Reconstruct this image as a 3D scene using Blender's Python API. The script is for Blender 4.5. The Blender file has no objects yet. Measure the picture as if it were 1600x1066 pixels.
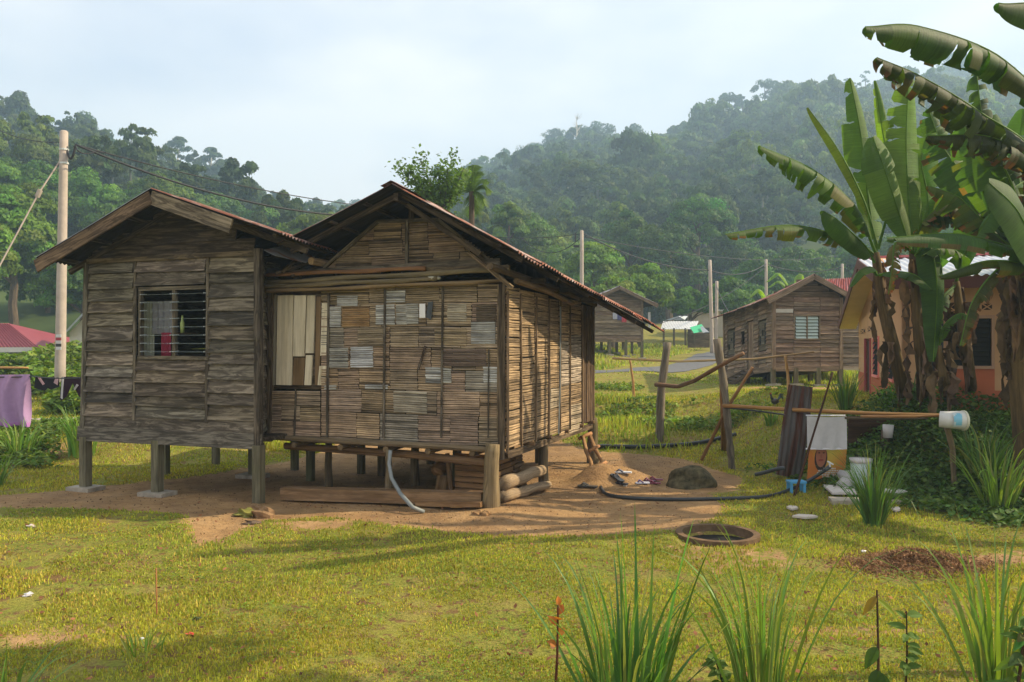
import bpy, math, random
import numpy as np
from mathutils import Vector as V
R = math.radians
random.seed(7)
rng = np.random.default_rng(7)
SC = bpy.context.scene
COL = SC.collection

# ---------------------------------------------------------------- camera
FL = 1280.0            # focal length in pixels of a 1600 px wide picture
CAMZ = 2.3
cd = bpy.data.cameras.new("camera"); cam = bpy.data.objects.new("camera", cd); COL.objects.link(cam)
cam.location = (0, 0, CAMZ); cam.rotation_euler = (R(90), 0, 0)
cd.sensor_width = 36; cd.lens = FL / 1600 * 36; cd.shift_y = 7 / 1600
cd.clip_start = 0.1; cd.clip_end = 6000
SC.camera = cam

# ---------------------------------------------------------------- sky and sun
SUN_EL, SUN_AZ = R(38), R(4)           # azimuth measured from +X towards +Y
w = bpy.data.worlds.new("World"); SC.world = w; w.use_nodes = True
nt = w.node_tree; nt.nodes.clear()
sky = nt.nodes.new('ShaderNodeTexSky'); sky.sky_type = 'NISHITA'; sky.sun_disc = False
sky.sun_elevation = SUN_EL; sky.sun_rotation = R(86); sky.dust_density = 4; sky.air_density = 1.2
tc = nt.nodes.new('ShaderNodeTexCoord')
mp = nt.nodes.new('ShaderNodeMapping'); mp.inputs['Scale'].default_value = (1.2, 1.2, 3.0)
no = nt.nodes.new('ShaderNodeTexNoise'); no.inputs['Scale'].default_value = 1.6; no.inputs['Detail'].default_value = 5
rp = nt.nodes.new('ShaderNodeValToRGB'); rp.color_ramp.elements[0].position = .40; rp.color_ramp.elements[1].position = .62
rp.color_ramp.elements[0].color = (6.5, 6.85, 7.8, 1); rp.color_ramp.elements[1].color = (10.3, 9.8, 9.4, 1)
mx = nt.nodes.new('ShaderNodeMixRGB'); mx.inputs[0].default_value = .88
bg = nt.nodes.new('ShaderNodeBackground'); bg.inputs[1].default_value = .080
wo = nt.nodes.new('ShaderNodeOutputWorld')
L = nt.links.new
L(tc.outputs['Generated'], mp.inputs[0]); L(mp.outputs[0], no.inputs[0]); L(no.outputs[0], rp.inputs[0])
L(sky.outputs[0], mx.inputs[1]); L(rp.outputs[0], mx.inputs[2]); L(mx.outputs[0], bg.inputs[0]); L(bg.outputs[0], wo.inputs[0])
sd = V((math.cos(SUN_EL) * math.cos(SUN_AZ), math.cos(SUN_EL) * math.sin(SUN_AZ), math.sin(SUN_EL)))
sl = bpy.data.lights.new("sun", 'SUN'); sl.energy = 5.0; sl.angle = R(.6); sl.color = (1, .84, .58)
so = bpy.data.objects.new("sun", sl); so.rotation_euler = sd.to_track_quat('Z', 'Y').to_euler(); COL.objects.link(so)
SC.view_settings.view_transform = 'Standard'; SC.view_settings.look = 'None'
SC.view_settings.gamma = 1; SC.view_settings.exposure = 0.78
SC.cycles.volume_bounces = 1; SC.cycles.max_bounces = 8; SC.cycles.transparent_max_bounces = 8

# ---------------------------------------------------------------- helpers
def tag(o, label=None, cat=None, group=None, kind=None):
    if label: o['label'] = label
    if cat: o['category'] = cat
    if group: o['group'] = group
    if kind: o['kind'] = kind
    return o
def empty(name, loc, label=None, cat=None, group=None):
    o = bpy.data.objects.new(name, None); o.location = loc; o.empty_display_size = .2
    COL.objects.link(o); return tag(o, label, cat, group)
def world_loc(o):
    l = V((0, 0, 0))
    while o is not None: l += o.location; o = o.parent
    return l
def P(px, py, Y):                        # the point at distance Y seen at picture point (px, py)
    return V(((px - 800) / FL * Y, Y, CAMZ - (py - 540) / FL * Y))

def vnoise(x, y, s, seed=0):             # smooth value noise, 0..1
    x = np.asarray(x, float) * s; y = np.asarray(y, float) * s
    xi = np.floor(x).astype(np.int64); yi = np.floor(y).astype(np.int64)
    fx = x - xi; fy = y - yi; fx = fx*fx*(3-2*fx); fy = fy*fy*(3-2*fy)
    def h(a, b):
        n = (a * 374761393 + b * 668265263 + seed * 982451653) & 0x7fffffff
        n = ((n ^ (n >> 13)) * 1274126177) & 0x7fffffff
        return ((n ^ (n >> 16)) & 0xffff) / 65535.0
    return (h(xi, yi)*(1-fx) + h(xi+1, yi)*fx)*(1-fy) + (h(xi, yi+1)*(1-fx) + h(xi+1, yi+1)*fx)*fy
def ss(a, b, x):
    t = np.clip((np.asarray(x, float) - a) / (b - a), 0, 1); return t*t*(3-2*t)

class MB:
    """collects shapes in world coordinates; build() links them as one mesh object"""
    def __init__(s): s.v = []; s.f = []; s.c = []; s.g = []
    def add(s, vs, fs, col=(1, 1, 1), gr=None):
        b = len(s.v); s.v += [tuple(p) for p in vs]; s.f += [tuple(b + i for i in f) for f in fs]
        if len(fs) and isinstance(col, list): s.c += col
        else: s.c += [tuple(col)] * len(fs)
        s.g += [tuple(q) for q in gr] if gr is not None else [tuple(p) for p in vs]
    def box(s, O, A, B, C, col=(1, 1, 1), gr=None, k=None):       # corner O, edge vectors A (long), B, C
        O, A, B, C = V(O), V(A), V(B), V(C)
        vs = [O, O+A, O+A+B, O+B, O+C, O+A+C, O+A+B+C, O+B+C]
        la, lb, lc = A.length, B.length, C.length; r = random.random()*40 if k is None else k
        g = [(0,0,r),(la,0,r),(la,lb,r),(0,lb,r),(0,lc,r+.3),(la,lc,r+.3),(la,lb+lc,r+.3),(0,lb+lc,r+.3)]
        o = random.random()*9; g = [(a+o, b, c) for a, b, c in g]
        fs = [(0,3,2,1),(4,5,6,7),(0,1,5,4),(1,2,6,5),(2,3,7,6),(3,0,4,7)]
        if A.cross(B).dot(C) < 0: fs = [f[::-1] for f in fs]
        s.add(vs, fs, col, g)
    def beam(s, p0, p1, w, h, up=(0, 0, 1), col=(1, 1, 1), sag=0, n=1, tw=1.0):   # centred beam
        p0, p1 = V(p0), V(p1); d = (p1-p0); up = V(up); a = d.cross(up)
        if a.length < 1e-6: a = d.cross(V((1, 0, 0)))
        a.normalize(); b = a.cross(d).normalized(); L_ = d.length; r = random.random()*40
        vs = []; g = []
        for i in range(n+1):
            t = i/n; c = p0 + d*t - V((0, 0, 1))*sag*math.sin(math.pi*t); q = 1+(tw-1)*t
            for (x, y, gy) in ((-1,-1,0),(1,-1,w),(1,1,w+h),(-1,1,2*w+h)):
                vs.append(c + a*x*w/2*q + b*y*h/2*q); g.append((L_*t+r, gy, r))
        fs = [(0,1,2,3), tuple(4*n+k for k in (3,2,1,0))]
        for i in range(n):
            for k in range(4):
                k2 = (k+1) % 4; fs.append((4*i+k, 4*(i+1)+k, 4*(i+1)+k2, 4*i+k2))
        s.add(vs, fs, col, g)
    def tube(s, pts, rad, n=8, col=(1, 1, 1), cap=True, wob=0):
        pts = [V(p) for p in pts]; m = len(pts)
        if not hasattr(rad, '__len__'): rad = [rad]*m
        vs = []; g = []; r0 = random.random()*40; acc = 0
        T0 = (pts[1]-pts[0]).normalized(); a = T0.cross(V((0, 0, 1)))
        if a.length < .05: a = T0.cross(V((0, 1, 0)))
        a.normalize()
        for i, p in enumerate(pts):
            T = (pts[min(i+1, m-1)]-pts[max(i-1, 0)]).normalized()
            a = (a - T*a.dot(T)).normalized(); b = T.cross(a)
            if i: acc += (p-pts[i-1]).length
            for k in range(n):
                t = 2*math.pi*k/n; rr = rad[i]*(1+wob*(random.random()-.5))
                vs.append(p + (a*math.cos(t)+b*math.sin(t))*rr); g.append((acc+r0, k/n*2*math.pi*rad[i], r0))
        fs = []
        for i in range(m-1):
            for k in range(n):
                k2 = (k+1) % n; fs.append((i*n+k, i*n+k2, (i+1)*n+k2, (i+1)*n+k))
        if cap: fs.append(tuple(range(n))[::-1]); fs.append(tuple((m-1)*n+k for k in range(n)))
        s.add(vs, fs, col, g)
    def poly(s, pts, thick, nrm, col=(1, 1, 1)):                    # flat polygon given thickness
        pts = [V(p) for p in pts]; nrm = V(nrm)*thick; n = len(pts)
        vs = pts + [p+nrm for p in pts]
        a = (pts[1]-pts[0]).cross(pts[2]-pts[1]); fl = a.dot(nrm) > 0
        fs = [tuple(range(n))[::-1] if fl else tuple(range(n)), tuple(range(n, 2*n)) if fl else tuple(range(n, 2*n))[::-1]]
        for k in range(n):
            k2 = (k+1) % n; f = (k, k2, n+k2, n+k); fs.append(f if fl else f[::-1])
        s.add(vs, fs, col)
    def grid(s, fn, nu, nv, col=(1, 1, 1), gs=(1, 1)):
        vs = []; g = []; r = random.random()*40
        for j in range(nv+1):
            for i in range(nu+1):
                vs.append(fn(i/nu, j/nv)); g.append((j/nv*gs[1], i/nu*gs[0], r))
        fs = [(j*(nu+1)+i, j*(nu+1)+i+1, (j+1)*(nu+1)+i+1, (j+1)*(nu+1)+i) for j in range(nv) for i in range(nu)]
        if callable(col): col = [col(i/nu, j/nv) for j in range(nv) for i in range(nu)]
        s.add(vs, fs, col, g)
    def blob(s, c, r, nu=14, nv=9, rough=.15, seed=0, col=(1, 1, 1), flat=None):
        c = V(c); rx, ry, rz = r if hasattr(r, '__len__') else (r, r, r); rd = random.Random(seed)
        ph = [(rd.uniform(1, 3), rd.uniform(1, 3), rd.uniform(1, 3), rd.random()*6) for _ in range(5)]
        vs = []
        for j in range(nv+1):
            th = math.pi*j/nv
            for i in range(nu):
                t = 2*math.pi*i/nu; d = V((math.sin(th)*math.cos(t), math.sin(th)*math.sin(t), math.cos(th)))
                q = 1 + rough*sum(math.sin(a*d.x*2+b*d.y*2+e*d.z*2+f) for a, b, e, f in ph)/2.5
                z = d.z*rz*q
                if flat is not None: z = max(z, flat)
                vs.append(c+V((d.x*rx*q, d.y*ry*q, z)))
        fs = [(j*nu+i, (j+1)*nu+i, (j+1)*nu+(i+1) % nu, j*nu+(i+1) % nu) for j in range(nv) for i in range(nu)]
        s.add(vs, fs, col)
    def build(s, name, mat, parent=None, smooth=False, loc=None):
        o0 = world_loc(parent) if parent is not None else V(loc) if loc is not None else V((0, 0, 0))
        me = bpy.data.meshes.new(name)
        v = np.array(s.v, dtype=np.float64).reshape(-1, 3) - np.array(o0)
        me.from_pydata(v.tolist(), [], s.f)
        a = me.attributes.new('col', 'FLOAT_VECTOR', 'FACE'); a.data.foreach_set('vector', np.array(s.c, dtype=np.float32).ravel())
        a = me.attributes.new('gr', 'FLOAT_VECTOR', 'POINT'); a.data.foreach_set('vector', np.array(s.g, dtype=np.float32).ravel())
        if smooth: me.polygons.foreach_set('use_smooth', [True]*len(me.polygons))
        me.materials.append(mat); me.update()
        o = bpy.data.objects.new(name, me); COL.objects.link(o)
        if parent is not None: o.parent = parent
        elif loc is not None: o.location = loc
        return o

def npmesh(name, verts, quads, col, mat, parent=None, tri=False, base=None):
    """big mesh straight from numpy; quads (n,4) or (n,3); col (n,3) per face"""
    me = bpy.data.meshes.new(name); n = len(quads); k = quads.shape[1]
    if base is None: base = np.array(world_loc(parent)) if parent is not None else np.zeros(3)
    me.vertices.add(len(verts)); me.vertices.foreach_set('co', (verts-base).astype(np.float32).ravel())
    me.loops.add(n*k); me.loops.foreach_set('vertex_index', quads.astype(np.int32).ravel())
    me.polygons.add(n); me.polygons.foreach_set('loop_start', np.arange(0, n*k, k, dtype=np.int32))
    me.update(calc_edges=True)
    a = me.attributes.new('col', 'FLOAT_VECTOR', 'FACE'); a.data.foreach_set('vector', col.astype(np.float32).ravel())
    me.materials.append(mat); me.validate()
    o = bpy.data.objects.new(name, me); COL.objects.link(o)
    if parent is not None: o.parent = parent
    return o
def copy_tree(o, parent=None, loc=None, rot=None, scale=None):
    c = o.copy(); COL.objects.link(c); c.parent = parent
    if loc is not None: c.location = loc
    if rot is not None: c.rotation_euler = rot
    if scale is not None: c.scale = scale
    for ch in list(o.children): copy_tree(ch, c)
    return c

# ---------------------------------------------------------------- materials
class NT:
    def __init__(s, name, rough=.85, spec=.25):
        s.m = bpy.data.materials.new(name); s.m.use_nodes = True; s.t = s.m.node_tree; s.n = s.t.nodes
        s.b = s.n['Principled BSDF']; s.b.inputs['Roughness'].default_value = rough
        s.b.inputs['Specular IOR Level'].default_value = spec
    def link(s, a, b): s.t.links.new(a, b)
    def attr(s, nm, out='Vector'):
        x = s.n.new('ShaderNodeAttribute'); x.attribute_name = nm; return x.outputs[out]
    def obj(s): return s.n.new('ShaderNodeTexCoord').outputs['Object']
    def mapv(s, vec, scale):
        x = s.n.new('ShaderNodeMapping'); x.inputs['Scale'].default_value = scale; s.link(vec, x.inputs[0]); return x.outputs[0]
    def noise(s, vec, scale=5, det=4, ro=.55, dist=0):
        x = s.n.new('ShaderNodeTexNoise'); x.inputs['Scale'].default_value = scale; x.inputs['Detail'].default_value = det
        x.inputs['Roughness'].default_value = ro; x.inputs['Distortion'].default_value = dist
        if vec is not None: s.link(vec, x.inputs['Vector'])
        return x.outputs[0]
    def ramp(s, f, stops):
        x = s.n.new('ShaderNodeValToRGB'); e = x.color_ramp.elements
        while len(e) < len(stops): e.new(.5)
        for k, (p, c) in enumerate(stops):
            e[k].position = p; e[k].color = (*c, 1) if hasattr(c, '__len__') else (c, c, c, 1)
        s.link(f, x.inputs[0]); return x.outputs[0]
    def mix(s, f, a, b, mode='MIX'):
        x = s.n.new('ShaderNodeMixRGB'); x.blend_type = mode
        for i, q in ((0, f), (1, a), (2, b)):
            if hasattr(q, 'is_output'): s.link(q, x.inputs[i])
            elif i == 0: x.inputs[0].default_value = q
            else: x.inputs[i].default_value = (*q, 1)
        return x.outputs[0]
    def math(s, op, a, b=0):
        x = s.n.new('ShaderNodeMath'); x.operation = op
        for i, q in ((0, a), (1, b)):
            if hasattr(q, 'is_output'): s.link(q, x.inputs[i])
            else: x.inputs[i].default_value = q
        return x.outputs[0]
    def bump(s, h, st=.4, d=.01):
        x = s.n.new('ShaderNodeBump'); x.inputs['Strength'].default_value = st; x.inputs['Distance'].default_value = d
        s.link(h, x.inputs['Height']); s.link(x.outputs[0], s.b.inputs['Normal'])
    def col(s, c):
        if hasattr(c, 'is_output'): s.link(c, s.b.inputs['Base Color'])
        else: s.b.inputs['Base Color'].default_value = (*c, 1)
        return s.m
MT = {}
def wood(name, dark, mid, light, streak=.5, scale=1.0, rough=.85, green=.0):
    t = NT(name, rough, .2); g = t.attr('gr')
    fine = t.noise(t.mapv(g, (1.3*scale, 26*scale, 1)), 1, 7, .7, .5)
    big = t.noise(t.mapv(g, (.9, 5, 1)), 1.2, 4, .6)
    c = t.ramp(fine, [(.3, dark), (.5, mid), (.72, light)])
    st = t.ramp(t.noise(t.mapv(g, (1.2, 7, 1)), 1.3, 5, .65, 1.6), [(.44, 0.0), (.56, 1.0)])
    c = t.mix(t.math('MULTIPLY', st, streak), c, dark)
    c = t.mix(.55, c, t.ramp(big, [(.3, .55), (.7, 1.35)]), 'MULTIPLY')
    if green: c = t.mix(t.math('MULTIPLY', t.ramp(t.noise(t.obj(), 1.3, 4), [(.5, 0.), (.7, 1.)]), green), c, (.11, .13, .055))
    c = t.mix(1.0, c, t.attr('col'), 'MULTIPLY')
    t.bump(fine, .55, .006); MT[name] = t.col(c); return t
wood('plank', (.045, .036, .028), (.19, .165, .13), (.34, .30, .245), .75)
wood('plank_far', (.06, .045, .032), (.17, .13, .095), (.30, .25, .19), .45)
wood('stilt', (.05, .043, .03), (.17, .15, .11), (.27, .25, .19), .3, .8, green=.5)
wood('log', (.12, .08, .045), (.34, .245, .15), (.5, .39, .26), .35, .6)
wood('bark', (.04, .028, .018), (.12, .085, .055), (.21, .16, .11), .4, .6)
wood('bark_pale', (.2, .18, .15), (.3, .28, .24), (.4, .37, .33), .2, .3)
wood('bamboo', (.16, .09, .035), (.42, .27, .125), (.58, .42, .23), .2, .35, .5)
wood('pole_wood', (.06, .05, .038), (.2, .165, .12), (.33, .28, .2), .3, .7)
wood('cream_board', (.5, .42, .28), (.74, .65, .48), (.82, .75, .6), .12, .5, .6)
t = NT('slat', .8, .25); g = t.attr('gr')
fine = t.noise(t.mapv(g, (3.5, 70, 1)), 1, 5, .7)
c = t.mix(1, t.attr('col'), t.ramp(fine, [(.3, .35), (.5, .85), (.75, 1.5)]), 'MULTIPLY')
c = t.mix(.8, c, t.ramp(t.noise(t.obj(), 2.2, 5, .65), [(.3, .55), (.65, 1.25)]), 'MULTIPLY')
t.bump(fine, .5, .004); MT['slat'] = t.col(c)
def plain(name, col, rough=.7, spec=.3, var=.25, sc=6, bump=0, metal=0, usecol=False):
    t = NT(name, rough, spec); n = t.noise(t.obj(), sc, 6, .6)
    c = t.mix(1, col, t.ramp(n, [(.25, 1-var), (.75, 1+var)]), 'MULTIPLY')
    if usecol: c = t.mix(1, c, t.attr('col'), 'MULTIPLY')
    if bump: t.bump(n, bump, .01)
    t.b.inputs['Metallic'].default_value = metal
    MT[name] = t.col(c); return t
plain('concrete', (.33, .29, .23), .9, .2, .4, 7, .5)
plain('pole_concrete', (.42, .35, .3), .85, .2, .18, 4, .2)
plain('rubber', (.03, .033, .035), .5, .4, .3)
plain('cable', (.035, .035, .04), .6)
plain('grey_pipe', (.2, .22, .22), .5, .4)
plain('cloth', (.8, .8, .8), .95, .1, .1, 9, .2, usecol=True)
plain('plastic', (.8, .8, .8), .4, .5, .06, 5, usecol=True)
plain('paint', (.9, .9, .9), .75, .25, .1, 2.5, .05, usecol=True)
plain('stone', (.2, .17, .12), .95, .15, .5, 5, .9)
plain('shade_dark', (.022, .018, .015), .9, .15, .4, 4)  # near-black brown that puts shade under the roofs
plain('stone_c', (.2, .17, .12), .95, .15, .5, 9, .9, usecol=True)
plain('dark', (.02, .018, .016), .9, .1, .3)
plain('mossrock', (.085, .072, .04), .95, .1, .9, 9, 1)
plain('asphalt', (.12, .12, .125), .9, .2, .25, 12, .3)
plain('tin_white', (.55, .57, .6), .5, .4, .15, 3, usecol=True)
t = NT('rusty', .75, .3); g = t.attr('gr'); ob = t.obj()
n1 = t.noise(t.mapv(g, (.7, 2.2, 1)), 2.0, 6, .65); n2 = t.noise(ob, 9, 5)
c = t.ramp(n1, [(.30, (.3, .27, .25)), (.42, (.42, .38, .35)), (.5, (.26, .13, .085)), (.62, (.24, .095, .05)), (.75, (.12, .05, .03))])
c = t.mix(.6, c, t.ramp(n2, [(.3, .6), (.7, 1.3)]), 'MULTIPLY'); c = t.mix(1, c, t.attr('col'), 'MULTIPLY')
MT['rusty'] = t.col(c)
t = NT('rusty_v', .8, .25); g = t.attr('gr')
n1 = t.noise(t.mapv(g, (.5, 5, 1)), 1.6, 5, .6)
c = t.ramp(n1, [(.3, (.2, .2, .2)), (.45, (.17, .16, .15)), (.55, (.16, .065, .04)), (.75, (.09, .035, .025))])
c = t.mix(1.0, c, t.attr('col'), 'MULTIPLY'); MT['rusty_v'] = t.col(c)
t = NT('tin_old', .6, .35); g = t.attr('gr')
n1 = t.noise(t.mapv(g, (.6, 3, 1)), 1.4, 6, .6)
c = t.ramp(n1, [(.3, (.16, .16, .17)), (.52, (.27, .27, .27)), (.6, (.2, .09, .05)), (.75, (.11, .04, .025))])
MT['tin_old'] = t.col(c)
def leafmat(name, base, trans=.35, rough=.55, spec=.3, var=.35, sc=1.5, tcol=None, veins=False):
    t = NT(name, rough, spec)
    c = t.mix(1, base, t.ramp(t.noise(t.obj(), sc, 3), [(.25, 1-var), (.75, 1+var)]), 'MULTIPLY')
    if veins:
        vn = t.noise(t.mapv(t.attr('gr'), (2.6, .25, 1)), 1.5, 5, .75); c = t.mix(.7, c, t.ramp(vn, [(.3, .55), (.7, 1.35)]), 'MULTIPLY'); t.bump(vn, .5, .02)
    c = t.mix(1, c, t.attr('col'), 'MULTIPLY'); t.col(c)
    tr = t.n.new('ShaderNodeBsdfTranslucent'); t.link(t.mix(1, c, tcol or (1.5, 1.6, .5), 'MULTIPLY'), tr.inputs[0])
    m = t.n.new('ShaderNodeMixShader'); m.inputs[0].default_value = trans
    t.link(t.b.outputs[0], m.inputs[1]); t.link(tr.outputs[0], m.inputs[2]); t.link(m.outputs[0], t.n['Material Output'].inputs[0])
    MT[name] = t.m; return t
leafmat('forest_leaf', (.08, .135, .03), .3, .7, .2, .5, .05)
leafmat('near_leaf', (.11, .19, .035), .35, .6, .25, .4, .4)
leafmat('grass_blade', (.36, .385, .06), .3, .7, .15, .35, .7)
leafmat('tall_blade', (.13, .24, .055), .35, .45, .35, .25, 3)
leafmat('banana_leaf', (.085, .155, .03), .4, .55, .3, .3, 2.2, (1.7, 1.9, .4), veins=True)
leafmat('dead_leaf', (.17, .12, .075), .2, .85, .15, .45, 7, (1.2, 1, .7))
leafmat('weed_leaf', (.10, .16, .03), .3, .65, .25, .4, 1.2)
# glass for louvres
t = NT('louvre_glass', .12, .5); t.col((.5, .6, .6)); t.b.inputs['Alpha'].default_value = .22; MT['louvre_glass'] = t.m
t = NT('frosted_glass', .3, .5); c = t.ramp(t.noise(t.mapv(t.obj(), (1, 1, 6)), 3, 2), [(.3, (.3, .38, .34)), (.7, (.45, .52, .46))]); MT['frosted_glass'] = t.col(c)

# ================================================================ the ground
def inpoly(x, y, poly):
    x = np.asarray(x, float); y = np.asarray(y, float); ins = np.zeros(x.shape, bool); d = np.full(x.shape, 1e9)
    n = len(poly)
    for i in range(n):
        x0, y0 = poly[i]; x1, y1 = poly[(i+1) % n]
        c = ((y0 > y) != (y1 > y)) & (x < (x1-x0)*(y-y0)/((y1-y0) or 1e-9)+x0); ins ^= c
        t = np.clip(((x-x0)*(x1-x0)+(y-y0)*(y1-y0))/((x1-x0)**2+(y1-y0)**2+1e-12), 0, 1)
        d = np.minimum(d, np.hypot(x-(x0+t*(x1-x0)), y-(y0+t*(y1-y0))))
    return np.where(ins, d, -d)
def flatpx(px, py): Y = CAMZ*FL/(py-540); return ((px-800)/FL*Y, Y)
DIRT = [flatpx(*p) for p in [(-260, 800), (-20, 797), (90, 803), (200, 811), (285, 818), (300, 862), (345, 858), (420, 822), (500, 818), (600, 828), (700, 838),
        (800, 842), (940, 842), (1020, 836), (1075, 826), (1125, 815), (1133, 790), (1112, 772), (1150, 766), (1165, 752), (1130, 737),
        (1070, 717), (1000, 710), (930, 706), (860, 698), (700, 692), (560, 692), (440, 722), (330, 742), (200, 757), (100, 768), (-60, 778), (-260, 785)]]
DIRT2 = [flatpx(*p) for p in [(1065, 850), (1200, 850), (1230, 880), (1120, 895), (1050, 870)]]
def px2y(x, y): return 800+FL*x/np.maximum(y, 1)
def G(x, y, fine=True):
    x = np.asarray(x, float); y = np.asarray(y, float)
    mid = .28*ss(17.6, 19.2, y) + .45*ss(21.8, 23.2, y) + .5*ss(24, 33, y) + .85*ss(34, 50, y)
    left = .5*ss(15.5, 18, y) + .9*ss(21.5, 30, y) + .7*ss(30, 50, y)
    right = 1.15*ss(11.3, 14.3, y) - .2*ss(20, 25, y) + .85*ss(30, 50, y)
    wl = ss(-4, -9, x + .0*y); wr = ss(4.4, 7.0, x - .0*y) * ss(-.05, .05, x-.27*y+.2*ss(16, 24, y)*0) if False else ss(4.6, 6.9, x + .12*np.clip(12-y, 0, 3) - .02*np.clip(y-14, 0, 20))
    z = mid*(1-wl)*(1-wr) + left*wl + right*wr*(1-wl)
    z = z + 3.0*ss(50, 95, y)
    b = ss(60, 20, np.abs(x)+np.abs(y-12)*.6)
    z = z + (vnoise(x, y, .35, 3)-.5)*.10*ss(4, 9, y)*b*ss(-.2, 1.2, -inpoly(x, y, DIRT))*ss(14, 12, np.abs(x)) if fine else z
    if fine:
        z = z + (vnoise(x, y, 1.3, 5)-.5)*.035 + (vnoise(x, y, 4.5, 6)-.5)*.012
        for cx, cy, r, h in MOUNDS: z = z + h*np.exp(-(((x-cx)**2+(y-cy)**2)/r**2)**1.4)
        z = z + .10*np.exp(-((inpoly(x, y, DIRT)+.15)/.35)**2)*ss(9, 10, y)*ss(11.3, 10.6, y)*.4
    return z
MOUNDS = [(1.75, 13.8, .62, .24), (1.35, 13.5, .35, .14), (-.35, 10.85, .5, .06), (-1.5, 10.9, .9, .05), (.1, 11.6, .7, .07), (-5.5, 9.2, 3, .1), (6.8, 9, 1.0, .12), (2.49, 9.93, .40, -.3)]
def gz(x, y): return float(G(np.array([x]), np.array([y]))[0])
def gp(px, py):                                       # ground point under a picture point
    Y = 4.0
    while Y < 120:
        x = (px-800)/FL*Y; z = CAMZ-(py-540)/FL*Y
        if z <= gz(x, Y): break
        Y += .05 if Y < 30 else .3
    return V((x, Y, gz(x, Y)))
xs = np.concatenate([-np.geomspace(900, 12.5, 40), np.arange(-12, 12.01, .11), np.geomspace(12.5, 900, 40)])
ys = np.concatenate([[-900, -300, -100, -40, -15, -5, 0, 2], np.arange(3, 26, .11), np.geomspace(26.2, 60, 90), np.geomspace(62, 3000, 40)])
X, Y = np.meshgrid(xs, ys); Z = G(X, Y)
nx, ny = len(xs), len(ys); idx = np.arange(nx*ny).reshape(ny, nx)
q = np.stack([idx[:-1, :-1], idx[:-1, 1:], idx[1:, 1:], idx[1:, :-1]], -1).reshape(-1, 4)
t = NT('ground_mat', .95, .12); ob = t.obj(); dv = t.attr('dirt', 'Fac')
n = t.noise(ob, 1.7, 5, .6); nf = t.noise(ob, 34, 4, .7); nm = t.noise(ob, 7, 5, .65)
gc = t.ramp(n, [(.3, (.16, .18, .03)), (.5, (.23, .22, .04)), (.7, (.25, .19, .06))])
gc = t.mix(t.ramp(nm, [(.52, 0.), (.62, .9)]), gc, (.17, .09, .045))
gc = t.mix(.7, gc, t.ramp(nf, [(.3, .5), (.7, 1.5)]), 'MULTIPLY')
dc = t.ramp(n, [(.25, (.27, .155, .07)), (.5, (.38, .23, .105)), (.75, (.47, .30, .145))])
dc = t.mix(.5, dc, t.ramp(nm, [(.3, .62), (.7, 1.3)]), 'MULTIPLY')
dc = t.mix(t.ramp(t.noise(ob, 60, 3, .8), [(.64, 0.), (.72, .7)]), dc, (.5, .4, .28))
dc = t.mix(t.ramp(t.noise(ob, 23, 4, .8), [(.6, 0.), (.7, .6)]), dc, (.13, .08, .045))
dc = t.mix(t.ramp(t.noise(ob, .9, 4, .7, .8), [(.45, 0.), (.6, .45)]), dc, (.22, .14, .08))
dc = t.mix(t.ramp(t.noise(ob, 3.1, 5, .7), [(.58, 0.), (.72, .5)]), dc, (.16, .10, .06))
f = t.math('ADD', dv, t.math('MULTIPLY', t.math('SUBTRACT', nm, .5), 1.5)); f = t.ramp(f, [(.42, 0.), (.56, 1.)])
t.bump(t.math('ADD', t.math('MULTIPLY', nf, .6), nm), .9, .05); t.col(t.mix(f, gc, dc)); MT['ground'] = t.m
def dirtval(x, y):
    d = inpoly(x, y, DIRT); d2 = inpoly(x, y, DIRT2)
    v = np.clip(.5+d/.5, 0, 1)
    v = np.maximum(v, np.clip(.5+d2/.6, 0, .5))
    for (cx, cy, rx, ry, a) in PATCH: v = np.maximum(v, a*np.exp(-((x-cx)/rx)**2-((y-cy)/ry)**2))
    return v
PATCH = [(-2.4, 10.2, .8, .25, .75), (9.2, 25.6, 2.4, .9, .95), (-9.3, 16.5, .6, .4, .7), (2.7, 6.6, .9, .25, .55), (-3.6, 6.4, .7, .35, .6), (5.2, 8.8, .9, .4, .7), (.2, 22.6, 2, .3, .5), (3.6, 22.4, 1.2, .3, .6), (-3.5, 17.3, 3.5, .5, .55)]
go = npmesh('ground', np.stack([X.ravel(), Y.ravel(), Z.ravel()], 1), q, np.ones((len(q), 3)), MT['ground'])
go.data.polygons.foreach_set('use_smooth', [True]*len(q))
a = go.data.attributes.new('dirt', 'FLOAT', 'POINT'); a.data.foreach_set('value', dirtval(X.ravel(), Y.ravel()).astype(np.float32))
tag(go, kind='structure')

# roads: ribbons draped on the ground
def ribbon(name, pts, width, mat, lift=.02):
    mb = MB(); n = 60; P3 = []
    arr = np.array(pts); s = np.concatenate([[0], np.cumsum(np.hypot(*np.diff(arr, axis=0).T))])
    tt = np.linspace(0, s[-1], n+1); cx = np.interp(tt, s, arr[:, 0]); cy = np.interp(tt, s, arr[:, 1])
    dx = np.gradient(cx); dy = np.gradient(cy); l = np.hypot(dx, dy); nx_, ny_ = -dy/l, dx/l
    def fn(u, v):
        i = int(round(v*n)); k = (u-.5)*width; x = cx[i]+nx_[i]*k; y = cy[i]+ny_[i]*k
        return (x, y, max(gz(x, y), gz(x+.2, y), gz(x-.2, y))+lift+.03*(1-(2*u-1)**2))
    mb.grid(fn, 8, n, gs=(width, s[-1])); return tag(mb.build(name, mat, smooth=True), kind='structure')
def rd(px, py, Y): return ((px-800)/FL*Y, Y)
ribbon('road', [rd(800, 0, 31.5), rd(925, 0, 32.5), rd(985, 0, 34), rd(1040, 0, 36.5), rd(1082, 0, 40), rd(1108, 0, 45), rd(1116, 0, 50), rd(1150, 0, 60)], 1.9, MT['asphalt'], .012)
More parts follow.
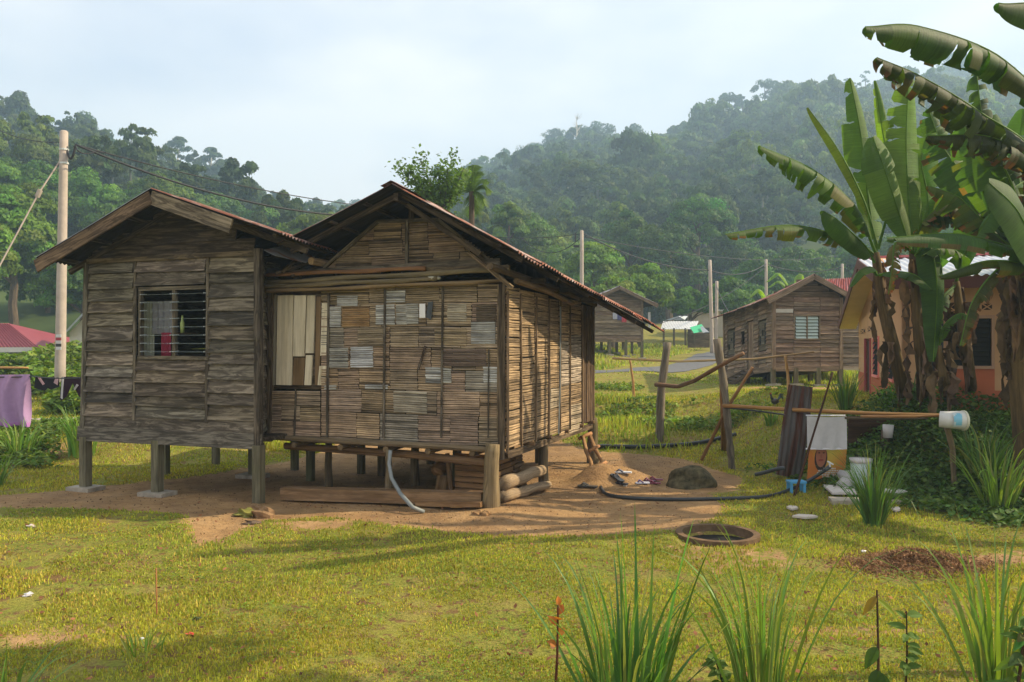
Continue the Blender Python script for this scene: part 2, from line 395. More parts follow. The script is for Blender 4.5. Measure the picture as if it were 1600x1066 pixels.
ribbon('path', [(-30, 19.2), (-16, 19.4), (-12, 19.7), (-8, 20.2), (-4, 20.6)], 1.5, MT['concrete'], .03)

# ================================================================ hills
cR = [400, 560, 640, 740, 800, 860, 900, 960, 1000, 1090, 1140, 1190, 1250, 1300, 1400, 1480, 1600, 1800, 2100]
yR = [345, 335, 325, 278, 262, 232, 222, 218, 216, 200, 175, 155, 152, 142, 138, 112, 118, 100, 90]
dR = [430, 430, 430, 420, 400, 370, 350, 330, 325, 330, 330, 330, 335, 340, 420, 460, 480, 480, 480]
cL = [-700, -300, 0, 60, 120, 160, 200, 250, 300, 350, 400, 450, 500, 560, 640, 760]
yL = [90, 120, 200, 212, 215, 232, 245, 262, 275, 296, 325, 348, 360, 372, 388, 420]
dL = [190, 190, 195, 200, 205, 210, 220, 230, 240, 245, 250, 250, 250, 250, 250, 250]
def hill(cs, ysil, ds, foot, th):
    cs, ysil, ds = map(np.array, (cs, ysil, ds))
    def H(c, r):
        D = np.interp(c, cs, ds); zr = CAMZ+(540-np.interp(c, cs, ysil))/FL*D - th
        s = (r-foot)/(D-foot); z0 = 4.5
        up = z0-3 + (zr-z0+3)*np.clip(s, 0, 1)**.92 ; dn = zr - (r-D)*.35
        x = (c-800)/FL*r
        nz = (vnoise(x, r, .014, 11)-.5)*16*np.clip(s*1.3, 0, 1)*np.clip((1-s)*2.2, 0, 1)+(vnoise(x, r, .05, 12)-.5)*3*np.clip(s*2, 0, 1)*np.clip((1-s)*3, 0.2, 1)
        return np.where(s < 1, up, np.maximum(dn, -4)) + nz
    return H
HR = hill(cR, yR, dR, 88, 8.0); HL = hill(cL, yL, dL, 52, 7.0)
t = NT('hill_mat', .95, .1); n = t.noise(t.obj(), .12, 6, .65)
t.col(t.ramp(n, [(.3, (.03, .05, .015)), (.6, (.07, .10, .03))])); MT['hill'] = t.m
def hillmesh(name, H, c0, c1, r0, r1):
    c, r = np.meshgrid(np.linspace(c0, c1, 110), np.linspace(r0, r1, 70)); z = H(c, r); x = (c-800)/FL*r
    idx = np.arange(c.size).reshape(c.shape); q = np.stack([idx[:-1, :-1], idx[:-1, 1:], idx[1:, 1:], idx[1:, :-1]], -1).reshape(-1, 4)
    o = npmesh(name, np.stack([x.ravel(), r.ravel(), z.ravel()], 1), q, np.ones((len(q), 3)), MT['hill'])
    o.data.polygons.foreach_set('use_smooth', [True]*len(q)); return tag(o, kind='structure')
hillmesh('hill', HR, 380, 2150, 86, 620); hillmesh('hill', HL, -720, 780, 50, 360)

# ================================================================ foliage makers
def leaf_quads(cen, nrm, size, asp=1.7, r=rng):
    n = len(cen); a = r.normal(size=(n, 3)); u = np.cross(nrm, a); u /= np.linalg.norm(u, axis=1)[:, None]+1e-9
    v = np.cross(nrm, u); v /= np.linalg.norm(v, axis=1)[:, None]+1e-9; s = np.asarray(size).reshape(-1, 1)
    p = np.stack([cen-u*s*asp*.5, cen-v*s*.5, cen+u*s*asp*.5, cen+v*s*.5], 1).reshape(-1, 3)
    return p, np.arange(4*n).reshape(n, 4)
def crown(seed, clumps=26, per=22, rad=(4.4, 4.4, 3.4), leaf=.75, cl=1.5, low=-.35, hue=.15, gap=.0, top=0):
    """crown centred at origin (bottom about -rad z); clumps of leaves over an uneven shell"""
    r = np.random.default_rng(seed); C = []; K = []
    d = r.normal(size=(clumps*3, 3)); d /= np.linalg.norm(d, axis=1)[:, None]; d = d[d[:, 2] > low][:clumps]
    rr = r.uniform(.62, 1.0, len(d)); c = d*rr[:, None]*np.array(rad)
    c[:, 2] += top*np.maximum(0, 1-np.hypot(c[:, 0]/rad[0], c[:, 1]/rad[1]))
    cs = cl*r.uniform(.65, 1.25, len(c)); tone = r.uniform(.6, 1.25, len(c)); hu = r.normal(0, hue, len(c))
    o = r.normal(size=(len(c), per, 3)); o /= np.linalg.norm(o, axis=2)[:, :, None]; o[:, :, 2] = np.abs(o[:, :, 2])*.9-.25
    pos = c[:, None, :]+o*cs[:, None, None]*r.uniform(.7, 1.05, (len(c), per, 1))
    nrm = o+d[:, None, :]*.4+r.normal(0, .45, o.shape); nrm /= np.linalg.norm(nrm, axis=2)[:, :, None]
    col = np.ones((len(c), per, 3))*tone[:, None, None]*r.uniform(.75, 1.3, (len(c), per, 1))
    col[:, :, 0] *= (1+hu)[:, None]; col[:, :, 2] *= (1-hu*.5)[:, None]
    p, q = leaf_quads(pos.reshape(-1, 3), nrm.reshape(-1, 3), leaf*r.uniform(.6, 1.3, len(c)*per), r=r)
    return p, q, col.reshape(-1, 3)
def merge(parts):
    vs, qs, cs, b = [], [], [], 0
    for p, q, c in parts: vs.append(p); qs.append(q+b); cs.append(c); b += len(p)
    return np.concatenate(vs), np.concatenate(qs), np.concatenate(cs)
TRK = (np.array([[math.cos(a)*.16, math.sin(a)*.16, z] for z in (-10, 2.5) for a in (0, 1.57, 3.14, 4.71)]), np.array([[k, (k+1) % 4, 4+(k+1) % 4, 4+k] for k in range(4)]), np.array([[2.9, 1.75, 6.5]]*4))
def place(part, loc, sc=1, rz=0, tint=1, sz=None):
    p, q, c = part; ca, sa = math.cos(rz), math.sin(rz); s = np.array([sc, sc, sc*(sz or 1)])
    p2 = np.stack([p[:, 0]*ca-p[:, 1]*sa, p[:, 0]*sa+p[:, 1]*ca, p[:, 2]], 1)*s+np.array(loc)
    return p2, q, c*np.array(tint)
def tree_mesh_trunk(h, r, seed, limbs=5, spread=2, lean=0):
    random.seed(seed); mb = MB(); pts = [V((lean*(i/6)**1.5+random.uniform(-.1, .1)*r*3, random.uniform(-.1, .1)*r*3, h*i/6)) for i in range(7)]
    mb.tube([V((0, 0, -1.2))]+pts, [r*1.35]+[r*(1.2-.75*i/6) for i in range(7)], 8)
    for k in range(limbs):
        i = random.randint(3, 5); a = random.random()*6.28; p = pts[i]; e = p+V((math.cos(a)*spread, math.sin(a)*spread, spread*random.uniform(.5, 1.1)))
        mb.tube([p, p.lerp(e, .5)+V((0, 0, spread*.1)), e], [r*.45, r*.3, r*.1], 6)
    return mb
# stuff: the forest that reads as one mass on each hill
rng = np.random.default_rng(21)
VARS = [[crown(100+i, clumps=int(18+i % 4*7), per=pr, rad=(3.9+i % 3*.6, 4.2, 2.6+i % 4*.9), leaf=lf, cl=1.05+.2*(i % 3), hue=.12) for i in range(8)] for pr, lf in ((280, .23), (120, .36), (58, .55))]
SPR = [crown(900+i, clumps=9+3*i, per=70, rad=(3.2, 3.2, 1.5+.9*i), leaf=.42, cl=.95, hue=.1) for i in range(4)]
def forest(name, H, cs, ysil, ds, n, foot, c0, c1, label, rmin, vtop=-2.0, dens=1.0, scl=1.0, dark=1.0):
    parts = []; pts = []; tries = 0
    D0 = max(ds)
    while len(pts) < n and tries < n*60:
        tries += 1; c = rng.uniform(c0, c1); r = math.sqrt(rng.uniform(foot**2, D0**2)); D = np.interp(c, cs, ds)
        if r > D+9: continue
        x = (c-800)/FL*r; sp = rmin*(.8+.5*rng.random())
        if any((x-a)**2+(r-b)**2 < sp*sp for a, b in pts[-400:]): continue
        pts.append((x, r))
    pts = np.array(pts); z = H(800+FL*pts[:, 0]/pts[:, 1], pts[:, 1])
    for (x, y), zz in zip(pts, z):
        big = rng.random(); s = rng.uniform(.6, 1.15)*(1.35 if big > .9 else 1)*scl; pale = vnoise(x, y, .03, 5)
        g = (.6+.75*pale*rng.uniform(.75, 1.3))*dark; tint = (g*(.85+.5*pale), g*(.92+.2*pale), g*(1.05-.3*pale))
        VAR = VARS[0 if y < 105 else 1 if y < 190 else 2]
        if rng.random() < .34 and y > 90: zt_ = zz+2.2*s; parts.append(place(TRK, (x+1.5, y-2.5, zt_), s, 0, (.8, .8, .8)))
        if rng.random() < .12: parts.append(place(SPR[rng.integers(4)], (x+2, y+1, zz+rng.uniform(7.5, 11)), rng.uniform(.55, .9), rng.random()*6.28, tint, 1.2)); parts.append(place(TRK, (x+2, y+1, zz+5.2), 1, 0, (.8, .8, .8)))
        parts.append(place(VAR[rng.integers(8)], (x, y, zz+rng.uniform(2.2, 4.6)*s+(2.5 if big > .93 else 0)), s, rng.random()*6.28, tint, rng.uniform(.8, 1.5)))
    v, q, c = merge(parts); o = npmesh(name, v, q, c, MT['forest_leaf'])
    return tag(o, label, kind='stuff'), pts
forest('forest', HR, cR, yR, dR, 2000, 90, 520, 1900, 'hazy rainforest canopy covering the long ridge behind the village', 4.7, scl=.98)
forest('forest', HL, cL, yL, dL, 1150, 82, -260, 720, 'dark rainforest canopy covering the lower hill at the left', 3.7, scl=.8, dark=.72)

# ================================================================ wall makers
class Wall:
    """a vertical wall plane: origin O (on the ground line, z absolute), horizontal unit U, outward unit N"""
    def __init__(s, O, U, N): s.O = V(O); s.U = V(U).normalized(); s.N = V(N).normalized()
    def at(s, a, z, o=0.0): p = s.O+s.U*a+s.N*o; return V((p.x, p.y, z))
    def px(s, px, py):                     # wall coordinates (a, z) of a picture point
        d = V(((px-800)/FL, 1, 0)); A = s.U; b = s.O
        det = A.x*-d.y + A.y*d.x; t = (b.x*-d.y + b.y*d.x)/-det
        p = b+A*t; return t, CAMZ-(py-540)/FL*p.y
def sbox(mb, W, a0, a1, z0, z1, o0, o1, col=(1, 1, 1), vertical=False, lean=0):
    """box standing on the wall plane between a0..a1, z0..z1, from o0 to o1 outwards"""
    if vertical: mb.box(W.at(a0, z0, o0), W.at(a0+lean, z1, o0)-W.at(a0, z0, o0), W.U*(a1-a0), W.N*(o1-o0), col)
    else: mb.box(W.at(a0, z0, o0), W.U*(a1-a0), V((0, 0, z1-z0)), W.N*(o1-o0), col)
def clap(mb, W, a0, a1, zs, o, th=.022, tone=None, jit=.01, rise=0, ov=.012, q0=None, q1=None):
    """overlapping boards: each is a tilted box, its lower edge standing out"""
    for i in range(len(zs)-1):
        z0, z1 = zs[i], zs[i+1]+ov; j = random.uniform(-jit, jit); k = random.uniform(-jit, jit); r = random.uniform(.72, 1.2)
        c = tone(i) if tone else (r*random.uniform(.95, 1.1), r, r*random.uniform(.85, 1.0))
        e = random.uniform(0, .012)
        b0 = a0 if q0 is None else q0(z0); b1 = a1 if q1 is None else q1(z0)
        so = o+random.uniform(.034, .052); p = W.at(b0+e, z0+j, so); mb.box(p, W.at(b1-e, z0+k, so+random.uniform(-.008, .008))-p, W.at(b0+e, z1+j, o-.004)-p, W.N*th, c)
def louvre(W, a0, a1, z0, z1, n, parent, glass='louvre_glass', fr=(1, 1, 1), tilt=.5, mull=1, o=.0, mat='plank', bars=True):
    win = MB(); f = .045
    sbox(win, W, a0-f, a1+f, z1, z1+f*1.2, o-.02, o+.05, fr); sbox(win, W, a0-f, a1+f, z0-f*1.2, z0, o-.02, o+.07, fr)
    sbox(win, W, a0-f, a0, z0, z1, o-.02, o+.05, fr, True); sbox(win, W, a1, a1+f, z0, z1, o-.02, o+.05, fr, True)
    wo_ = win.build('window', MT[mat], parent)
    ms = [a0+(a1-a0)*(k+1)/(mull+1) for k in range(mull)]
    for m_ in ms:
        x = MB(); sbox(x, W, m_-.025, m_+.025, z0, z1, o-.015, o+.045, fr, True); x.build('mullion', MT[mat], wo_)
    ed = [a0]+ms+[a1]; g = MB(); cl = MB()
    for k in range(mull+1):
        b0, b1 = ed[k]+.03, ed[k+1]-.03
        for i in range(n):
            zc = z0+(z1-z0)*(i+.5)/n; h = (z1-z0)/n*1.05
            p = W.at(b0, zc-h/2*math.cos(tilt), o+.02+h/2*math.sin(tilt)); up = W.at(b0, zc+h/2*math.cos(tilt), o+.02-h/2*math.sin(tilt))-p
            g.box(p, W.U*(b1-b0), up, up.cross(W.U).normalized()*.005)
            if bars:
                for e in (b0-.01, b1): cl.box(p+W.U*(e-b0), W.U*.012, up, up.cross(W.U).normalized()*.014, (.6, .65, .66))
    g.build('louvre_pane', MT[glass], wo_)
    if bars:
        cl.build('louvre_clip', MT['plastic'], wo_)
    return wo_
def corr(mb, A, B, C, D, n, amp=.018, nv=5, warp=.02, col=(1, 1, 1), rag=.0):
    """corrugated sheet: A-B along the ridge, D-C along the eave; furrows run down the slope"""
    A, B, C, D = V(A), V(B), V(C), V(D); nn = (B-A).cross(D-A).normalized()
    if nn.z < 0: nn = -nn
    r1, r2 = random.random()*6, random.random()*6; wid = (B-A).length; ln = (D-A).length
    def fn(u, v):
        vv = v*(1+rag*math.sin(u*23+r1)*.5)
        p = A.lerp(B, u).lerp(D.lerp(C, u), vv); return p+nn*(amp*math.sin(u*n*2*math.pi)+warp*math.sin(u*3+v*4+r1)*v)
    mb.grid(fn, n*6, nv, col, gs=(wid, ln))

def und(rf, par):                         # dark copy below the sheets, roof shade put into its colour
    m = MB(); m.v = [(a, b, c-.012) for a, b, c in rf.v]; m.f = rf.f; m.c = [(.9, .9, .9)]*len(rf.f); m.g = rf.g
    m.build('roof_shade', MT['shade_dark'], par, smooth=True)
# ================================================================ the bamboo house
UH = V((-.942, .335, 0)).normalized(); VH = V((.335, .942, 0)).normalized()
C0 = V((-.16, 11.3, 0))
def H(t, w, z): p = C0+UH*t+VH*w; return V((p.x, p.y, z))
bh = empty('bamboo_house', H(1.9, 2.5, 0), 'raised house with patched split bamboo walls and rusty corrugated roof, centre of the photo', 'house')
ZF = .93; ZT = 3.15
WF = Wall(H(0, 0, 0), UH, -VH); WS = Wall(H(-.06, 0, 0), VH, -UH)
BR = (.37, .275, .19)
def slats(mb, W, a0, a1, z0, z1, col, o=.004, pitch=.031, q=None, jit=1):
    n = max(1, int(round((z1-z0)/pitch))); p = (z1-z0)/n
    for i in range(n):
        za = z0+i*p; b0, b1 = (a0, a1) if q is None else q(za, a0, a1)
        if b1-b0 < .03: continue
        h = p*random.uniform(.86, 1.0); d = random.uniform(.004, .009); k = random.uniform(.68, 1.22)
        if random.random() < .06: k *= .45
        s1, s2 = random.uniform(-.003, .003)*jit, random.uniform(-.003, .003)*jit; g0 = random.random()*50
        vs, gr = [], []
        b0 += random.uniform(-.004, .007); b1 += random.uniform(-.007, .004)
        m = max(1, int((b1-b0)/.25))
        for e in range(m+1):
            t = e/m; b = b0+(b1-b0)*t; dz = s1*(1-t)+s2*t+random.uniform(-.0025, .0025)*jit+.006*math.sin(b*2.3+z0*2)+.0025*math.sin(b*7+z0*3); dd = d+random.uniform(-.003, .004)
            for (fz, fo) in ((0, -.006), (.15, dd*.8), (.55, dd), (.95, dd*.55), (1, -.006)):
                vs.append(W.at(b, za+dz+h*fz, o+fo)); gr.append((b+g0, fz*h, g0))
        fs = []
        for e in range(m):
            for j in range(4): fs.append((e*5+j, e*5+j+1, e*5+5+j+1, e*5+5+j))
        fs += [(0, 1, 2, 3, 4)[::-1], tuple(m*5+j for j in range(5))]
        mb.add(vs, fs, tuple(x*k for x in col), gr)
def quilt(mb, W, rows, a0, a1, special, base=BR, wmin=.3, wmax=.75, q=None, o=.004, gold=0):
    zs = rows
    for r in range(len(zs)-1):
        a = a0
        while a < a1-.02:
            b = min(a1, a+random.uniform(wmin, wmax))
            if a1-b < .15: b = a1
            k = random.uniform(.8, 1.15); c = (base[0]*k*random.uniform(.96, 1.06), base[1]*k, base[2]*k*random.uniform(.85, 1.05))
            if random.random() < .06: c = (.36*k, .315*k, .245*k)
            slats(mb, W, a, b-.006, zs[r], zs[r+1]-.004, c, o+random.uniform(0, .008), q=q); a = b
    for (x0, y0, x1, y1, c) in special:
        A0, Z1 = W.px(x0, y0); A1, Z0 = W.px(x1, y1)
        if A0 > A1: A0, A1 = A1, A0
        slats(mb, W, A0, A1, Z0, Z1, c, o+.016, q=None)
WH = (.52, .51, .47); LG = (.41, .395, .345); MG = (.36, .35, .32); OR = (.36, .22, .10); PL = (.40, .35, .26)
# front wall: backing, slats, battens
mb = MB(); zr = [WF.px(600, y)[1] for y in (690, 646, 609, 577, 543, 511, 475, 448)]
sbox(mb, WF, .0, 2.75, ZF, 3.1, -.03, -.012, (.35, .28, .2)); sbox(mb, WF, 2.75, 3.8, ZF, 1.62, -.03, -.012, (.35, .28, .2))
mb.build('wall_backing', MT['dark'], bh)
mb = MB()
SPF = [(528, 462, 560, 478, WH), (514, 479, 534, 511, WH), (536, 479, 578, 510, OR), (588, 477, 618, 508, WH), (604, 455, 634, 473, WH), (620, 476, 637, 508, LG),
       (635, 475, 655, 507, LG), (737, 503, 775, 537, MG), (666, 574, 690, 599, WH), (690, 575, 706, 598, LG), (756, 573, 781, 598, WH), (512, 543, 545, 575, LG),
       (549, 542, 584, 575, (.5, .5, .5)), (508, 601, 527, 609, LG), (572, 601, 607, 609, WH), (745, 476, 776, 503, (.12, .09, .06)), (616, 611, 668, 646, PL),
       (700, 475, 730, 503, PL), (680, 512, 730, 540, (.33, .25, .15)), (690, 545, 760, 572, (.17, .12, .09)), (560, 512, 600, 542, (.33, .26, .17))]
quilt(mb, WF, zr, .0, 2.86, SPF)
quilt(mb, WF, [ZF-.0, 1.16, 1.4, 1.62], 2.87, 3.79, [], wmin=.3, wmax=.5)
mb.build('front_wall', MT['slat'], bh)
for x, y0, y1, wd in ((513, 460, 684, .032), (601, 452, 684, .03), (691, 448, 684, .026), (779, 446, 684, .022), (424, 560, 682, .026), (462, 608, 682, .022), (764, 546, 684, .016)):
    a, z0 = WF.px(x, y1); a2, z1 = WF.px(x+(4 if x < 700 else 2)*(.6), y0); b = MB()
    sbox(b, WF, a-wd/2, a+wd/2, max(z0, ZF-.06), z1, .026, .045, (.75, .72, .66) if x < 770 else (1.6, 1.35, 1.0), True, lean=a2-a); b.build('batten', MT['plank'], bh)
# pale board panel at the left of the front wall
pn = MB(); a_, z_ = WF.px(470, 460); tops = WF.px(450, 458)[1]; bot = 1.64
sbox(pn, WF, 2.86, 3.72, bot, tops+.05, -.04, -.02, (.5, .4, .3)); pnl = pn.build('board_panel', MT['plank'], bh)
bd = MB()
for (x0, x1, y0, y1, cc) in ((431, 456, 462, 602, 1), (457, 476, 462, 557, 1.02), (456, 474, 559, 602, 0), (477, 490, 462, 552, .95), (475, 486, 555, 602, .98), (491, 499, 464, 602, 0), (500, 510, 472, 556, 1.05), (496, 508, 572, 602, 1.1), (424, 430, 461, 602, .35)):
    A1, Z1 = WF.px(x0+1, y0); A0, Z0 = WF.px(x1, y1); A1b, _ = WF.px(x0-3, y1)
    if cc: sbox(bd, WF, A0, A1, max(Z0, bot), min(Z1, tops), -.015, .012, (cc, cc, cc*.98), True, lean=-.03)
    else: sbox(bd, WF, A0, A1, max(Z0, bot), min(Z1, tops), -.018, .004, (.3, .22, .15), True, lean=-.03)
bd.build('pale_board', MT['cream_board'], pnl)
for a in (3.73, 3.80): b = MB(); sbox(b, WF, a, a+.055, ZF-.1, 3.15, -.02, .05, (.8, .65, .5), True, lean=-.05); b.build('batten', MT['plank'], bh)
# side wall (faces right): patched panels in sunlight
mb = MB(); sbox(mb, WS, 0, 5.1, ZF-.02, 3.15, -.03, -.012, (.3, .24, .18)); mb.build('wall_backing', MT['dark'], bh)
mb = MB(); SG = (.42, .29, .165)
for k, (a0, a1) in enumerate(((0.02, .62), (.62, 1.3), (1.3, 2.0), (2.0, 2.62), (2.64, 3.25), (3.25, 4.1))):
    zz = [ZF-.04-.04*a0+random.uniform(-.03, .03)]
    while zz[-1] < 3.0: zz.append(min(3.12, zz[-1]+random.uniform(.3, .5)))
    for r in range(len(zz)-1):
        kk = random.uniform(.7, 1.05); c = tuple(v*kk for v in SG)
        if random.random() < .15: c = (.40, .32, .22)
        if k >= 4 and 1.6 < zz[r] < 2.3: c = (.47, .38, .29)
        slats(mb, WS, a0, a1-.01, zz[r], zz[r+1]-.004, c, .003+random.uniform(0, .012), pitch=.034, jit=2.2)
mb.build('side_wall', MT['slat'], bh)
mb = MB()
for k in range(9): a = 4.12+k*.105; sbox(mb, WS, a, a+.09, ZF-.08, 3.05, random.uniform(0, .012), random.uniform(.02, .035), (.75, .55, .4), True)
mb.build('side_boards', MT['plank'], bh)
for a, l in ((.03, .0), (.62, -.03), (1.3, .03), (1.98, .02), (2.62, .04), (3.25, 0), (4.1, 0)):
    b = MB(); sbox(b, WS, a, a+.028, ZF-.1, 3.05, .022, .045, (1.25, 1.0, .75), True, lean=l); b.build('batten', MT['plank'], bh)
b = MB(); b.tube([WS.at(2.5, ZF-.1, .04), WS.at(2.56, 1.6, .05), WS.at(2.58, 2.3, .05), WS.at(2.62, 2.95, .04)], .014, 6, (.6, .6, .6)); b.build('pipe', MT['grey_pipe'], bh)
# hidden walls: left and rear
mb = MB(); WL = Wall(H(3.82, 0, 0), VH, UH); WB = Wall(H(0, 5.1, 0), UH, VH)
clap(mb, WL, 0, 5.1, [ZF+.24*i for i in range(12)], 0); mb.build('left_wall', MT['plank'], bh)
mb = MB(); clap(mb, WB, 0, 3.8, [ZF+.24*i for i in range(10)], 0); mb.build('rear_wall', MT['plank'], bh)
# gable panel of woven bamboo above the poles
mb = MB()
gpts = [WF.px(x, y) for x, y in ((508, 416), (592, 347), (686, 344), (772, 409))]
(aL, zL), (aA, zA), (aB, zB), (aR, zR) = gpts; zlo = min(zL, zR)-.05
def gq(z, a0, a1):
    lo = aR+(aB-aR)*max(0, min(1, (z-zR)/(zB-zR))); hi = aL+(aA-aL)*max(0, min(1, (z-zL)/(zA-zL)))
    return max(a0, lo), min(a1, hi)
quilt(mb, WF, [zlo, zlo+.2, zlo+.42, zA-.01], aR, aL, [], base=(.27, .19, .125), q=gq, wmin=.35, wmax=.6)
mb.build('gable_panel', MT['slat'], bh)
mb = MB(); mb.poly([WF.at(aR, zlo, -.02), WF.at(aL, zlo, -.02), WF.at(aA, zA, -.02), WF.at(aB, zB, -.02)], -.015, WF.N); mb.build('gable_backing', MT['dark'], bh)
for (a, b_, w_) in (((aR, zR-.03), (aB, zB), .05), ((aL, zL-.03), (aA, zA), .05), ((aA, zA), (aB, zB), .05), ((1.42, zlo), (1.42, zA), .045)):
    b = MB(); b.beam(WF.at(a[0], a[1], .03), WF.at(b_[0], b_[1], .03), w_, .04, up=WF.N, col=(.8, .75, .65)); b.build('gable_strip', MT['plank'], bh)
b = MB(); b.beam(WF.at(3.6, zlo-.02, .05), WF.at(-.02, zlo+.04, .05), .06, .09, col=(.75, .7, .6)); b.build('tie_beam', MT['plank'], bh)
rg_ = MB(); rg_.poly([H(3.8, 5.12, 2.9), H(3.8, 5.12, 3.0), H(3.1, 5.12, 3.27), H(1.3, 5.12, 4.0), H(-.06, 5.12, 3.22), H(-.06, 5.12, 2.9)], .03, VH, (.5, .45, .4)); rg_.build('rear_gable', MT['plank'], bh)
rg_ = MB(); rg_.beam(H(2.85, .35, 3.5), H(4.15, .35, 3.45), .03, .5, col=(.4, .35, .3)); rg_.build('dark_infill_board', MT['plank'], bh)  # board added to darken the see-through gap between the roofs
# roof
def pt(t, w, z): return H(t, w, z)
RF, RB = -.7, 6.5
def zrt(w): return 4.48-.52*(w-RF)/(RB-RF)
def rright(s, w):                          # point on the right slope; s 0 ridge .. 1 eave, bulging
    k = (w-RF)/(RB-RF); t1 = -.5-.72*k; z1 = 3.49-.97*k
    return pt(1.3+(t1-1.3)*s, w, zrt(w)+(z1-zrt(w))*s)
rf = MB(); nS = 9
reds = [(.9, .8, .8), (1.1, .9, .85), (1.25, 1.15, 1.1), (.95, .8, .75), (1.3, 1.2, 1.2), (1.0, .75, .7), (1.2, .8, .7), (1.3, .85, .75), (1.45, .9, .8)]
for k in range(nS):
    w0 = RF+(RB-RF)*k/nS-.03; w1 = RF+(RB-RF)*(k+1)/nS+.05; up = V((0, 0, .012*(k % 2)+.006*k+random.uniform(0, .008)))
    e = 1.0+random.uniform(-.02, .03) if k else 1.0
    corr(rf, rright(.0, w0)+up, rright(.0, w1)+up, rright(e, w1)+up*1.5, rright(e, w0)+up*1.5, 9, .017, 6, .012, reds[k])
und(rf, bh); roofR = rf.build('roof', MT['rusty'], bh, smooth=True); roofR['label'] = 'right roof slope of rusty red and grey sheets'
rf = MB()
def rleft(s, w): return pt(1.3+1.83*s, w, zrt(w)+.0-(.76+.02*w)*s)
for k in range(6):
    w0 = RF+(6.4-RF)*k/6-.02; w1 = RF+(6.4-RF)*(k+1)/6+.05; up = V((0, 0, .014*(k % 2)))
    corr(rf, rleft(0, w0)+up, rleft(0, w1)+up, rleft(1, w1)+up, rleft(1, w0)+up, 12, .017, 5, .012, (.8, .7, .65))
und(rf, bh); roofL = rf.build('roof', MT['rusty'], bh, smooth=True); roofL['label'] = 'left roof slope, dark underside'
rc = MB()
for sgn in (0, 1):
    def rcf(u, v, sgn=sgn):
        w = RF-.04+(RB-RF)*v; a = rright(.11*u, w) if sgn else rleft(.09*u, w); return a+V((0, 0, .045+.012*math.sin(v*40)))
    rc.grid(rcf, 2, 40, (.75, .62, .6))
rc.build('ridge_cap', MT['rusty'], bh)
for w in (-.45, .8, 2.1, 3.4, 4.7, 5.9):
    for f_, s1 in ((rright, .97), (rleft, .97)):
        b = MB(); b.beam(f_(.0, w)-V((0, 0, .07)), f_(s1, w)-V((0, 0, .07)), .05, .07, col=(.5, .42, .35)); b.build('rafter', MT['plank'], bh)
for s_ in (.25, .55, .85):
    for f_ in (rright, rleft):
        b = MB(); b.beam(f_(s_, RF+.05)-V((0, 0, .03)), f_(s_, 6.3)-V((0, 0, .03)), .06, .035, col=(.5, .42, .35)); b.build('purlin', MT['plank'], bh)
b = MB(); b.beam(H(1.3, -.6, 4.33), H(1.3, 6.3, 4.02), .07, .1, col=(.5, .42, .35)); b.build('ridge_beam', MT['plank'], bh)
b = MB(); p0 = WF.px(640, 338); b.beam(WF.at(1.36, zA, .0), WF.at(1.36, 4.25, 0), .09, .07, col=(.4, .33, .28)); b.build('king_post', MT['plank'], bh)
# the slanting batten that ends at the right of the gable, and the diagonal eave timbers
b = MB(); b.beam(WF.at(*WF.px(738, 396), .12), WF.at(*WF.px(812, 452), .30), .05, .05, col=(1.5, 1.2, .85)); b.build('brace', MT['plank'], bh)
b = MB(); b.beam(WF.at(*WF.px(650, 325), .3), WF.at(*WF.px(760, 400), .22), .05, .07, col=(.6, .5, .4)); b.build('brace', MT['plank'], bh)
b = MB(); b.tube([WS.at(.15, 3.2, .12), WS.at(1.6, 3.13, .16), WS.at(3.0, 3.02, .14)], .045, 8, (.9, .7, .5)); b.build('eave_beam', MT['pole_wood'], bh)
b = MB(); b.tube([WS.at(-.7, 3.33, .05), WS.at(2.6, 3.22, .05), WS.at(5.2, 3.1, .0)], .05, 8, (.6, .5, .4)); b.build('wall_plate', MT['pole_wood'], bh)
b = MB(); b.tube([H(3.85, -.6, 3.45), H(3.85, 5, 3.35)], .06, 8, (.6, .5, .4)); b.build('wall_plate', MT['pole_wood'], bh)
for w, z in ((.9, 3.25), (2.4, 3.2), (3.9, 3.1)):
    b = MB(); b.beam(H(3.7, w, 3.4), H(-.3-.08*w, w, z), .06, .08, col=(.5, .42, .35)); b.build('cross_beam', MT['plank'], bh)
# loose tin flap in the valley between the roofs, log end under it
b = MB(); fl = [P(405, 388, 11.7), P(432, 402, 11.8), P(480, 412, 12.1), P(438, 384, 12.0)]
b.poly([P(412, 391, 11.75), P(430, 400, 11.7), P(478, 411, 12.0), P(492, 402, 12.4), P(440, 385, 12.1)], .004, (0, 0, 1), (1.1, 1.05, .95)); b.build('tin_flap', MT['tin_old'], bh)
b = MB(); b.tube([P(486, 408, 11.95), P(486, 408, 11.95)+VH*2], .055, 10, (1, .95, .85)); b.build('log_purlin', MT['log'], bh)
for a, c in (((430, 428), (500, 405)), ((440, 425), (470, 400)), ((455, 432), (505, 414))):
    b = MB(); b.beam(P(*a, 12.2), P(*c, 12.5), .05, .04, col=(.7, .6, .5)); b.build('strut', MT['plank'], bh)
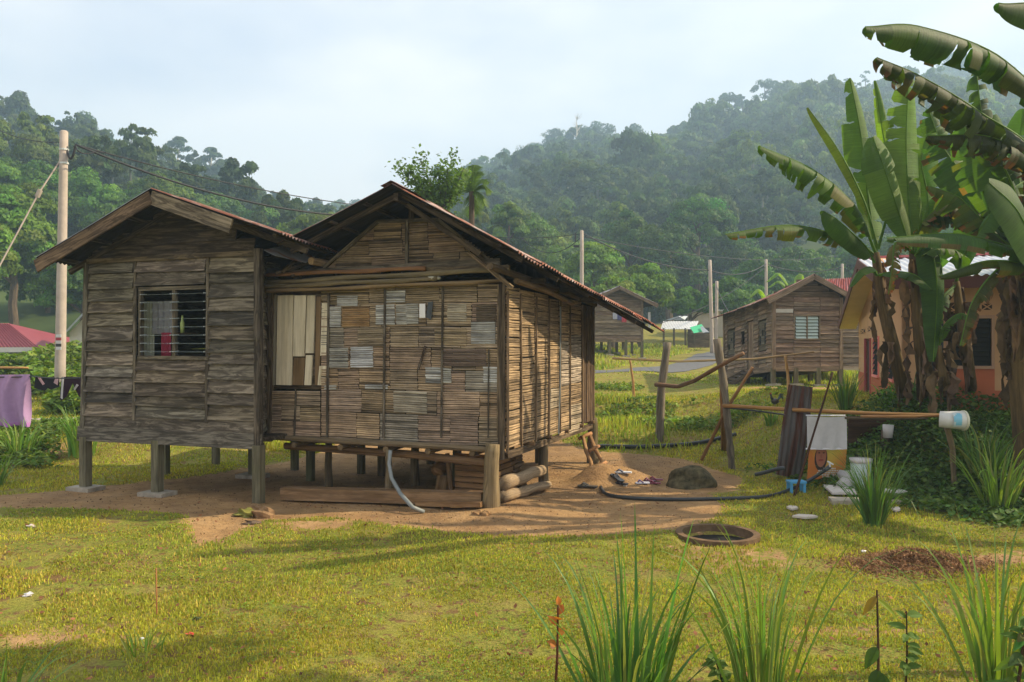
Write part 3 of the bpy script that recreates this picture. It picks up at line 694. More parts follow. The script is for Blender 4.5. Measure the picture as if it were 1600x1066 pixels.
# floor, joists and posts
mb = MB(); mb.box(H(0, .05, ZF-.07), UH*3.8, VH*5.0, V((0, 0, .06)), (.5, .42, .35)); mb.build('floor', MT['plank'], bh)
b = MB(); b.tube([H(3.85, -.03, ZF-.03), H(2.6, -.05, ZF-.04), H(1.2, -.04, ZF-.05), H(.05, -.04, ZF-.07)], [.04, .045, .045, .04], 9, (.9, .8, .65)); b.build('sill_beam', MT['pole_wood'], bh)
b = MB(); b.tube([H(3.7, .3, ZF-.2), H(1.5, .2, ZF-.22), H(.12, .05, ZF-.27)], [.055, .06, .055], 9, (1.0, .72, .5)); b.build('floor_beam', MT['pole_wood'], bh)
for t_ in (3.3, 2.5, 1.75, 1.08, .4):
    b = MB(); b.tube([H(t_, -.06, ZF-.13), H(t_-.02, 5, ZF-.13)], .045, 8, (.9, .75, .55)); b.build('joist', MT['pole_wood'], bh)
for t_, w in ((.0, 0), (3.7, .2)):
    pass
b = MB(); b.beam(H(-.04, .1, ZF-.16), H(-.04, 5.1, ZF-.2), .07, .09, col=(.8, .65, .5)); b.build('floor_beam', MT['plank'], bh)
for k in range(14):
    w = .15+k*.35; b_ = .03*random.random()
for w in (1.1, 2.0, 3.0, 4.0, 4.8):
    b = MB(); b.tube([H(-.14, w, ZF-.1), H(1.0, w+.05, ZF-.1)], .035, 7, (1.1, .85, .6)); b.build('floor_pole', MT['pole_wood'], bh)
posts = [(.10, -.08, .115, ZF+.02, 1), (0.02, 2.05, .08, ZF-.06, 0), (-.05, 5.05, .11, ZF-.05, 0), (1.72, -.02, .05, ZF-.13, 0), (3.3, .9, .06, ZF, 0), (3.1, 2.3, .07, ZF, 0), (2.05, 1.5, .07, ZF, 0),
         (1.6, 2.2, .08, ZF, 0), (2.9, 3.9, .08, ZF, 0), (1.9, 4.9, .08, ZF, 0), (.95, 4.7, .07, ZF, 0), (3.75, 4.95, .08, ZF, 0), (1.0, 3.2, .08, ZF, 0)]
for t_, w, r_, zt, big in posts:
    b = MB(); p = H(t_, w, 0); g0 = gz(p.x, p.y)-.1; hh = zt-g0; n_ = 8
    pts_ = [V((p.x+.005*math.sin(i*1.3), p.y, g0+hh*i/n_)) for i in range(n_+1)]
    if big: pts_ = [V((p.x+.03*(i/n_-.5)+.006*math.sin(i*.9), p.y, g0+hh*i/n_)) for i in range(n_+1)]
    b.tube(pts_, [r_*(1.1-.25*i/n_+(.03 if big else .02)*math.sin(i*1.1)) for i in range(n_+1)], 14, (1.45, 1.2, .88) if big else (.95, .8, .62), wob=.025)
    b.build('post', MT['stilt'], bh, smooth=True)
b = MB(); b.beam(H(-.02, -.02, ZF-.2), H(-.03, -.02, 3.15), .09, .09, up=(1, 0, 0), col=(.6, .5, .4)); b.build('corner_post', MT['plank'], bh)
b = MB(); b.beam(H(-.11, .0, ZF-.12), H(-.11, .0, 3.0), .03, .035, up=(1, 0, 0), col=(1.3, 1.0, .75)); b.build('corner_strip', MT['plank'], bh)
# things tucked into the bamboo wall
tg = MB(); a0, z0 = WF.px(658, 497); a1, z1 = WF.px(667, 475); tg.box(WF.at(a1, z0, .05), WF.at(a0, z0, .05)-WF.at(a1, z0, .05), V((0, 0, z1-z0)), WF.N*.006, (.95, .93, .9))
tag(tg.build('paper_tag', MT['plastic']), 'small white paper tag pinned high on the front bamboo wall', 'tag')
tg = MB(); q_ = [WF.px(x, y) for x, y in ((668, 496), (671, 473), (679, 471), (676, 500))]; tg.poly([WF.at(a, z, .045) for a, z in q_], .006, WF.N, (.1, .11, .12))  # flat dark grey polygon beside the tag
tag(tg.build('rag', MT['cloth']), 'dark grey flat patch beside the white paper tag', 'cloth')
st = MB(); st.beam(WF.at(*WF.px(667, 541), .05), WF.at(*WF.px(656, 577), .05), .028, .02, up=WF.N, col=(.5, .4, .38)); st.beam(WF.at(*WF.px(661, 563), .06), WF.at(*WF.px(657, 577), .06), .008, .02, up=WF.N, col=(2, 2, 2))
tag(st.build('wood_strip', MT['plank']), 'short dark strip of wood stuck slantwise into the front bamboo wall', 'stick')
# long poles stored under the eave
pg = 'long wooden poles stored under the eave'
for k, (x0, y0, x1, y1, r_, o, c, lb) in enumerate(((407, 457, 787, 440, .032, .13, (1.25, 1.05, .75), 'pale pole lying lowest of the stored poles above the bamboo wall'),
        (407, 450, 690, 437, .036, .15, (.95, .9, .7), 'grey green pole stored second from the bottom over the pale board panel'),
        (413, 443, 770, 424, .042, .13, (1.0, .95, .72), 'thick knobbly pole stored third from the bottom, reaching far right'),
        (418, 431, 672, 421, .034, .15, (1.2, .75, .5), 'reddish pole stored topmost under the woven gable panel'))):
    a0, z0 = WF.px(x0, y0); a1, z1 = WF.px(x1, y1); b = MB(); n_ = 10
    b.tube([WF.at(a0+(a1-a0)*i/n_, z0+(z1-z0)*i/n_+.008*math.sin(i*1.3+k), o) for i in range(n_+1)], [r_*(.9+.15*math.sin(i*1.7+k)) for i in range(n_+1)], 9, c)
    tag(b.build('wooden_pole', MT['pole_wood'], smooth=True), lb, 'pole', pg)
b = MB(); b.beam(WF.at(*WF.px(672, 423), .1), WF.at(*WF.px(800, 420), .1), .06, .08, col=(1.0, .85, .6)); b.build('eave_rail', MT['plank'], bh)
a, z = WF.px(684, 436); b = MB(); b.blob(WF.at(a, z, .12), (.1, .06, .035), 10, 6, .2, 3, (.55, .52, .4)); tag(b.build('bundle', MT['cloth'], smooth=True), 'small pale cloth bundle wedged between the stored poles', 'bundle')

# ================================================================ the plank house (left)
L0 = V((-3.62, 11.86, 0)); ph = empty('plank_house', L0+UH*1.6+VH*2, 'raised house of grey weathered planks with a louvre window, left of the bamboo house', 'house')
def PH(s, w, z): p = L0+UH*s+VH*w; return V((p.x, p.y, z))
WP = Wall(PH(0, 0, 0), UH, -VH)
def apx(x, y): return WP.px(x, y)
zb, zt_ = .98, 3.6
aWL, zWB = apx(222, 556); aWR, zWT = apx(329, 452)
aWL2, _ = apx(218, 556)
s_l, s_m, s_r = apx(213, 600)[0], apx(326, 600)[0], .12     # batten positions, measured leftwards
s_end = apx(137, 560)[0]
def ql(z): return s_end+.06*(2.2-z)/1.3
def tone_p(i, rr=random): k = rr.choice([.62, .8, .95, 1.05, 1.15, 1.3])*rr.uniform(.92, 1.08); return (k*rr.uniform(.98, 1.12), k, k*rr.uniform(.86, 1.0))
def zlist(a, b, n):
    z = [a+(b-a)*i/n for i in range(n+1)]
    return [z[0]]+[v+random.uniform(-.03, .03) for v in z[1:-1]]+[z[-1]]
mb = MB(); clap(mb, WP, s_l+.02, 0, zlist(1.2, zt_, 12), 0, q0=lambda z: s_l+.02, q1=ql, tone=tone_p)
clap(mb, WP, .08, s_m-.02, zlist(1.2, zt_, 12), 0, tone=tone_p)
clap(mb, WP, s_m+.02, s_l-.02, zlist(1.2, zWB-.07, 5), 0, tone=tone_p)
clap(mb, WP, s_m+.02, s_l-.02, zlist(zWT+.07, zt_, 2), 0, tone=tone_p)
mb.build('front_wall', MT['plank'], ph)
mb = MB(); e = s_end+.05
p = PH(-.02, -.03, 1.02); mb.box(p, PH(e+.06, -.03, 1.02)-p, V((0, 0, .22))+VH*.02, -VH*.028, (1.0, .95, .9))
p = PH(-.03, -.055, .80); mb.box(p, PH(e+.09, -.055, .80)-p, V((0, 0, .225))+VH*.02, -VH*.028, (.92, .92, .9))
mb.build('skirt_board', MT['plank'], ph)
for a, z0, z1, lean in ((s_l, 1.15, zt_, 0), (s_m, 1.15, zt_, 0)):
    b = MB(); sbox(b, WP, a-.02, a+.022, z0, z1, .03, .06, (.95, .9, .8), True, lean=-.03); b.build('batten', MT['plank'], ph)
b = MB(); b.beam(PH(s_end+.05, -.02, 1.0), PH(s_end-.03, -.02, zt_), .085, .09, up=WP.N, col=(.85, .85, .78)); b.build('corner_post', MT['plank'], ph)
b = MB(); b.beam(PH(.03, -.04, .85), PH(.03, -.04, zt_+.1), .1, .09, up=WP.N, col=(.6, .55, .5)); b.build('corner_post', MT['plank'], ph)
b = MB(); b.beam(PH(s_end-.05, -.05, zt_+.02), PH(.0, -.05, zt_+.04), .04, .07, up=(0, 0, 1), col=(.75, .65, .5)); b.build('wall_plate', MT['plank'], ph)
louvre(WP, min(aWL, aWR)+.03, max(aWL, aWR)-.02, zWB, zWT, 8, ph, fr=(1.0, .95, .82), tilt=1.5)
# gable boards
mb = MB(); zz = zt_+.06; apex = 4.42; ac = 1.45
while zz < apex-.05:
    f0 = (zz-zt_)/(apex-zt_); a0 = .0+ac*f0; a1 = (s_end)*(1-f0)+ac*f0
    k = random.uniform(.45, .65); p = WP.at(a0, zz, .03); mb.box(p, WP.U*(a1-a0), WP.at(a0, zz+.2, .0)-p, WP.N*.02, (k, k*.85, k*.7)); zz += .18
mb.build('gable_boards', MT['plank'], ph)
# other walls, floor
WPs = Wall(PH(s_end, 0, 0), VH, UH); WPb = Wall(PH(0, 3.0, 0), UH, VH); WPr = Wall(PH(0, .75, 0), VH, -UH); WPj = Wall(PH(.07, .03, 0), H(3.84, 0, 0)-PH(.07, .03, 0), -UH)
for W_, l, nm in ((WPs, 3.0, 'left_wall'), (WPb, s_end, 'rear_wall'), (WPr, 2.3, 'right_wall'), (WPj, .68, 'sun_stop_wall')):  # last one is a short slanted wall added to keep sun out
    mb = MB(); clap(mb, W_, 0, l, zlist(1.0, zt_+(.36 if nm == 'right_wall' else .12 if nm == 'left_wall' else 0), 13), -.03); mb.build(nm, MT['plank'], ph)
mb = MB(); mb.box(PH(0, 0, zb-.08), UH*s_end, VH*3.0, V((0, 0, .06)), (.5, .45, .4)); mb.build('floor', MT['plank'], ph)
rg_ = MB(); rg_.poly([WPb.at(0, 3.5, -.03), WPb.at(0, 3.9, -.03), WPb.at(1.42, 4.3, -.03), WPb.at(s_end, 3.62, -.03), WPb.at(s_end, 3.5, -.03)], .025, WPb.N, (.6, .5, .4)); rg_.build('rear_gable', MT['plank'], ph)
# roof of the plank house
pk = PH(1.42, -.62, 4.55); lt = PH(3.62, -.62, 3.63); rt = PH(-.78, -.62, 3.80); bk = VH*3.7+V((0, 0, -.27))
def sheets(a, b, n, cols, nmx):
    rf = MB()
    for k in range(n):
        o0 = bk*(k/n)-VH*.03; o1 = bk*((k+1)/n)+VH*.04; u = V((0, 0, .012*(k % 2)))
        corr(rf, a+o0+u, a+o1+u, b+o1+u, b+o0+u, 9, .016, 5, .01, cols[k % len(cols)])
    return rf
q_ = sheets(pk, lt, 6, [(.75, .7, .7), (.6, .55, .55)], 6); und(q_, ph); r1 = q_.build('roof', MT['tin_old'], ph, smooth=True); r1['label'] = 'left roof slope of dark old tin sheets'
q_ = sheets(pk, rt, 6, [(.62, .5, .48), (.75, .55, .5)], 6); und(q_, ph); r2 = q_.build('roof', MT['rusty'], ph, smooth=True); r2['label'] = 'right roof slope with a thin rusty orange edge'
b = MB(); d_ = V((0, 0, -.13)); b.beam(pk+d_-VH*.02, lt+d_*.95-VH*.02, .03, .19, up=(0, 0, 1), col=(.95, .72, .55)); b.build('fascia', MT['plank'], ph)
e_ = pk.lerp(rt, .63); b = MB(); b.beam(pk+d_-VH*.015, e_+d_*1.05-VH*.015, .03, .2, up=(0, 0, 1), col=(1.15, 1.05, .9)); b.build('fascia', MT['plank'], ph)
for f_ in (.3, .62, .92):
    for q_, nn in ((lt, 1), (rt, 1)):
        b = MB(); p = pk.lerp(q_, f_)-V((0, 0, .05)); b.beam(p+bk*.02, p+bk*.97, .06, .05, col=(.55, .5, .4)); b.build('purlin', MT['plank'], ph)
for wv in (.16, .5, .9):
    for q_ in (lt, rt): b = MB(); b.beam(pk+bk*wv-V((0, 0, .12)), q_+bk*wv-V((0, 0, .12)), .05, .08, col=(.5, .42, .35)); b.build('rafter', MT['plank'], ph)
# stilts with footing slabs
stl = [(s_end+.02, -.02), (1.88, -.02), (.02, -.05), (s_end+.02, 1.7), (1.6, 1.9), (.5, 2.0), (s_end, 3.0), (1.5, 3.0), (.1, 3.0)]
for k, (s_, w_) in enumerate(stl):
    p = PH(s_, w_, 0); g0 = gz(p.x, p.y); b = MB(); wdt = .13 if w_ < 0 else .11
    b.beam((p.x-.0, p.y, g0-.1), (p.x, p.y, zb-.04 if w_ > 0 else .86), wdt, wdt, up=VH, col=(1.0, 1.0, .85), n=4); po = b.build('stilt', MT['stilt'], ph)
    if k in (0, 1, 4): b = MB(); c = V((p.x, p.y, g0-.02)); b.box(c-UH*.23-VH*.17, UH*.46, VH*.34, V((0, 0, .085)), (1, 1, 1)); b.build('footing_slab', MT['concrete'], ph)
b = MB(); b.beam(PH(s_end, .02, zb-.12), PH(0, .02, zb-.14), .08, .1, col=(.6, .5, .4)); b.build('floor_beam', MT['plank'], ph)
for k in (1.0, 2.0, 2.9): b = MB(); b.beam(PH(s_end, k, zb-.12), PH(0, k, zb-.12), .07, .09, col=(.55, .48, .4)); b.build('floor_beam', MT['plank'], ph)
# seen through the window: curtain, towel and a striped cushion
Wi = Wall(PH(0, .28, 0), UH, -VH)
def incl(x0, y0, x1, y1, col, name, lab, cat, mat='cloth', off=0):
    a0, z1 = Wi.px(x0, y0); a1, z0 = Wi.px(x1, y1); b = MB()
    def fn(u, v): return Wi.at(a0+(a1-a0)*u, z0+(z1-z0)*v, off+.02*math.sin(u*22)*(1-.3*v))
    b.grid(fn, 30, 4, col); b2 = b.build(name, MT[mat]); return tag(b2, lab, cat)
incl(238, 471, 270, 522, (.33, .33, .35), 'curtain', 'grey curtain hanging behind the left half of the louvre window', 'curtain')
incl(222, 471, 239, 557, (.5, .52, .4), 'curtain', 'narrow pale green curtain at the far left edge of the louvre window', 'curtain', off=-.03)
incl(256, 520, 271, 557, (.45, .06, .11), 'towel', 'crimson and pink towel hanging low behind the window mullion', 'towel', off=.05)
# louvre windowed side stays dark inside: a shelf with a bottle
b = MB(); a, z = Wi.px(285, 505); b.box(Wi.at(a-.35, z-.165, -.08), Wi.U*.5, V((0, 0, .014)), Wi.N*.16, (.35, .3, .25)); b.build('shelf', MT['plank'], ph); b = MB(); b.tube([Wi.at(a, z-.15, 0), Wi.at(a, z, 0), Wi.at(a, z+.04, 0), Wi.at(a, z+.12, 0)], [.03, .035, .02, .012], 8, (.6, .75, .25)); tag(b.build('bottle', MT['plastic'], smooth=True), 'small yellow green bottle seen through the right half of the louvre window', 'bottle')

# ================================================================ things under and around the houses
def gpt(px, py, dz=0): p = gp(px, py); return p+V((0, 0, dz))
# logs
def log(name, p0, p1, r0, r1, label, group=None, knob=.04, col=(1, 1, 1), mat='log', n=9, seg=9):
    b = MB(); p0, p1 = V(p0), V(p1)
    b.tube([p0.lerp(p1, i/seg)+V((0, 0, r0*.12*math.sin(i*1.3))) for i in range(seg+1)], [(r0+(r1-r0)*i/seg)*(1+knob*math.sin(i*2.1+p0.x*9)) for i in range(seg+1)], 12, col, wob=knob)
    o = b.build(name, MT[mat], loc=p0.lerp(p1, .5), smooth=True); return tag(o, label, 'log', group)
a, c = gp(436, 787), gp(756, 797)
b = MB(); b.beam(a+V((0, .25, .1)), c+V((-.02, .28, .10)), .22, .17, col=(.75, .62, .5), n=8); b.build
tag(b.build('squared_log', MT['log'], loc=a), 'long squared grey log lying on the dirt under the front of the bamboo house', 'log')
b = MB(); b.beam(gp(650, 795)+V((0, .1, .05)), gp(752, 799)+V((0, .12, .06)), .09, .07, col=(.75, .6, .45), n=3)
tag(b.build('split_timber', MT['log'], loc=gp(700, 797)), 'short split timber lying in front of the long squared log', 'timber')
p = gp(786, 786); q_ = gp(846, 768)
log('log', p+V((0, .02, .26)), q_+V((.02, .25, .30)), .105, .085, 'thick cut log resting on top of the thinner log beside the corner post')
log('log', p+V((-.02, -.04, .09)), q_+V((.12, .05, .10)), .088, .062, 'thinner knobbly cut log lying on the dirt beside the corner post', knob=.1)
# firewood stack
fw = None; r_ = random.Random(4)
m0 = MB(); m0.tube([V((0, -.16, 0)), V((0, .0, .004)), V((0, .28, 0))], [.034, .036, .033], 8, (1, .85, .7), wob=.12)
sp = [(x, y) for y in range(8) for x in range(5) if x < 5-y*.25]
for k, (ix, iy) in enumerate(sp):
    c = H(.50-.085*ix-(.04 if iy % 2 else 0), 1.25, .055+.078*iy)
    if k == 0:
        fw = m0.build('firewood', MT['bark'], smooth=False); fw.location = c; fw.rotation_euler = (0, 0, -.3)
        tag(fw, 'leftmost split brown firewood log of the lowest row, behind the thick corner post', 'firewood', 'firewood logs stacked under the bamboo house'); fb = fw
    else:
        o = fb.copy(); COL.objects.link(o); o.location = c+V((r_.uniform(-.01, .01), r_.uniform(-.08, .05), r_.uniform(-.008, .008))); o.rotation_euler = (r_.random()*.1, r_.random()*6, -.3+r_.uniform(-.15, .15)); s_ = r_.uniform(.85, 1.25); o.scale = (s_, 1, s_)
        if iy == 7: o['label'] = 'split brown firewood log lying in the topmost row of the stack'
        elif iy == 0: o['label'] = 'split brown firewood log lying in the lowest row, on the earth'
        else: o['label'] = 'split brown firewood log in the middle rows of the stack'
# slatted crate wall under the floor
cr = empty('slatted_crate', H(.75, .45, 0), 'brown slatted timber crate standing under the floor behind the corner post', 'crate')
for k in range(8): b = MB(); b.beam(H(.25, .42, .09+.085*k), H(.88, .46, .09+.085*k), .02, .072, col=(.75, .58, .42)); b.build('slat', MT['log'], cr)
for k in range(7): b = MB(); b.beam(H(.25, .42, .09+.085*k), H(.22, 1.2, .09+.085*k), .02, .07, col=(.7, .55, .4)); b.build('slat', MT['log'], cr)
b = MB(); b.beam(H(.9, .40, .02), H(.98, .40, .72), .03, .06, col=(.6, .5, .4)); b.build('slat_post', MT['log'], cr)
# stump
b = MB(); p = H(1.3, 1.0, 0); b.tube([p, p+V((0, 0, .2)), p+V((.0, 0, .3))], [.15, .12, .1], 10, (.9, .75, .55), wob=.2); b.blob(p+V((-.08, 0, .38)), (.13, .11, .11), 12, 8, .25, 5, (.8, .6, .4))
tag(b.build('stump', MT['log'], smooth=True), 'knobbly brown stump in the shade under the bamboo house floor', 'stump')
# plastic waste pipe
b = MB(); w = [P(610, 704, 11.55), P(608, 725, 11.5), P(612, 748, 11.4), P(626, 772, 11.2), P(645, 793, 10.95), gp(662, 803)+V((0, 0, .02))]
pts = []
for i in range(len(w)-1):
    for k in range(4): pts.append(w[i].lerp(w[i+1], k/4))
pts.append(w[-1]); b.tube(pts, .028, 10)
tag(b.build('waste_pipe', MT['grey_pipe'], smooth=True), 'bent grey plastic pipe coming down from the bamboo house floor to the dirt', 'pipe')
# stones
for k, (x, y, rr, c, lb) in enumerate(((383, 803, (.13, .10, .07), (.9, 1.0, .35), 'yellow mossy stone near the nearest plank house stilt'), (412, 806, (.14, .11, .09), (1.1, .8, .6), 'pinkish brown angular stone beside the mossy stone'),
        (394, 815, (.11, .07, .03), (.6, .5, .5), 'flat dark stone lowest in the group by the stilt'), (398, 797, (.08, .06, .06), (1.1, .8, .6), 'small brown stone behind the mossy stone'))):
    b = MB(); p = gp(x, y+4); b.blob(p+V((0, 0, rr[2]*.5)), rr, 9, 6, .28, k+2, c)
    m_ = wood  # keep names tidy
    o = b.build('stone', MT['stone_c'], loc=p); tag(o, lb, 'stone')
for x, y, lb in ((746, 805, 'reddish stone half buried left of the foot of the corner post'), (759, 805, 'brown stone half buried right at the foot of the corner post')):
    b = MB(); p = gp(x, y); b.blob(p+V((0, 0, .01)), (.07, .06, .045), 9, 6, .25, x, (1.3, .9, .6)); tag(b.build('stone', MT['stone_c'], loc=p), lb, 'stone')
p = gp(1086, 764); b = MB(); b.blob(p+V((0.0, .3, .02)), (.40, .36, .30), 26, 14, .14, 9, (1, 1, 1))
tag(b.build('boulder', MT['mossrock'], loc=p, smooth=True), 'dark mossy boulder sunk in the dirt yard right of the bamboo house', 'boulder')
# ladder
ld = empty('ladder', gp(935, 738), 'rough two rung pole ladder leaning on the rear right of the bamboo house', 'ladder')
for (xa, ya, xb, yb, Y0, Y1) in ((911, 683, 927, 740, 15.7, 14.9), (921, 678, 945, 735, 15.9, 15.2)):
    A, B = P(xa, ya, Y0), P(xb, yb, Y1); b = MB(); b.tube([A, A.lerp(B, .4)+V((-.015, 0, 0)), A.lerp(B, .7)+V((.015, 0, 0)), B-V((0, 0, .05))], [.035, .04, .036, .04], 9, (1.2, .95, .7)); b.build('rail', MT['log'], ld, smooth=True)
for (xa, ya, xb, yb, Y0, r_) in ((921, 705, 936, 697, 15.25, .03), (926, 733, 947, 723, 14.95, .045), (905, 686, 924, 677, 15.7, .035)):
    b = MB(); b.tube([P(xa, ya, Y0), P((xa+xb)/2, (ya+yb)/2-1, Y0+.1), P(xb, yb, Y0+.2)], r_, 9, (1.4, 1.0, .75)); b.build('rung', MT['log'], ld, smooth=True)
# hoses
def hose(pts, r, label, name='hose', mat='rubber', cat='hose'):
    b = MB(); P_ = [V(p) for p in pts]; out = []
    for i in range(len(P_)-1):
        p0, p1, p2, p3 = P_[max(i-1, 0)], P_[i], P_[i+1], P_[min(i+2, len(P_)-1)]
        for k in range(8):
            t = k/8; out.append(.5*((2*p1)+(p2-p0)*t+(2*p0-5*p1+4*p2-p3)*t*t+(3*p1-p0-3*p2+p3)*t**3))
    out.append(P_[-1]); b.tube(out, r, 8); return tag(b.build(name, MT[mat], smooth=True), label, cat)
hose([P(937, 735, 14.6), P(938, 750, 13.9)]+[gpt(x, y, .03) for x, y in ((940, 768), (950, 776), (985, 782), (1050, 784), (1125, 783), (1190, 780), (1225, 772))]+[P(1262, 752, 12.9), P(1292, 733, 12.8)], .027, 'long black hose running from the ladder across the dirt to the wash place tap')
b = MB(); b.tube([P(1290, 734, 12.8), P(1297, 729, 12.8)], .035, 8, (.05, .05, .05)); b.tube([P(1297, 730, 12.78), P(1296, 722, 12.75)], .014, 8); b.tube([P(1293, 721, 12.75), P(1302, 726, 12.75)], .012, 6)
tag(b.build('tap', MT['plastic']), 'small white tap on the raised end of the black hose in front of the poster', 'tap')
hose([gpt(x, y, .05) for x, y in ((930, 701), (960, 702), (1000, 702), (1050, 700), (1092, 696), (1130, 688), (1150, 683))], .045, 'thick black pipe lying along the back edge of the dirt yard', 'water_pipe', cat='pipe')
hose([P(1180, 742, 13.1), P(1200, 737, 13.0), P(1218, 732, 12.9), P(1226, 732, 12.85)], .03, 'short black pipe ending beside the rusty standing sheet', 'water_pipe', cat='pipe')
# sandals
def sandal(px, py, rz, L_, col, lab, up=0, pitch=0, strap=(.05, .06, .12)):
    r = empty('sandal', gp(px, py)+V((0, 0, .012+up)), lab, 'sandal', 'sandals left on the dirt by the ladder'); r.rotation_euler = (pitch, 0, rz)
    o = MB(); pr = [(0, -.5), (.16, -.45), (.19, -.2), (.16, 0), (.2, .25), (.15, .45), (0, .5), (-.13, .45), (-.17, .25), (-.14, 0), (-.17, -.2), (-.15, -.45)]
    o.poly([r.location+V((x*L_, y*L_, 0)) for x, y in pr], .02, (0, 0, 1), col); s_ = o.build('sole', MT['plastic'], r); 
    o = MB()
    for sx in (-1, 1): o.tube([r.location+V((0, .33*L_, .02)), r.location+V((.09*sx*L_, .2*L_, .055)), r.location+V((.16*sx*L_, -.02*L_, .015))], .011, 6, strap)
    o.build('strap', MT['plastic'], r); return r
sandal(973, 740, 1.4, .3, (.75, .76, .8), 'white sandal with blue straps on top of the dirt mound', .0)
sandal(918, 762, 1.2, .34, (.07, .065, .06), 'grey black sandal lying alone nearest the ladder foot', 0, strap=(.1, .1, .1))
sandal(964, 752, .6, .3, (.03, .03, .03), 'black sandal lying askew on the near slope of the mound', .02, .3, (.05, .05, .06))
sandal(971, 759, .9, .24, (.03, .04, .06), 'small black sandal just below the askew one', 0, 0, (.05, .05, .08))
sandal(1004, 758, 1.7, .24, (.75, .76, .85), 'small white sandal with a purple strap right of the mound', 0, 0, (.1, .06, .25))
sandal(1014, 754, 1.3, .22, (.1, .03, .05), 'dark maroon sandal touching the small white one', 0, 0, (.2, .03, .08))
sandal(1024, 752, 1.5, .26, (.28, .04, .09), 'crimson sandal farthest right of the group', 0, 0, (.3, .05, .1))
sandal(1022, 757, 1.5, .22, (.25, .04, .08), 'crimson sandal nearest the viewer at the right of the group', 0, 0, (.3, .05, .1))
# concrete ring
c = gp(1122, 838); rg = MB(); ro, ri = .50, .42
def ring(ra, rb, z0, z1):
    n = 40
    for k in range(n):
        a0, a1 = 2*math.pi*k/n, 2*math.pi*(k+1)/n
        q = [(ra, a0, z0), (ra, a1, z0), (ra, a1, z1), (ra, a0, z1), (rb, a0, z0), (rb, a1, z0), (rb, a1, z1), (rb, a0, z1)]
        vs = [c+V((r*math.cos(t), r*math.sin(t), z)) for r, t, z in q]; rg.add(vs, [(0, 1, 2, 3), (5, 4, 7, 6), (3, 2, 6, 7)], (.7, .52, .42))
c = V((2.49, 9.93, 0)); ring(ro, ri, -.3, .035); o = rg.build('well_ring', MT['stone_c'], loc=c); tag(o, 'round concrete well ring sunk into the grass at the edge of the dirt', 'well')
b = MB(); b.poly([c+V((.43*math.cos(t/12*6.283), .43*math.sin(t/12*6.283), -.09)) for t in range(12)], .01, (0, 0, 1)); b.build('well_shade_disc', MT['dark'], o)  # dark disc put in for the shade inside the hole

# ================================================================ clothes-line frames of the yard
def polewood(name, pts, r0, r1, label, cat='post', col=(1, 1, 1), mat='pole_wood', group=None, wob=.05, n=10):
    P_ = [V(p) for p in pts]; out = []
    for i in range(len(P_)-1):
        for k in range(6): out.append(P_[i].lerp(P_[i+1], k/6))
    out.append(P_[-1]); m = len(out); b = MB()
    b.tube(out, [(r0+(r1-r0)*i/(m-1))*(1+wob*math.sin(i*1.7)) for i in range(m)], n, col, wob=wob)
    return tag(b.build(name, MT[mat], smooth=True), label, cat, group)
f = gp(1030, 690); Yp = f.y
polewood('fence_post', [f-V((0, 0, .2)), P(1033, 610, Yp), P(1043, 535, Yp)], .10, .085, 'thick grey wooden post leaning right in the lawn behind the dirt yard')
f = gp(1145, 733); Yq = f.y
polewood('fence_post', [f-V((0, 0, .2)), P(1140, 690, Yq), P(1131, 600, Yq+.1), P(1120, 530, Yq+.2)], .062, .075, 'split dark grey post leaning left where the bamboo rails meet', wob=.12)
polewood('fence_post', [gp(1131, 700)-V((0, 0, .1)), P(1130, 650, Yq+1.2), P(1127, 560, Yq+1.2)], .06, .05, 'reddish bamboo post right behind the split dark post', col=(.7, .5, .35), mat='bamboo')
f = gp(1092, 720); polewood('bamboo_brace', [f-V((0, 0, .1)), P(1135, 640, 15.6), P(1176, 574, 15.4)], .035, .03, 'bamboo pole leaning diagonally across the split post', 'pole', (.75, .6, .5), 'bamboo')
polewood('crooked_branch', [P(1024, 601, Yp-.15), P(1060, 604, Yp-.5), P(1085, 595, Yp-1.5), P(1130, 569, Yq-.15), P(1162, 552, Yq-.4)], .05, .035, 'crooked brown branch lashed between the two leaning posts', 'branch', (1.1, .75, .55))
Yb = 22.3
polewood('bamboo_rail', [P(957, 560, Yb+.5), P(1060, 565, Yb), P(1180, 561, Yb-1), P(1272, 550, Yb-1.5)], .035, .022, 'thin long bamboo rail crossing behind the leaning posts', 'rail', (1, 1, .95), 'bamboo')
f = gp(991, 627); polewood('bamboo_post', [f-V((0, 0, .1)), P(989, 595, f.y), P(984, 562, f.y)], .045, .03, 'thin bamboo post holding the left end of the long rail', 'post', (1.0, .8, .6), 'bamboo')
polewood('bamboo_post', [gp(1234, 622)-V((0, 0, .3)), P(1231, 585, Yb-2.3), P(1227, 556, Yb-2.3)], .04, .03, 'thin bamboo post in front of the wooden house, under the long rail', 'post', (1, .85, .6), 'bamboo')
Yc = 12.9
polewood('bamboo_rail', [P(1130, 634, Yq), P(1250, 641, 14.0), P(1360, 646, Yc), P(1500, 650, 11.8)], .038, .028, 'long bamboo rail carrying the white cloth, upper one of the pair', 'rail', (.95, .75, .5), 'bamboo')
polewood('bamboo_rail', [P(1345, 651, 12.9), P(1430, 651, 12.3), P(1500, 647, 11.7)], .022, .02, 'thinner bamboo rail tied under the long one near the bucket', 'rail', (.85, .65, .5), 'bamboo')
polewood('bamboo_rail', [P(1320, 653, 12.95), P(1380, 655, 12.8), P(1450, 654, 12.4)], .018, .014, 'grey stick tied lowest beneath the bamboo rails', 'rail', (.6, .55, .45), 'pole_wood')
hose([P(1132, 637, Yq), P(1180, 642, 14.6), P(1225, 648, 14)], .014, 'black cord stretched just under the long bamboo rail', 'cord', 'cable', 'cord')
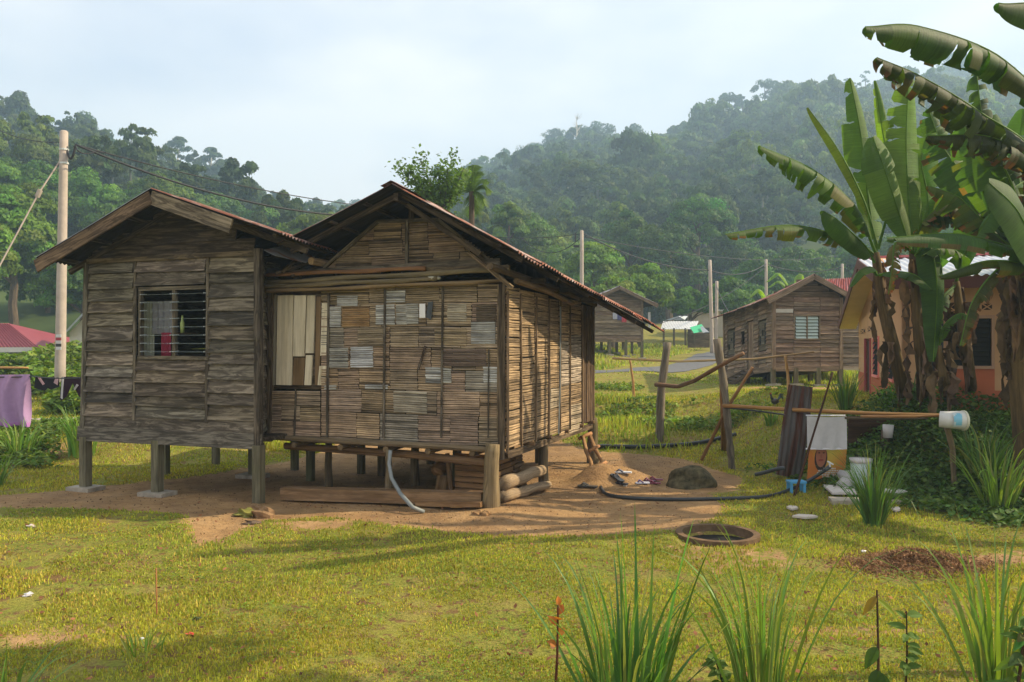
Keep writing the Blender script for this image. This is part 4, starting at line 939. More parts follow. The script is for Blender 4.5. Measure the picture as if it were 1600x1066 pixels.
f = gp(1490, 742); polewood('prop_post', [P(1491, 738, 11.9)-V((0, 0, .2)), P(1488, 700, 11.85), P(1480, 668, 11.8)], .035, .045, 'mottled forked stick propping the bamboo rail under the bucket', 'post', (.9, .8, .6))
polewood('iron_rod', [gp(1240, 775)-V((0, 0, .05)), P(1269, 685, 12.6), P(1301, 582, 12.9)], .02, .014, 'thin dark rod leaning right across the white cloth', 'rod', (.5, .3, .22), 'bark')
# rusty sheet
base = gp(1236, 742); Yr = 14.2; b = MB()
corr(b, P(1232, 601, Yr), P(1270, 605, Yr), P(1256, 748, Yr-.4), P(1210, 742, Yr-.4), 5, .014, 8, .07, (.5, .46, .44))
tag(b.build('corrugated_sheet', MT['rusty_v'], smooth=True), 'tall rusty corrugated sheet standing upright behind the white cloth', 'metal sheet')
# white cloth on the rail
b = MB(); Yw = 13.0
def cf(u, v):
    p = P(1259+(1321-1259)*u, 650+51*v+1.5*math.sin(u*3), Yw-.02*v); return p+V((0, -.05-.015*math.sin(u*19+v*2)*v, 0))
b.grid(cf, 30, 14, (.62, .6, .6)); b.grid(lambda u, v: P(1259+62*u, 700+2.5*v, Yw-.06-.02*v), 20, 1, (.7, .68, .68)); b.grid(lambda u, v: P(1259+62*u, 650-2*math.sin(v*3.14), Yw-.05+.1*v), 20, 5, (.6, .58, .58))
tag(b.build('cloth', MT['cloth'], smooth=True), 'off white cloth folded over the bamboo rail above the orange poster', 'cloth')
# poster board
Yo = 13.15; ps = empty('poster', P(1290, 748, Yo), 'orange printed poster board standing below the white cloth', 'poster')
b = MB()
def pcol(u, v):
    x = abs(u-.55); y = 1-v; k = max(0, 1-1.6*x-.9*v); return (.62+.15*k, .2+.42*k, .04+.06*k)
def pf(u, v): return P(1264+(1323-1264)*u-3*v, 702+47*v, Yo)
b.grid(pf, 24, 18, pcol); b.build('board', MT['paint'], ps)
def pp(u, v, o): return pf(u, v)-V((0, o, 0))
b = MB()
def disc(cx, cy, rx, ry, o, col):
    b.add([pp(cx+rx*math.cos(t/16*6.283), cy+ry*math.sin(t/16*6.283), o) for t in range(16)], [tuple(range(16))], col)
disc(.33, .30, .17, .42, .004, (.05, .03, .025)); disc(.33, .20, .14, .40, .008, (.42, .16, .09)); disc(.33, .36, .07, .035, .012, (.3, .07, .05)); disc(.27, .12, .03, .02, .012, (.05, .03, .02)); disc(.39, .12, .03, .02, .012, (.05, .03, .02))
disc(.33, .24, .025, .06, .012, (.36, .12, .07)); b.build('portrait', MT['paint'], ps)
b = MB(); r_ = random.Random(8)
for row, (v0, x0, x1) in enumerate(((.62, .42, .72), (.69, .28, .9), (.76, .25, .92), (.83, .3, .95), (.90, .4, .93))):
    x = x0
    while x < x1:
        wd = r_.uniform(.03, .08); b.add([pp(x, v0, .006), pp(x+wd, v0, .006), pp(x+wd, v0+.045, .006), pp(x, v0+.045, .006)], [(0, 1, 2, 3)], (.72, .66, .6)); x += wd+.015
b.build('lettering', MT['paint'], ps)
# blue stool
sb = empty('stool', gp(1244, 770), 'small bright blue plastic stool beside the hose', 'stool'); c = sb.location; b = MB(); b.box(c+V((-.13, -.1, .15)), V((.26, 0, 0)), V((0, .2, 0)), V((0, 0, .03)), (.1, .42, .75)); b.build('seat', MT['plastic'], sb)
for x in (-.12, .08):
    for y in (-.09, .06): b = MB(); b.box(c+V((x, y, -.02)), V((.04, 0, 0)), V((0, .03, 0)), V((0, 0, .17)), (.1, .42, .75)); b.build('leg', MT['plastic'], sb)
# bucket lying on the rail end
bk_ = empty('bucket', P(1490, 656, 11.6), 'white paint bucket with a blue print hung sideways on the rail end', 'bucket')
b = MB(); b.tube([P(1468, 655, 11.7), P(1480, 656, 11.65), P(1506, 657, 11.6), P(1507, 657, 11.6)], [.115, .12, .135, .12], 20, (.75, .74, .7), cap=True); b.build('tub', MT['plastic'], bk_, smooth=True)
b = MB(); b.tube([P(1504, 657, 11.6), P(1507, 657, 11.6)], [.143, .143], 20, (.75, .72, .55)); b.build('rim', MT['plastic'], bk_)
b = MB()
def bp(u, v): th = 2.0+1.6*v; x = 1483+18*u; return P(x, 656.5, 11.62)+V((0, -math.cos(th-2.9)*.134, math.sin(th-2.9)*-.134))
b.grid(bp, 6, 8, lambda u, v: (.22, .55, .72) if (u-.4)**2+(v-.4)**2 < .2 else (.6, .7, .72)); b.build('print', MT['plastic'], bk_)
# odds and ends of the wash place
def slab(pxs, dz, th, col, name, lab, cat, mat='paint'):
    b = MB(); ps_ = [gp(x, y) for x, y in pxs]; z = sum(p.z for p in ps_)/len(ps_)+dz; b.poly([V((p.x, p.y, z)) for p in ps_], th, (0, 0, 1), col); return tag(b.build(name, MT[mat]), lab, cat)
slab([(1286, 766), (1330, 763), (1345, 778), (1300, 781)], .04, .03, (.62, .57, .53), 'board', 'pale flat board lying left of the lemongrass clump', 'board')
slab([(1340, 764), (1398, 766), (1418, 779), (1352, 782)], .05, .035, (.55, .52, .49), 'board', 'pale flat board lying right of the lemongrass clump', 'board')
slab([(1294, 783), (1412, 783), (1415, 790), (1300, 790)], -.02, .07, (1, 1, 1), 'kerb_stone', 'mossy concrete edge stone under the pale boards', 'slab', 'concrete')
for k, (x, y, w_) in enumerate(((1238, 798, 9), (1258, 812, 20), (1400, 800, 7))):
    slab([(x-w_, y), (x-w_*.5, y-3), (x+w_*.7, y-2.5), (x+w_, y+1), (x, y+3)], .02, .025, (.6, .52, .45), 'paving_fragment', ('small pale slab fragment in the grass below the blue stool', 'largest pale slab fragment lying in the shaded grass', 'tiny pale slab fragment right of the lemongrass foot')[k], 'slab')
b = MB(); b.beam(P(1325, 690, 13.7), P(1385, 692, 13.6), .03, .85, col=(.55, .38, .28)); b.beam(P(1322, 664, 13.65), P(1388, 662, 13.55), .05, .05, col=(.6, .4, .3)); tag(b.build('board_screen', MT['bark']), 'dark brown board screen behind the lemongrass clump', 'screen')
polewood('fence_post', [P(1384, 745, 13.2)-V((0, 0, .3)), P(1383, 672, 13.2)], .07, .06, 'dark post with a white tin on its top', 'post', (.6, .5, .4))
b = MB(); b.tube([P(1387, 684, 13.1), P(1388, 664, 13.1)], [.07, .085], 14, (.6, .58, .58)); tag(b.build('tin_can', MT['plastic'], smooth=True), 'pale tin can resting on the dark post top', 'tin')
b = MB(); c = gp(1345, 765); b.tube([c, c+V((0, 0, .42)), c+V((0, 0, .43))], [.13, .15, .13], 20, (.5, .6, .58)); b.tube([c+V((0, 0, .40)), c+V((0, 0, .46))], [.16, .165], 20, (.62, .58, .57)); tag(b.build('barrel', MT['plastic'], smooth=True), 'pale green lidded plastic barrel half hidden by the lemongrass', 'barrel')
b = MB(); b.blob(gp(1330, 762)+V((0, 0, .1)), (.2, .15, .17), 14, 9, .2, 4, (.52, .5, .5)); tag(b.build('sack', MT['cloth'], smooth=True), 'grey white sack slumped beside the lidded barrel', 'sack')
# rooster
rc_ = gp(1211, 640); rb = MB()
rb.blob(rc_+V((0, 0, .3)), (.15, .09, .11), 14, 9, .05, 1, (.06, .05, .05)); rb.tube([rc_+V((-.08, 0, .34)), rc_+V((-.14, 0, .45)), rc_+V((-.15, 0, .52))], [.06, .04, .035], 8, (.05, .04, .04))
rb.blob(rc_+V((-.16, 0, .54)), (.045, .035, .04), 8, 6, 0, 1, (.06, .05, .05))
SH = .62; ro_ = rb.build('rooster', MT['plastic'], loc=rc_, smooth=True); tag(ro_, 'black rooster standing on the slope left of the rusty sheet', 'rooster')
b = MB(); b.blob(rc_+V((-.17, 0, .59)), (.035, .01, .03), 6, 5, .3, 2, (.5, .03, .03)); b.build('comb', MT['plastic'], ro_)
b = MB()
for k in range(7): b.tube([rc_+V((.1, 0, .33)), rc_+V((.2, .01*k-.03, .46+.02*k)), rc_+V((.27+.01*k, .015*k-.04, .40+.03*k)), rc_+V((.30, .02*k-.05, .3+.04*k))], [.025, .018, .012, .004], 5, (.03, .04, .04))
b.build('tail', MT['plastic'], ro_)
for s_ in (-.03, .03): b = MB(); b.tube([rc_+V((0, s_, .22)), rc_+V((.02, s_, .1)), rc_+V((0, s_, 0)), rc_+V((-.05, s_, 0))], [.02, .01, .01, .006], 6, (.4, .3, .1)); b.build('leg', MT['plastic'], ro_)
ro_.scale = (SH, SH, SH)

# ================================================================ the other houses
def simple_house(name, corner, udir, ln_front, ln_side, zb_, h, label, rise, over=.5, sg='left', nb=11, tint=(1, 1, 1), windows=(), sidewin=(), stilts=True, roofmat='tin_old', rcol=(1, 1, 1), ang=None, gable_dark=.8, fl=.0, shear=0, rdrop=0):
    """gabled plank house: corner = nearest wall corner; front wall runs from it along udir, side wall along the other way"""
    c = V(corner); U = V(udir).normalized(); N = V((U.y, -U.x, 0)); N = N if N.y < 0 else -N; B = -N
    root = empty(name, c+U*ln_front/2+B*ln_side/2, label, 'house')
    Wf = Wall(c, U, N); Ws = Wall(c, B, -U); Wb = Wall(c+B*ln_side, U, -N); We = Wall(c+U*ln_front, B, U)
    zs = lambda: [zb_+h*i/nb+(random.uniform(-.02, .02) if 0 < i < nb else 0) for i in range(nb+1)]
    def tn(i): k = random.choice([.7, .85, 1, 1.1, 1.25])*random.uniform(.93, 1.07); return (tint[0]*k*random.uniform(.95, 1.1), tint[1]*k, tint[2]*k)
    for W_, l, nm, wins in ((Wf, ln_front, 'front_wall', windows), (Ws, ln_side, 'side_wall', sidewin), (Wb, ln_front, 'rear_wall', ()), (We, ln_side, 'end_wall', ())):
        mb = MB(); z = zs(); cuts = [0]+[q for w_ in wins for q in (w_[0], w_[1])]+[l]
        for k in range(0, len(cuts)-1):
            if k % 2 == 0: clap(mb, W_, cuts[k], cuts[k+1], z, 0, tone=tn)
            else:
                w_ = wins[k//2]; zl = [q for q in z if q < w_[2]-.05]+[w_[2]-.04]; zu = [w_[3]+.04]+[q for q in z if q > w_[3]+.08]
                clap(mb, W_, w_[0], w_[1], zl, 0, tone=tn); clap(mb, W_, w_[0], w_[1], zu, 0, tone=tn)
        mb.build(nm, MT['plank_far'], root)
        for w_ in wins:
            if w_[4] == 'win': louvre(W_, w_[0]+.04, w_[1]-.04, w_[2], w_[3], 7, root, 'frosted_glass', fr=(1.2, 1.15, 1.0), tilt=.5, o=.01, bars=False, mat='plank_far')
            elif w_[4] == 'door':
                d = MB(); n_ = 5
                for q in range(n_): a0 = w_[0]+(w_[1]-w_[0])*q/n_; sbox(d, W_, a0+.005, a0+(w_[1]-w_[0])/n_-.005, w_[2], w_[3], -.01, .02, tn(0), True)
                d.build('door', MT['plank_far'], root)
            elif w_[4] == 'shut':
                d = MB(); sbox(d, W_, w_[0], w_[1], w_[2], w_[3], -.02, .015, (.8, .85, .8)); sh = d.build('shutter', MT['plank_far'], root)
                d = MB()
                for q in range(3): sbox(d, W_, w_[0]+.05+q*(w_[1]-w_[0])/3, w_[0]+.0+(q+.75)*(w_[1]-w_[0])/3, w_[2]+.2+(q % 2)*.3, w_[3]-.1-.2*(q % 3), .015, .03, (.1, .1, .1))
                d.build('louvre_gap', MT['dark'], sh)
            elif w_[4] == 'dark':
                d = MB(); sbox(d, W_, w_[0], w_[1], w_[2], w_[3], -.15, -.1, (1, 1, 1)); d.build('opening', MT['dark'], root)
            elif w_[4] == 'white':
                d = MB(); sbox(d, W_, w_[0], w_[1], w_[2], w_[3], .03, .045, (.55, .52, .46)); d.build('white_board', MT['paint'], root)
    for W_, l, k in ((Wf, 0, 1), (Wf, ln_front, 1), (Ws, ln_side, 1)):
        b = MB(); b.beam(W_.at(l, zb_-.1, .03), W_.at(l, zb_+h, .03), .12, .1, up=W_.N, col=tint); b.build('corner_post', MT['plank_far'], root)
    for W_, l in ((Wf, ln_front), (Ws, ln_side)):
        b = MB(); sbox(b, W_, -.05, l+.05, zb_-.16, zb_+.02, .03, .06, tuple(1.1*t_ for t_ in tint)); b.build('skirt_board', MT['plank_far'], root)
    mb = MB(); mb.box(c+V((0, 0, zb_-.12)), U*ln_front, B*ln_side, V((0, 0, .08)), (.4, .35, .3)); mb.build('floor', MT['plank_far'], root)
    # gable in the front wall plane; ridge runs along B
    zt = zb_+h; rx = ln_front*rise[0]; rz = zt+rise[1]; eL = rise[2]; eR = rise[3]
    s1 = (rz-zt)/rx; s2 = (rz-zt)/(ln_front-rx)
    g = MB(); zz = zt+.01
    while zz < rz-.12:
        f_ = (zz+.0-zt)/(rz-zt); a0 = rx*f_; a1 = ln_front-(ln_front-rx)*f_; k = random.uniform(.7, 1)*gable_dark
        sbox(g, Wf, a0, a1, zz, zz+.185, .0, .025, (tint[0]*k, tint[1]*k, tint[2]*k)); zz += .2
    g.build('gable_boards', MT['plank_far'], root)
    pk_ = Wf.at(rx, rz+.1, over); lf = Wf.at(-eL, rz+.1-s1*(rx+eL), over); rt_ = Wf.at(ln_front+eR, rz+.1-s2*(ln_front-rx+eR), over); bb = B*(ln_side+over+.4)
    for q in (lf, rt_):
        rf_ = MB()
        for k in range(4): corr(rf_, pk_+bb*(k/4)-V((0, 0, rdrop*k/4)), pk_+bb*((k+1)/4+.005)-V((0, 0, rdrop*(k+1)/4)), q+bb*((k+1)/4+.005), q+bb*(k/4), max(4, int(bb.length/4/.11)), .016, 3, .01, rcol)
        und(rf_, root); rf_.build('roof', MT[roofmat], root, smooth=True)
        b = MB(); b.beam(pk_-V((0, 0, .1))+N*.02, q-V((0, 0, .1))+N*.02, .03, .17, col=(1.1, 1, .9)); b.build('fascia', MT['plank_far'], root)
    if stilts:
        for i in range(4):
            for j in range(3):
                p = c+U*(ln_front*i/3)+B*(ln_side*j/2); g0 = gz(p.x, p.y); b = MB(); b.beam((p.x, p.y, g0-.1), (p.x, p.y, zb_-.05), .14, .14, up=(0, 1, 0), col=(.9, .85, .7)); b.build('stilt', MT['stilt'], root)
                b = MB(); b.box((p.x-.2, p.y-.2, g0-.05), (.4, 0, 0), (0, .4, 0), (0, 0, .12)); b.build('footing_slab', MT['concrete'], root)
    if shear:
        def sh_(o):
            if o.type == 'MESH':
                for v_ in o.data.vertices: p_ = v_.co+root.location-c; v_.co.z -= shear*(p_.x*B.x+p_.y*B.y)
            for ch in o.children: sh_(ch)
        for ch in root.children: sh_(ch)
    return root, Wf, Ws
# house 2: corner at (1240, 600)
Y2 = 27.0; X2 = (1208-800)/FL*Y2; zb2 = CAMZ-(573-540)/FL*Y2
U2 = V((.992, .125, 0)).normalized()
h2, Wf2, Ws2 = simple_house('wooden_house', (X2, Y2, 0), U2, 2.35, 4.1, zb2, 2.28, 'raised house of brown weathered boards behind the bamboo rails, centre right', (.5, .60, .42, .42), over=.5, shear=.098, rdrop=.34,
    windows=((.70, 1.62, zb2+.92, zb2+1.66, 'win'),), sidewin=((.45, 1.05, zb2+.6, zb2+1.6, 'shut'), (1.45, 2.0, zb2, zb2+1.7, 'door'), (2.2, 2.5, zb2+1.0, zb2+1.4, 'dark'), (3.1, 3.8, zb2+.7, zb2+1.6, 'shut')),
    tint=(1.35, 1.22, 1.1), nb=15, roofmat='rusty', rcol=(.8, .6, .55))
an = MB(); Wa = Wall(V((X2, Y2, 0))+U2*2.36+V((0, .25, 0)), U2, V((.12, -.99, 0))); clap(an, Wa, 0, 1.6, [zb2-.05+.17*i for i in range(13)], 0, tone=lambda i: (1.2*random.uniform(.7, 1.1),)*3); an.build('annex_wall', MT['plank_far'], h2)
b = MB(); sbox(b, Wf2, .06, .66, zb2+1.78, zb2+1.9, .05, .065, (.55, .52, .46)); b.build('white_board', MT['paint'], h2)
# steps to its side door
stp = empty('steps', gp(1165, 605), 'weathered plank steps leaning on the brown house door', 'steps')
dc_ = 0; dz_ = -.098*1.72
for o_ in (-.35, .35):
    p1 = Ws2.at(1.72+o_, zb2-.05+dz_, .1); q = Ws2.at(1.72+o_, 0, .9); q.z = gz(q.x, q.y); b = MB(); b.beam(p1, q, .05, .16, col=(.8, .75, .7)); b.build('side_board', MT['plank_far'], stp)
for k in range(4):
    t_ = (k+.5)/4; a = Ws2.at(1.4, 0, .1+.8*t_); e_ = Ws2.at(2.04, 0, .1+.8*t_); z = (zb2-.05+dz_)*(1-t_)+gz(a.x, a.y)*t_; b = MB(); b.beam((a.x, a.y, z), (e_.x, e_.y, z), .2, .04, col=(.8, .75, .7)); b.build('tread', MT['plank_far'], stp)
# house 3: farther, above the road; corner between front and right side at (1005, 530)
Y3 = 44; X3 = (1003-800)/FL*Y3; zb3 = CAMZ-(530-540)/FL*Y3
U3 = V((-.985, -.06, 0)).normalized()
h3, Wf3, Ws3 = simple_house('wooden_house', (X3, Y3, 0), U3, 2.62, 5.2, zb3, 2.1, 'small grey plank house on stilts above the road, seen past the bamboo house roof', (.5, .62, .75, .5), over=.5,
    sidewin=((.8, 1.5, zb3+.8, zb3+1.5, 'dark'), (3.0, 3.5, zb3+.8, zb3+1.5, 'dark')), tint=(1.25, 1.15, 1.0), nb=10, rcol=(.9, .85, .8))
def laundry(W, a0, a1, z0, z1, col, name, lab, cat, o=.08, fold=14):
    b = MB(); b.grid(lambda u, v: W.at(a0+(a1-a0)*u, z1+(z0-z1)*v, o+.02*math.sin(u*fold)*v), 14, 5, col); return tag(b.build(name, MT['cloth'], smooth=True), lab, cat, None)
for k, (x, y, hh, c_, lb) in enumerate(((961, 489, .35, (.5, .5, .6), 'striped pale shirt hanging on the far grey plank house'), (968, 489, .4, (.12, .12, .25), 'dark blue shirt hanging on the far grey plank house'), (975, 492, .4, (.55, .08, .1), 'red cloth hanging on the far grey plank house'))):
    a_, z_ = Wf3.px(x, y); laundry(Wf3, a_-.12, a_+.14, z_-hh, z_, c_, 'shirt', lb, 'laundry')
a_, z_ = Ws3.px(1012, 488); laundry(Ws3, a_-.3, a_+.3, z_-.8, z_, (.62, .6, .6), 'towel', 'white cloth hanging on the right side of the far grey house', 'laundry')
# shed with a white tin roof
Ysd = 56; sh = empty('shed', P(1070, 535, Ysd), 'low open shed with a white tin roof beyond the road', 'shed')
b = MB(); corr(b, P(1036, 502, Ysd+3), P(1092, 502, Ysd+3), P(1086, 514, Ysd), P(1032, 515, Ysd), 22, .03, 2, .01, (.95, .95, .95)); b.build('roof', MT['tin_white'], sh)
for x in (1037, 1053, 1071, 1085): b = MB(); b.beam(P(x, 540, Ysd+.1), P(x, 513, Ysd+.1), .12, .12, up=(0, 1, 0), col=(.8, .7, .6)); b.build('post', MT['stilt'], sh)
b = MB(); b.beam(P(1075, 532, Ysd+.5), P(1108, 532, Ysd+.5), .3, 1.0, col=(.9, .8, .65)); b.build('low_wall', MT['plank_far'], sh)
b = MB(); b.poly([P(1078, 512, Ysd-1), P(1096, 507, Ysd), P(1104, 517, Ysd-1), P(1084, 521, Ysd-2)], .02, (0, 0, 1), (.05, .4, .2)); tag(b.build('tarpaulin', MT['paint']), 'green tarpaulin slung at the right end of the far shed', 'tarpaulin')
b = MB(); corr(b, P(1094, 511, Ysd-1), P(1098, 510, Ysd-1), P(1108, 519, Ysd-2), P(1098, 520, Ysd-2), 5, .03, 2, .01, (1, 1, 1)); b.build('lean_to_roof', MT['tin_white'], sh)
b = MB(); b.poly([P(1040, 500, 75), P(1060, 494, 75), P(1075, 494, 76), P(1070, 500, 75)], .1, (0, 1, 0), (.8, .85, .9)); tag(b.build('tin_roof', MT['tin_white']), 'pale distant roof showing just above the white tin shed', 'roof')
b = MB(); bb_ = P(1090, 545, 70); b.box(bb_, V((3.4, 0, 0)), V((0, 4, 0)), V((0, 0, 3.2)), (.5, .42, .33)); b.box(bb_+V((-.3, -.4, 3.2)), V((4, 0, 0)), V((0, 5, 0)), V((0, 0, .15)), (.5, .48, .45)); b.box(bb_+V((.6, -.05, .9)), V((.8, 0, 0)), V((0, .05, 0)), V((0, 0, .9)), (.1, .1, .1))
tag(b.build('cottage', MT['paint']), 'pale cottage far behind the tall utility pole', 'cottage')
# red roofed house behind the brown one
rh = empty('house', (10.5, 33, gz(10.5, 33)), 'house with a red and grey roof showing behind the brown plank house', 'house')
b = MB(); corr(b, P(1283, 437, 35), P(1335, 434, 34), P(1345, 470, 30.5), P(1262, 470, 31.5), 16, .03, 3, .01, (1.5, .55, .6)); b.build('roof', MT['rusty_v'], rh)
b = MB(); q1, q2 = P(1270, 470, 31.8), P(1345, 470, 31); b.box((q1.x, q1.y, 1.4), q2-q1, V((0, 3, 0)), V((0, 0, q1.z-1.4)), (.6, .5, .4)); b.build('wall', MT['paint'], rh)

# orange house
CO = V((7.15, 15.0, 0)); UO = V((.955, -.296, 0)).normalized(); BO = V((.296, .955, 0)).normalized()
oh = empty('orange_house', CO+UO*3+BO*3+V((0, 0, 1.1)), 'orange rendered house with white corrugated roof behind the banana plants, right edge', 'house')
WOf = Wall(CO, UO, -BO); WOs = Wall(CO, BO, -UO)
def op(W, x, y): return W.px(x, y)
z0o = 1.0; zr_ = 1.5; zte = 3.6; UPc = (.62, .36, .19); LOc = (.5, .14, .06)
lf_ = 8.5; ls_ = 7.4
a1, zw1 = op(WOf, 1478, 498); a2, zw0 = op(WOf, 1554, 572)
b = MB()
for (p0, p1, q0, q1, c_) in ((0, a1, zr_, zte, UPc), (a2, lf_, zr_, zte, UPc), (a1, a2, zw1, zte, UPc), (a1, a2, zr_, zw0, LOc), (0, lf_, z0o-.6, zr_, LOc)):
    sbox(b, WOf, p0, p1, q0, q1, -.12, .012 if c_ == LOc else 0, c_)
b.build('front_wall', MT['paint'], oh)
ds = sorted([op(WOs, 1352, 560)[0], op(WOs, 1361, 560)[0]]); w1 = sorted([op(WOs, 1365, 560)[0], op(WOs, 1374, 560)[0]]); w2 = sorted([op(WOs, 1388, 560)[0], op(WOs, 1398, 560)[0]])
cut = [0]+w2+w1+ds+[ls_]; b = MB(); zsill = op(WOs, 1370, 588)[1]; ztop = op(WOs, 1370, 528)[1]
cut = sorted(cut)
for k in range(len(cut)-1):
    if k % 2 == 0: sbox(b, WOs, cut[k], cut[k+1], zsill, ztop, -.12, 0, UPc)
    elif k < 5: sbox(b, WOs, cut[k], cut[k+1], zsill-.0, zsill+.02, -.12, 0, UPc)
sbox(b, WOs, 0, ls_, ztop, zte-.1, -.12, 0, UPc); sbox(b, WOs, 0, cut[5], z0o-.6, zsill, -.12, .012, LOc); sbox(b, WOs, cut[6], ls_, z0o-.6, zsill, -.12, .012, LOc)
# gable
rzo = 4.25; rxo = 3.3
b.poly([WOs.at(0, zte-.1, -.12), WOs.at(rxo, rzo, -.12), WOs.at(ls_, 2.9, -.12), WOs.at(ls_, zte-.1, -.12)][:3], .12, WOs.N, UPc)
b.build('side_wall', MT['paint'], oh)
for (c0, c1, kind) in ((w2[0], w2[1], 'w'), (w1[0], w1[1], 'w'), (ds[0], ds[1], 'd')):
    if kind == 'w':
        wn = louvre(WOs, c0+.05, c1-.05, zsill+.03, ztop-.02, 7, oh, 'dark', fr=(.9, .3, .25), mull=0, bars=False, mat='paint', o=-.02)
    else:
        d = MB(); sbox(d, WOs, c0+.05, c1-.05, z0o-.5, ztop-.05, -.08, -.04, (.08, .04, .035)); dr = d.build('door', MT['paint'], oh); d = MB(); sbox(d, WOs, c0-.03, c0+.05, z0o-.5, ztop, -.02, .03, (.45, .1, .1)); sbox(d, WOs, c1-.05, c1+.03, z0o-.5, ztop, -.02, .03, (.45, .1, .1)); d.build('door_frame', MT['paint'], dr)
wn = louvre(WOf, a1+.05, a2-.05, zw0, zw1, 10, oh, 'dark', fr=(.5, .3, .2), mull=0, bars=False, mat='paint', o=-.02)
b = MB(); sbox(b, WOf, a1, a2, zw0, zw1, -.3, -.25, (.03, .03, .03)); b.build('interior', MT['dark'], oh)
b = MB(); sbox(b, WOf, op(WOf, 1456, 540)[0], op(WOf, 1474, 540)[0], zw0-.1, zw1, -.02, .01, (.05, .05, .055)); b.build('shutter', MT['paint'], oh)
# vent blocks
for (W_, x0, x1, y, n_) in ((WOf, 1474, 1552, 480, 4), (WOs, 1345, 1352, 518, 1), (WOs, 1356, 1368, 514, 2)):
    A0, Z = op(W_, x0, y); A1, _ = op(W_, x1, y); A0, A1 = min(A0, A1), max(A0, A1)
    for k in range(n_):
        s0 = A0+(A1-A0)*k/n_+.02; s1 = A0+(A1-A0)*(k+1)/n_-.02; v = MB(); sbox(v, W_, s0, s1, Z-.06, Z+.05, .0, .004, (.05, .03, .02))
        vo = v.build('vent_block', MT['paint'], oh); v = MB(); v.beam(W_.at(s0, Z-.06, .01), W_.at(s1, Z+.05, .01), .02, .012, up=W_.N, col=UPc); v.beam(W_.at(s0, Z+.05, .01), W_.at(s1, Z-.06, .01), .02, .012, up=W_.N, col=UPc); v.build('vent_bars', MT['paint'], vo)
# other two walls
b = MB(); sbox(b, Wall(CO+BO*ls_, UO, BO), 0, lf_, z0o-.5, 2.9, -.12, 0, UPc); b.build('rear_wall', MT['paint'], oh)
b = MB(); sbox(b, Wall(CO+UO*lf_, BO, UO), 0, ls_, z0o-.5, 3.2, -.12, 0, UPc); b.build('end_wall', MT['paint'], oh)
# roof
rdg = WOs.at(rxo, 0, .42); rdg.z = 4.22; fe = WOs.at(-.55, 0, .42); fe.z = 3.52; be = WOs.at(ls_+.9, 0, .42); be.z = 2.95
b = MB(); nn_ = 5; Lr = UO*9.4
for k in range(nn_): corr(b, rdg+Lr*(k/nn_), rdg+Lr*((k+1)/nn_+.004), fe+Lr*((k+1)/nn_+.004), fe+Lr*(k/nn_), 13, .02, 3, .0, (.95, .95, .97))
for k in range(nn_): corr(b, rdg+Lr*(k/nn_), rdg+Lr*((k+1)/nn_+.004), be+Lr*((k+1)/nn_+.004), be+Lr*(k/nn_), 13, .02, 3, .0, (.95, .95, .97))
b.build('roof', MT['tin_white'], oh, smooth=True)
b = MB(); b.beam(rdg+V((0, 0, .03)), rdg+Lr+V((0, 0, .03)), .25, .05, col=(.5, .14, .14)); b.build('ridge_cap', MT['paint'], oh)
for q in (fe, be): b = MB(); b.beam(rdg-V((0, 0, .1))-UO*.01, q-V((0, 0, .1))-UO*.01, .03, .2, col=(.13, .06, .045)); b.build('fascia', MT['paint'], oh)
b = MB(); b.beam(fe-V((0, 0, .12)), fe+Lr-V((0, 0, .12)), .03, .2, col=(.13, .05, .045)); b.build('gutter_board', MT['paint'], oh)
b = MB()
for q in (fe, be): b.poly([rdg-V((0, 0, .17)), q-V((0, 0, .17)), q-V((0, 0, .17))+UO*.44, rdg-V((0, 0, .17))+UO*.44], -.02, (0, 0, 1), (.72, .58, .36))
b.build('soffit', MT['paint'], oh)
# houses at far left
def far_house(name, x0, x1, yb, ye, Yh, roofc, wallc, label, x0r, x1r, ytop, xt0, xt1, mat='paint', sign=False):
    r = empty(name, P((x0+x1)/2, yb, Yh), label, 'house'); b = MB()
    p = P(x0, yb+8, Yh); q = P(x1, ye, Yh); b.box(p, V((q.x-p.x, 0, 0)), V((0, 6, 0)), V((0, 0, q.z-p.z)), wallc); b.build('wall', MT['paint'], r)
    b = MB(); A_, B_, C_, D_ = P(xt0, ytop, Yh+3.2), P(xt1, ytop, Yh+3.2), P(x1r, ye, Yh-.6), P(x0r, ye, Yh-.6); corr(b, A_, B_, C_, D_, 24, .04, 3, 0, roofc); E_ = V((C_.x+0, Yh+7, C_.z)); F_ = V((D_.x, Yh+7, D_.z)); corr(b, A_, B_, E_, F_, 24, .04, 2, 0, roofc); b.add([B_, C_, E_], [(0, 1, 2)], roofc); b.build('roof', MT['tin_white'], r)
    b = MB(); b.beam(D_-V((0, 0, .12)), C_-V((0, 0, .12)), .05, .25, col=(.62, .6, .58)); b.build('fascia', MT['paint'], r)
    return r
r = far_house('house', -70, 38, 568, 543, 42, (.42, .07, .09), (.72, .66, .6), 'white house with a crimson corrugated roof at the left edge', -80, 60, 506, -70, 14)
b = MB(); p = P(0, 567, 41.9); b.box(p, V((.95, 0, 0)), V((0, .1, 0)), V((0, 0, .36)), (.3, .25, .15)); b.build('window', MT['paint'], r)
b = MB()
for k in range(6): p = P(-8+k*8, 551, 41.9); b.box(p, V((.16, 0, 0)), V((0, .05, 0)), V((0, 0, .09)), (.08, .08, .08))
b.build('vent_row', MT['paint'], r)
r = empty('house', P(140, 570, 38), 'white gabled house mostly hidden by the plank house at left', 'house')
b = MB(); p = P(107, 575, 38); b.poly([p, P(170, 575, 38), P(170, 490, 38), P(150, 478, 38), P(109, 519, 38)], .2, (0, 1, 0), (.74, .7, .68)); b.build('wall', MT['paint'], r)
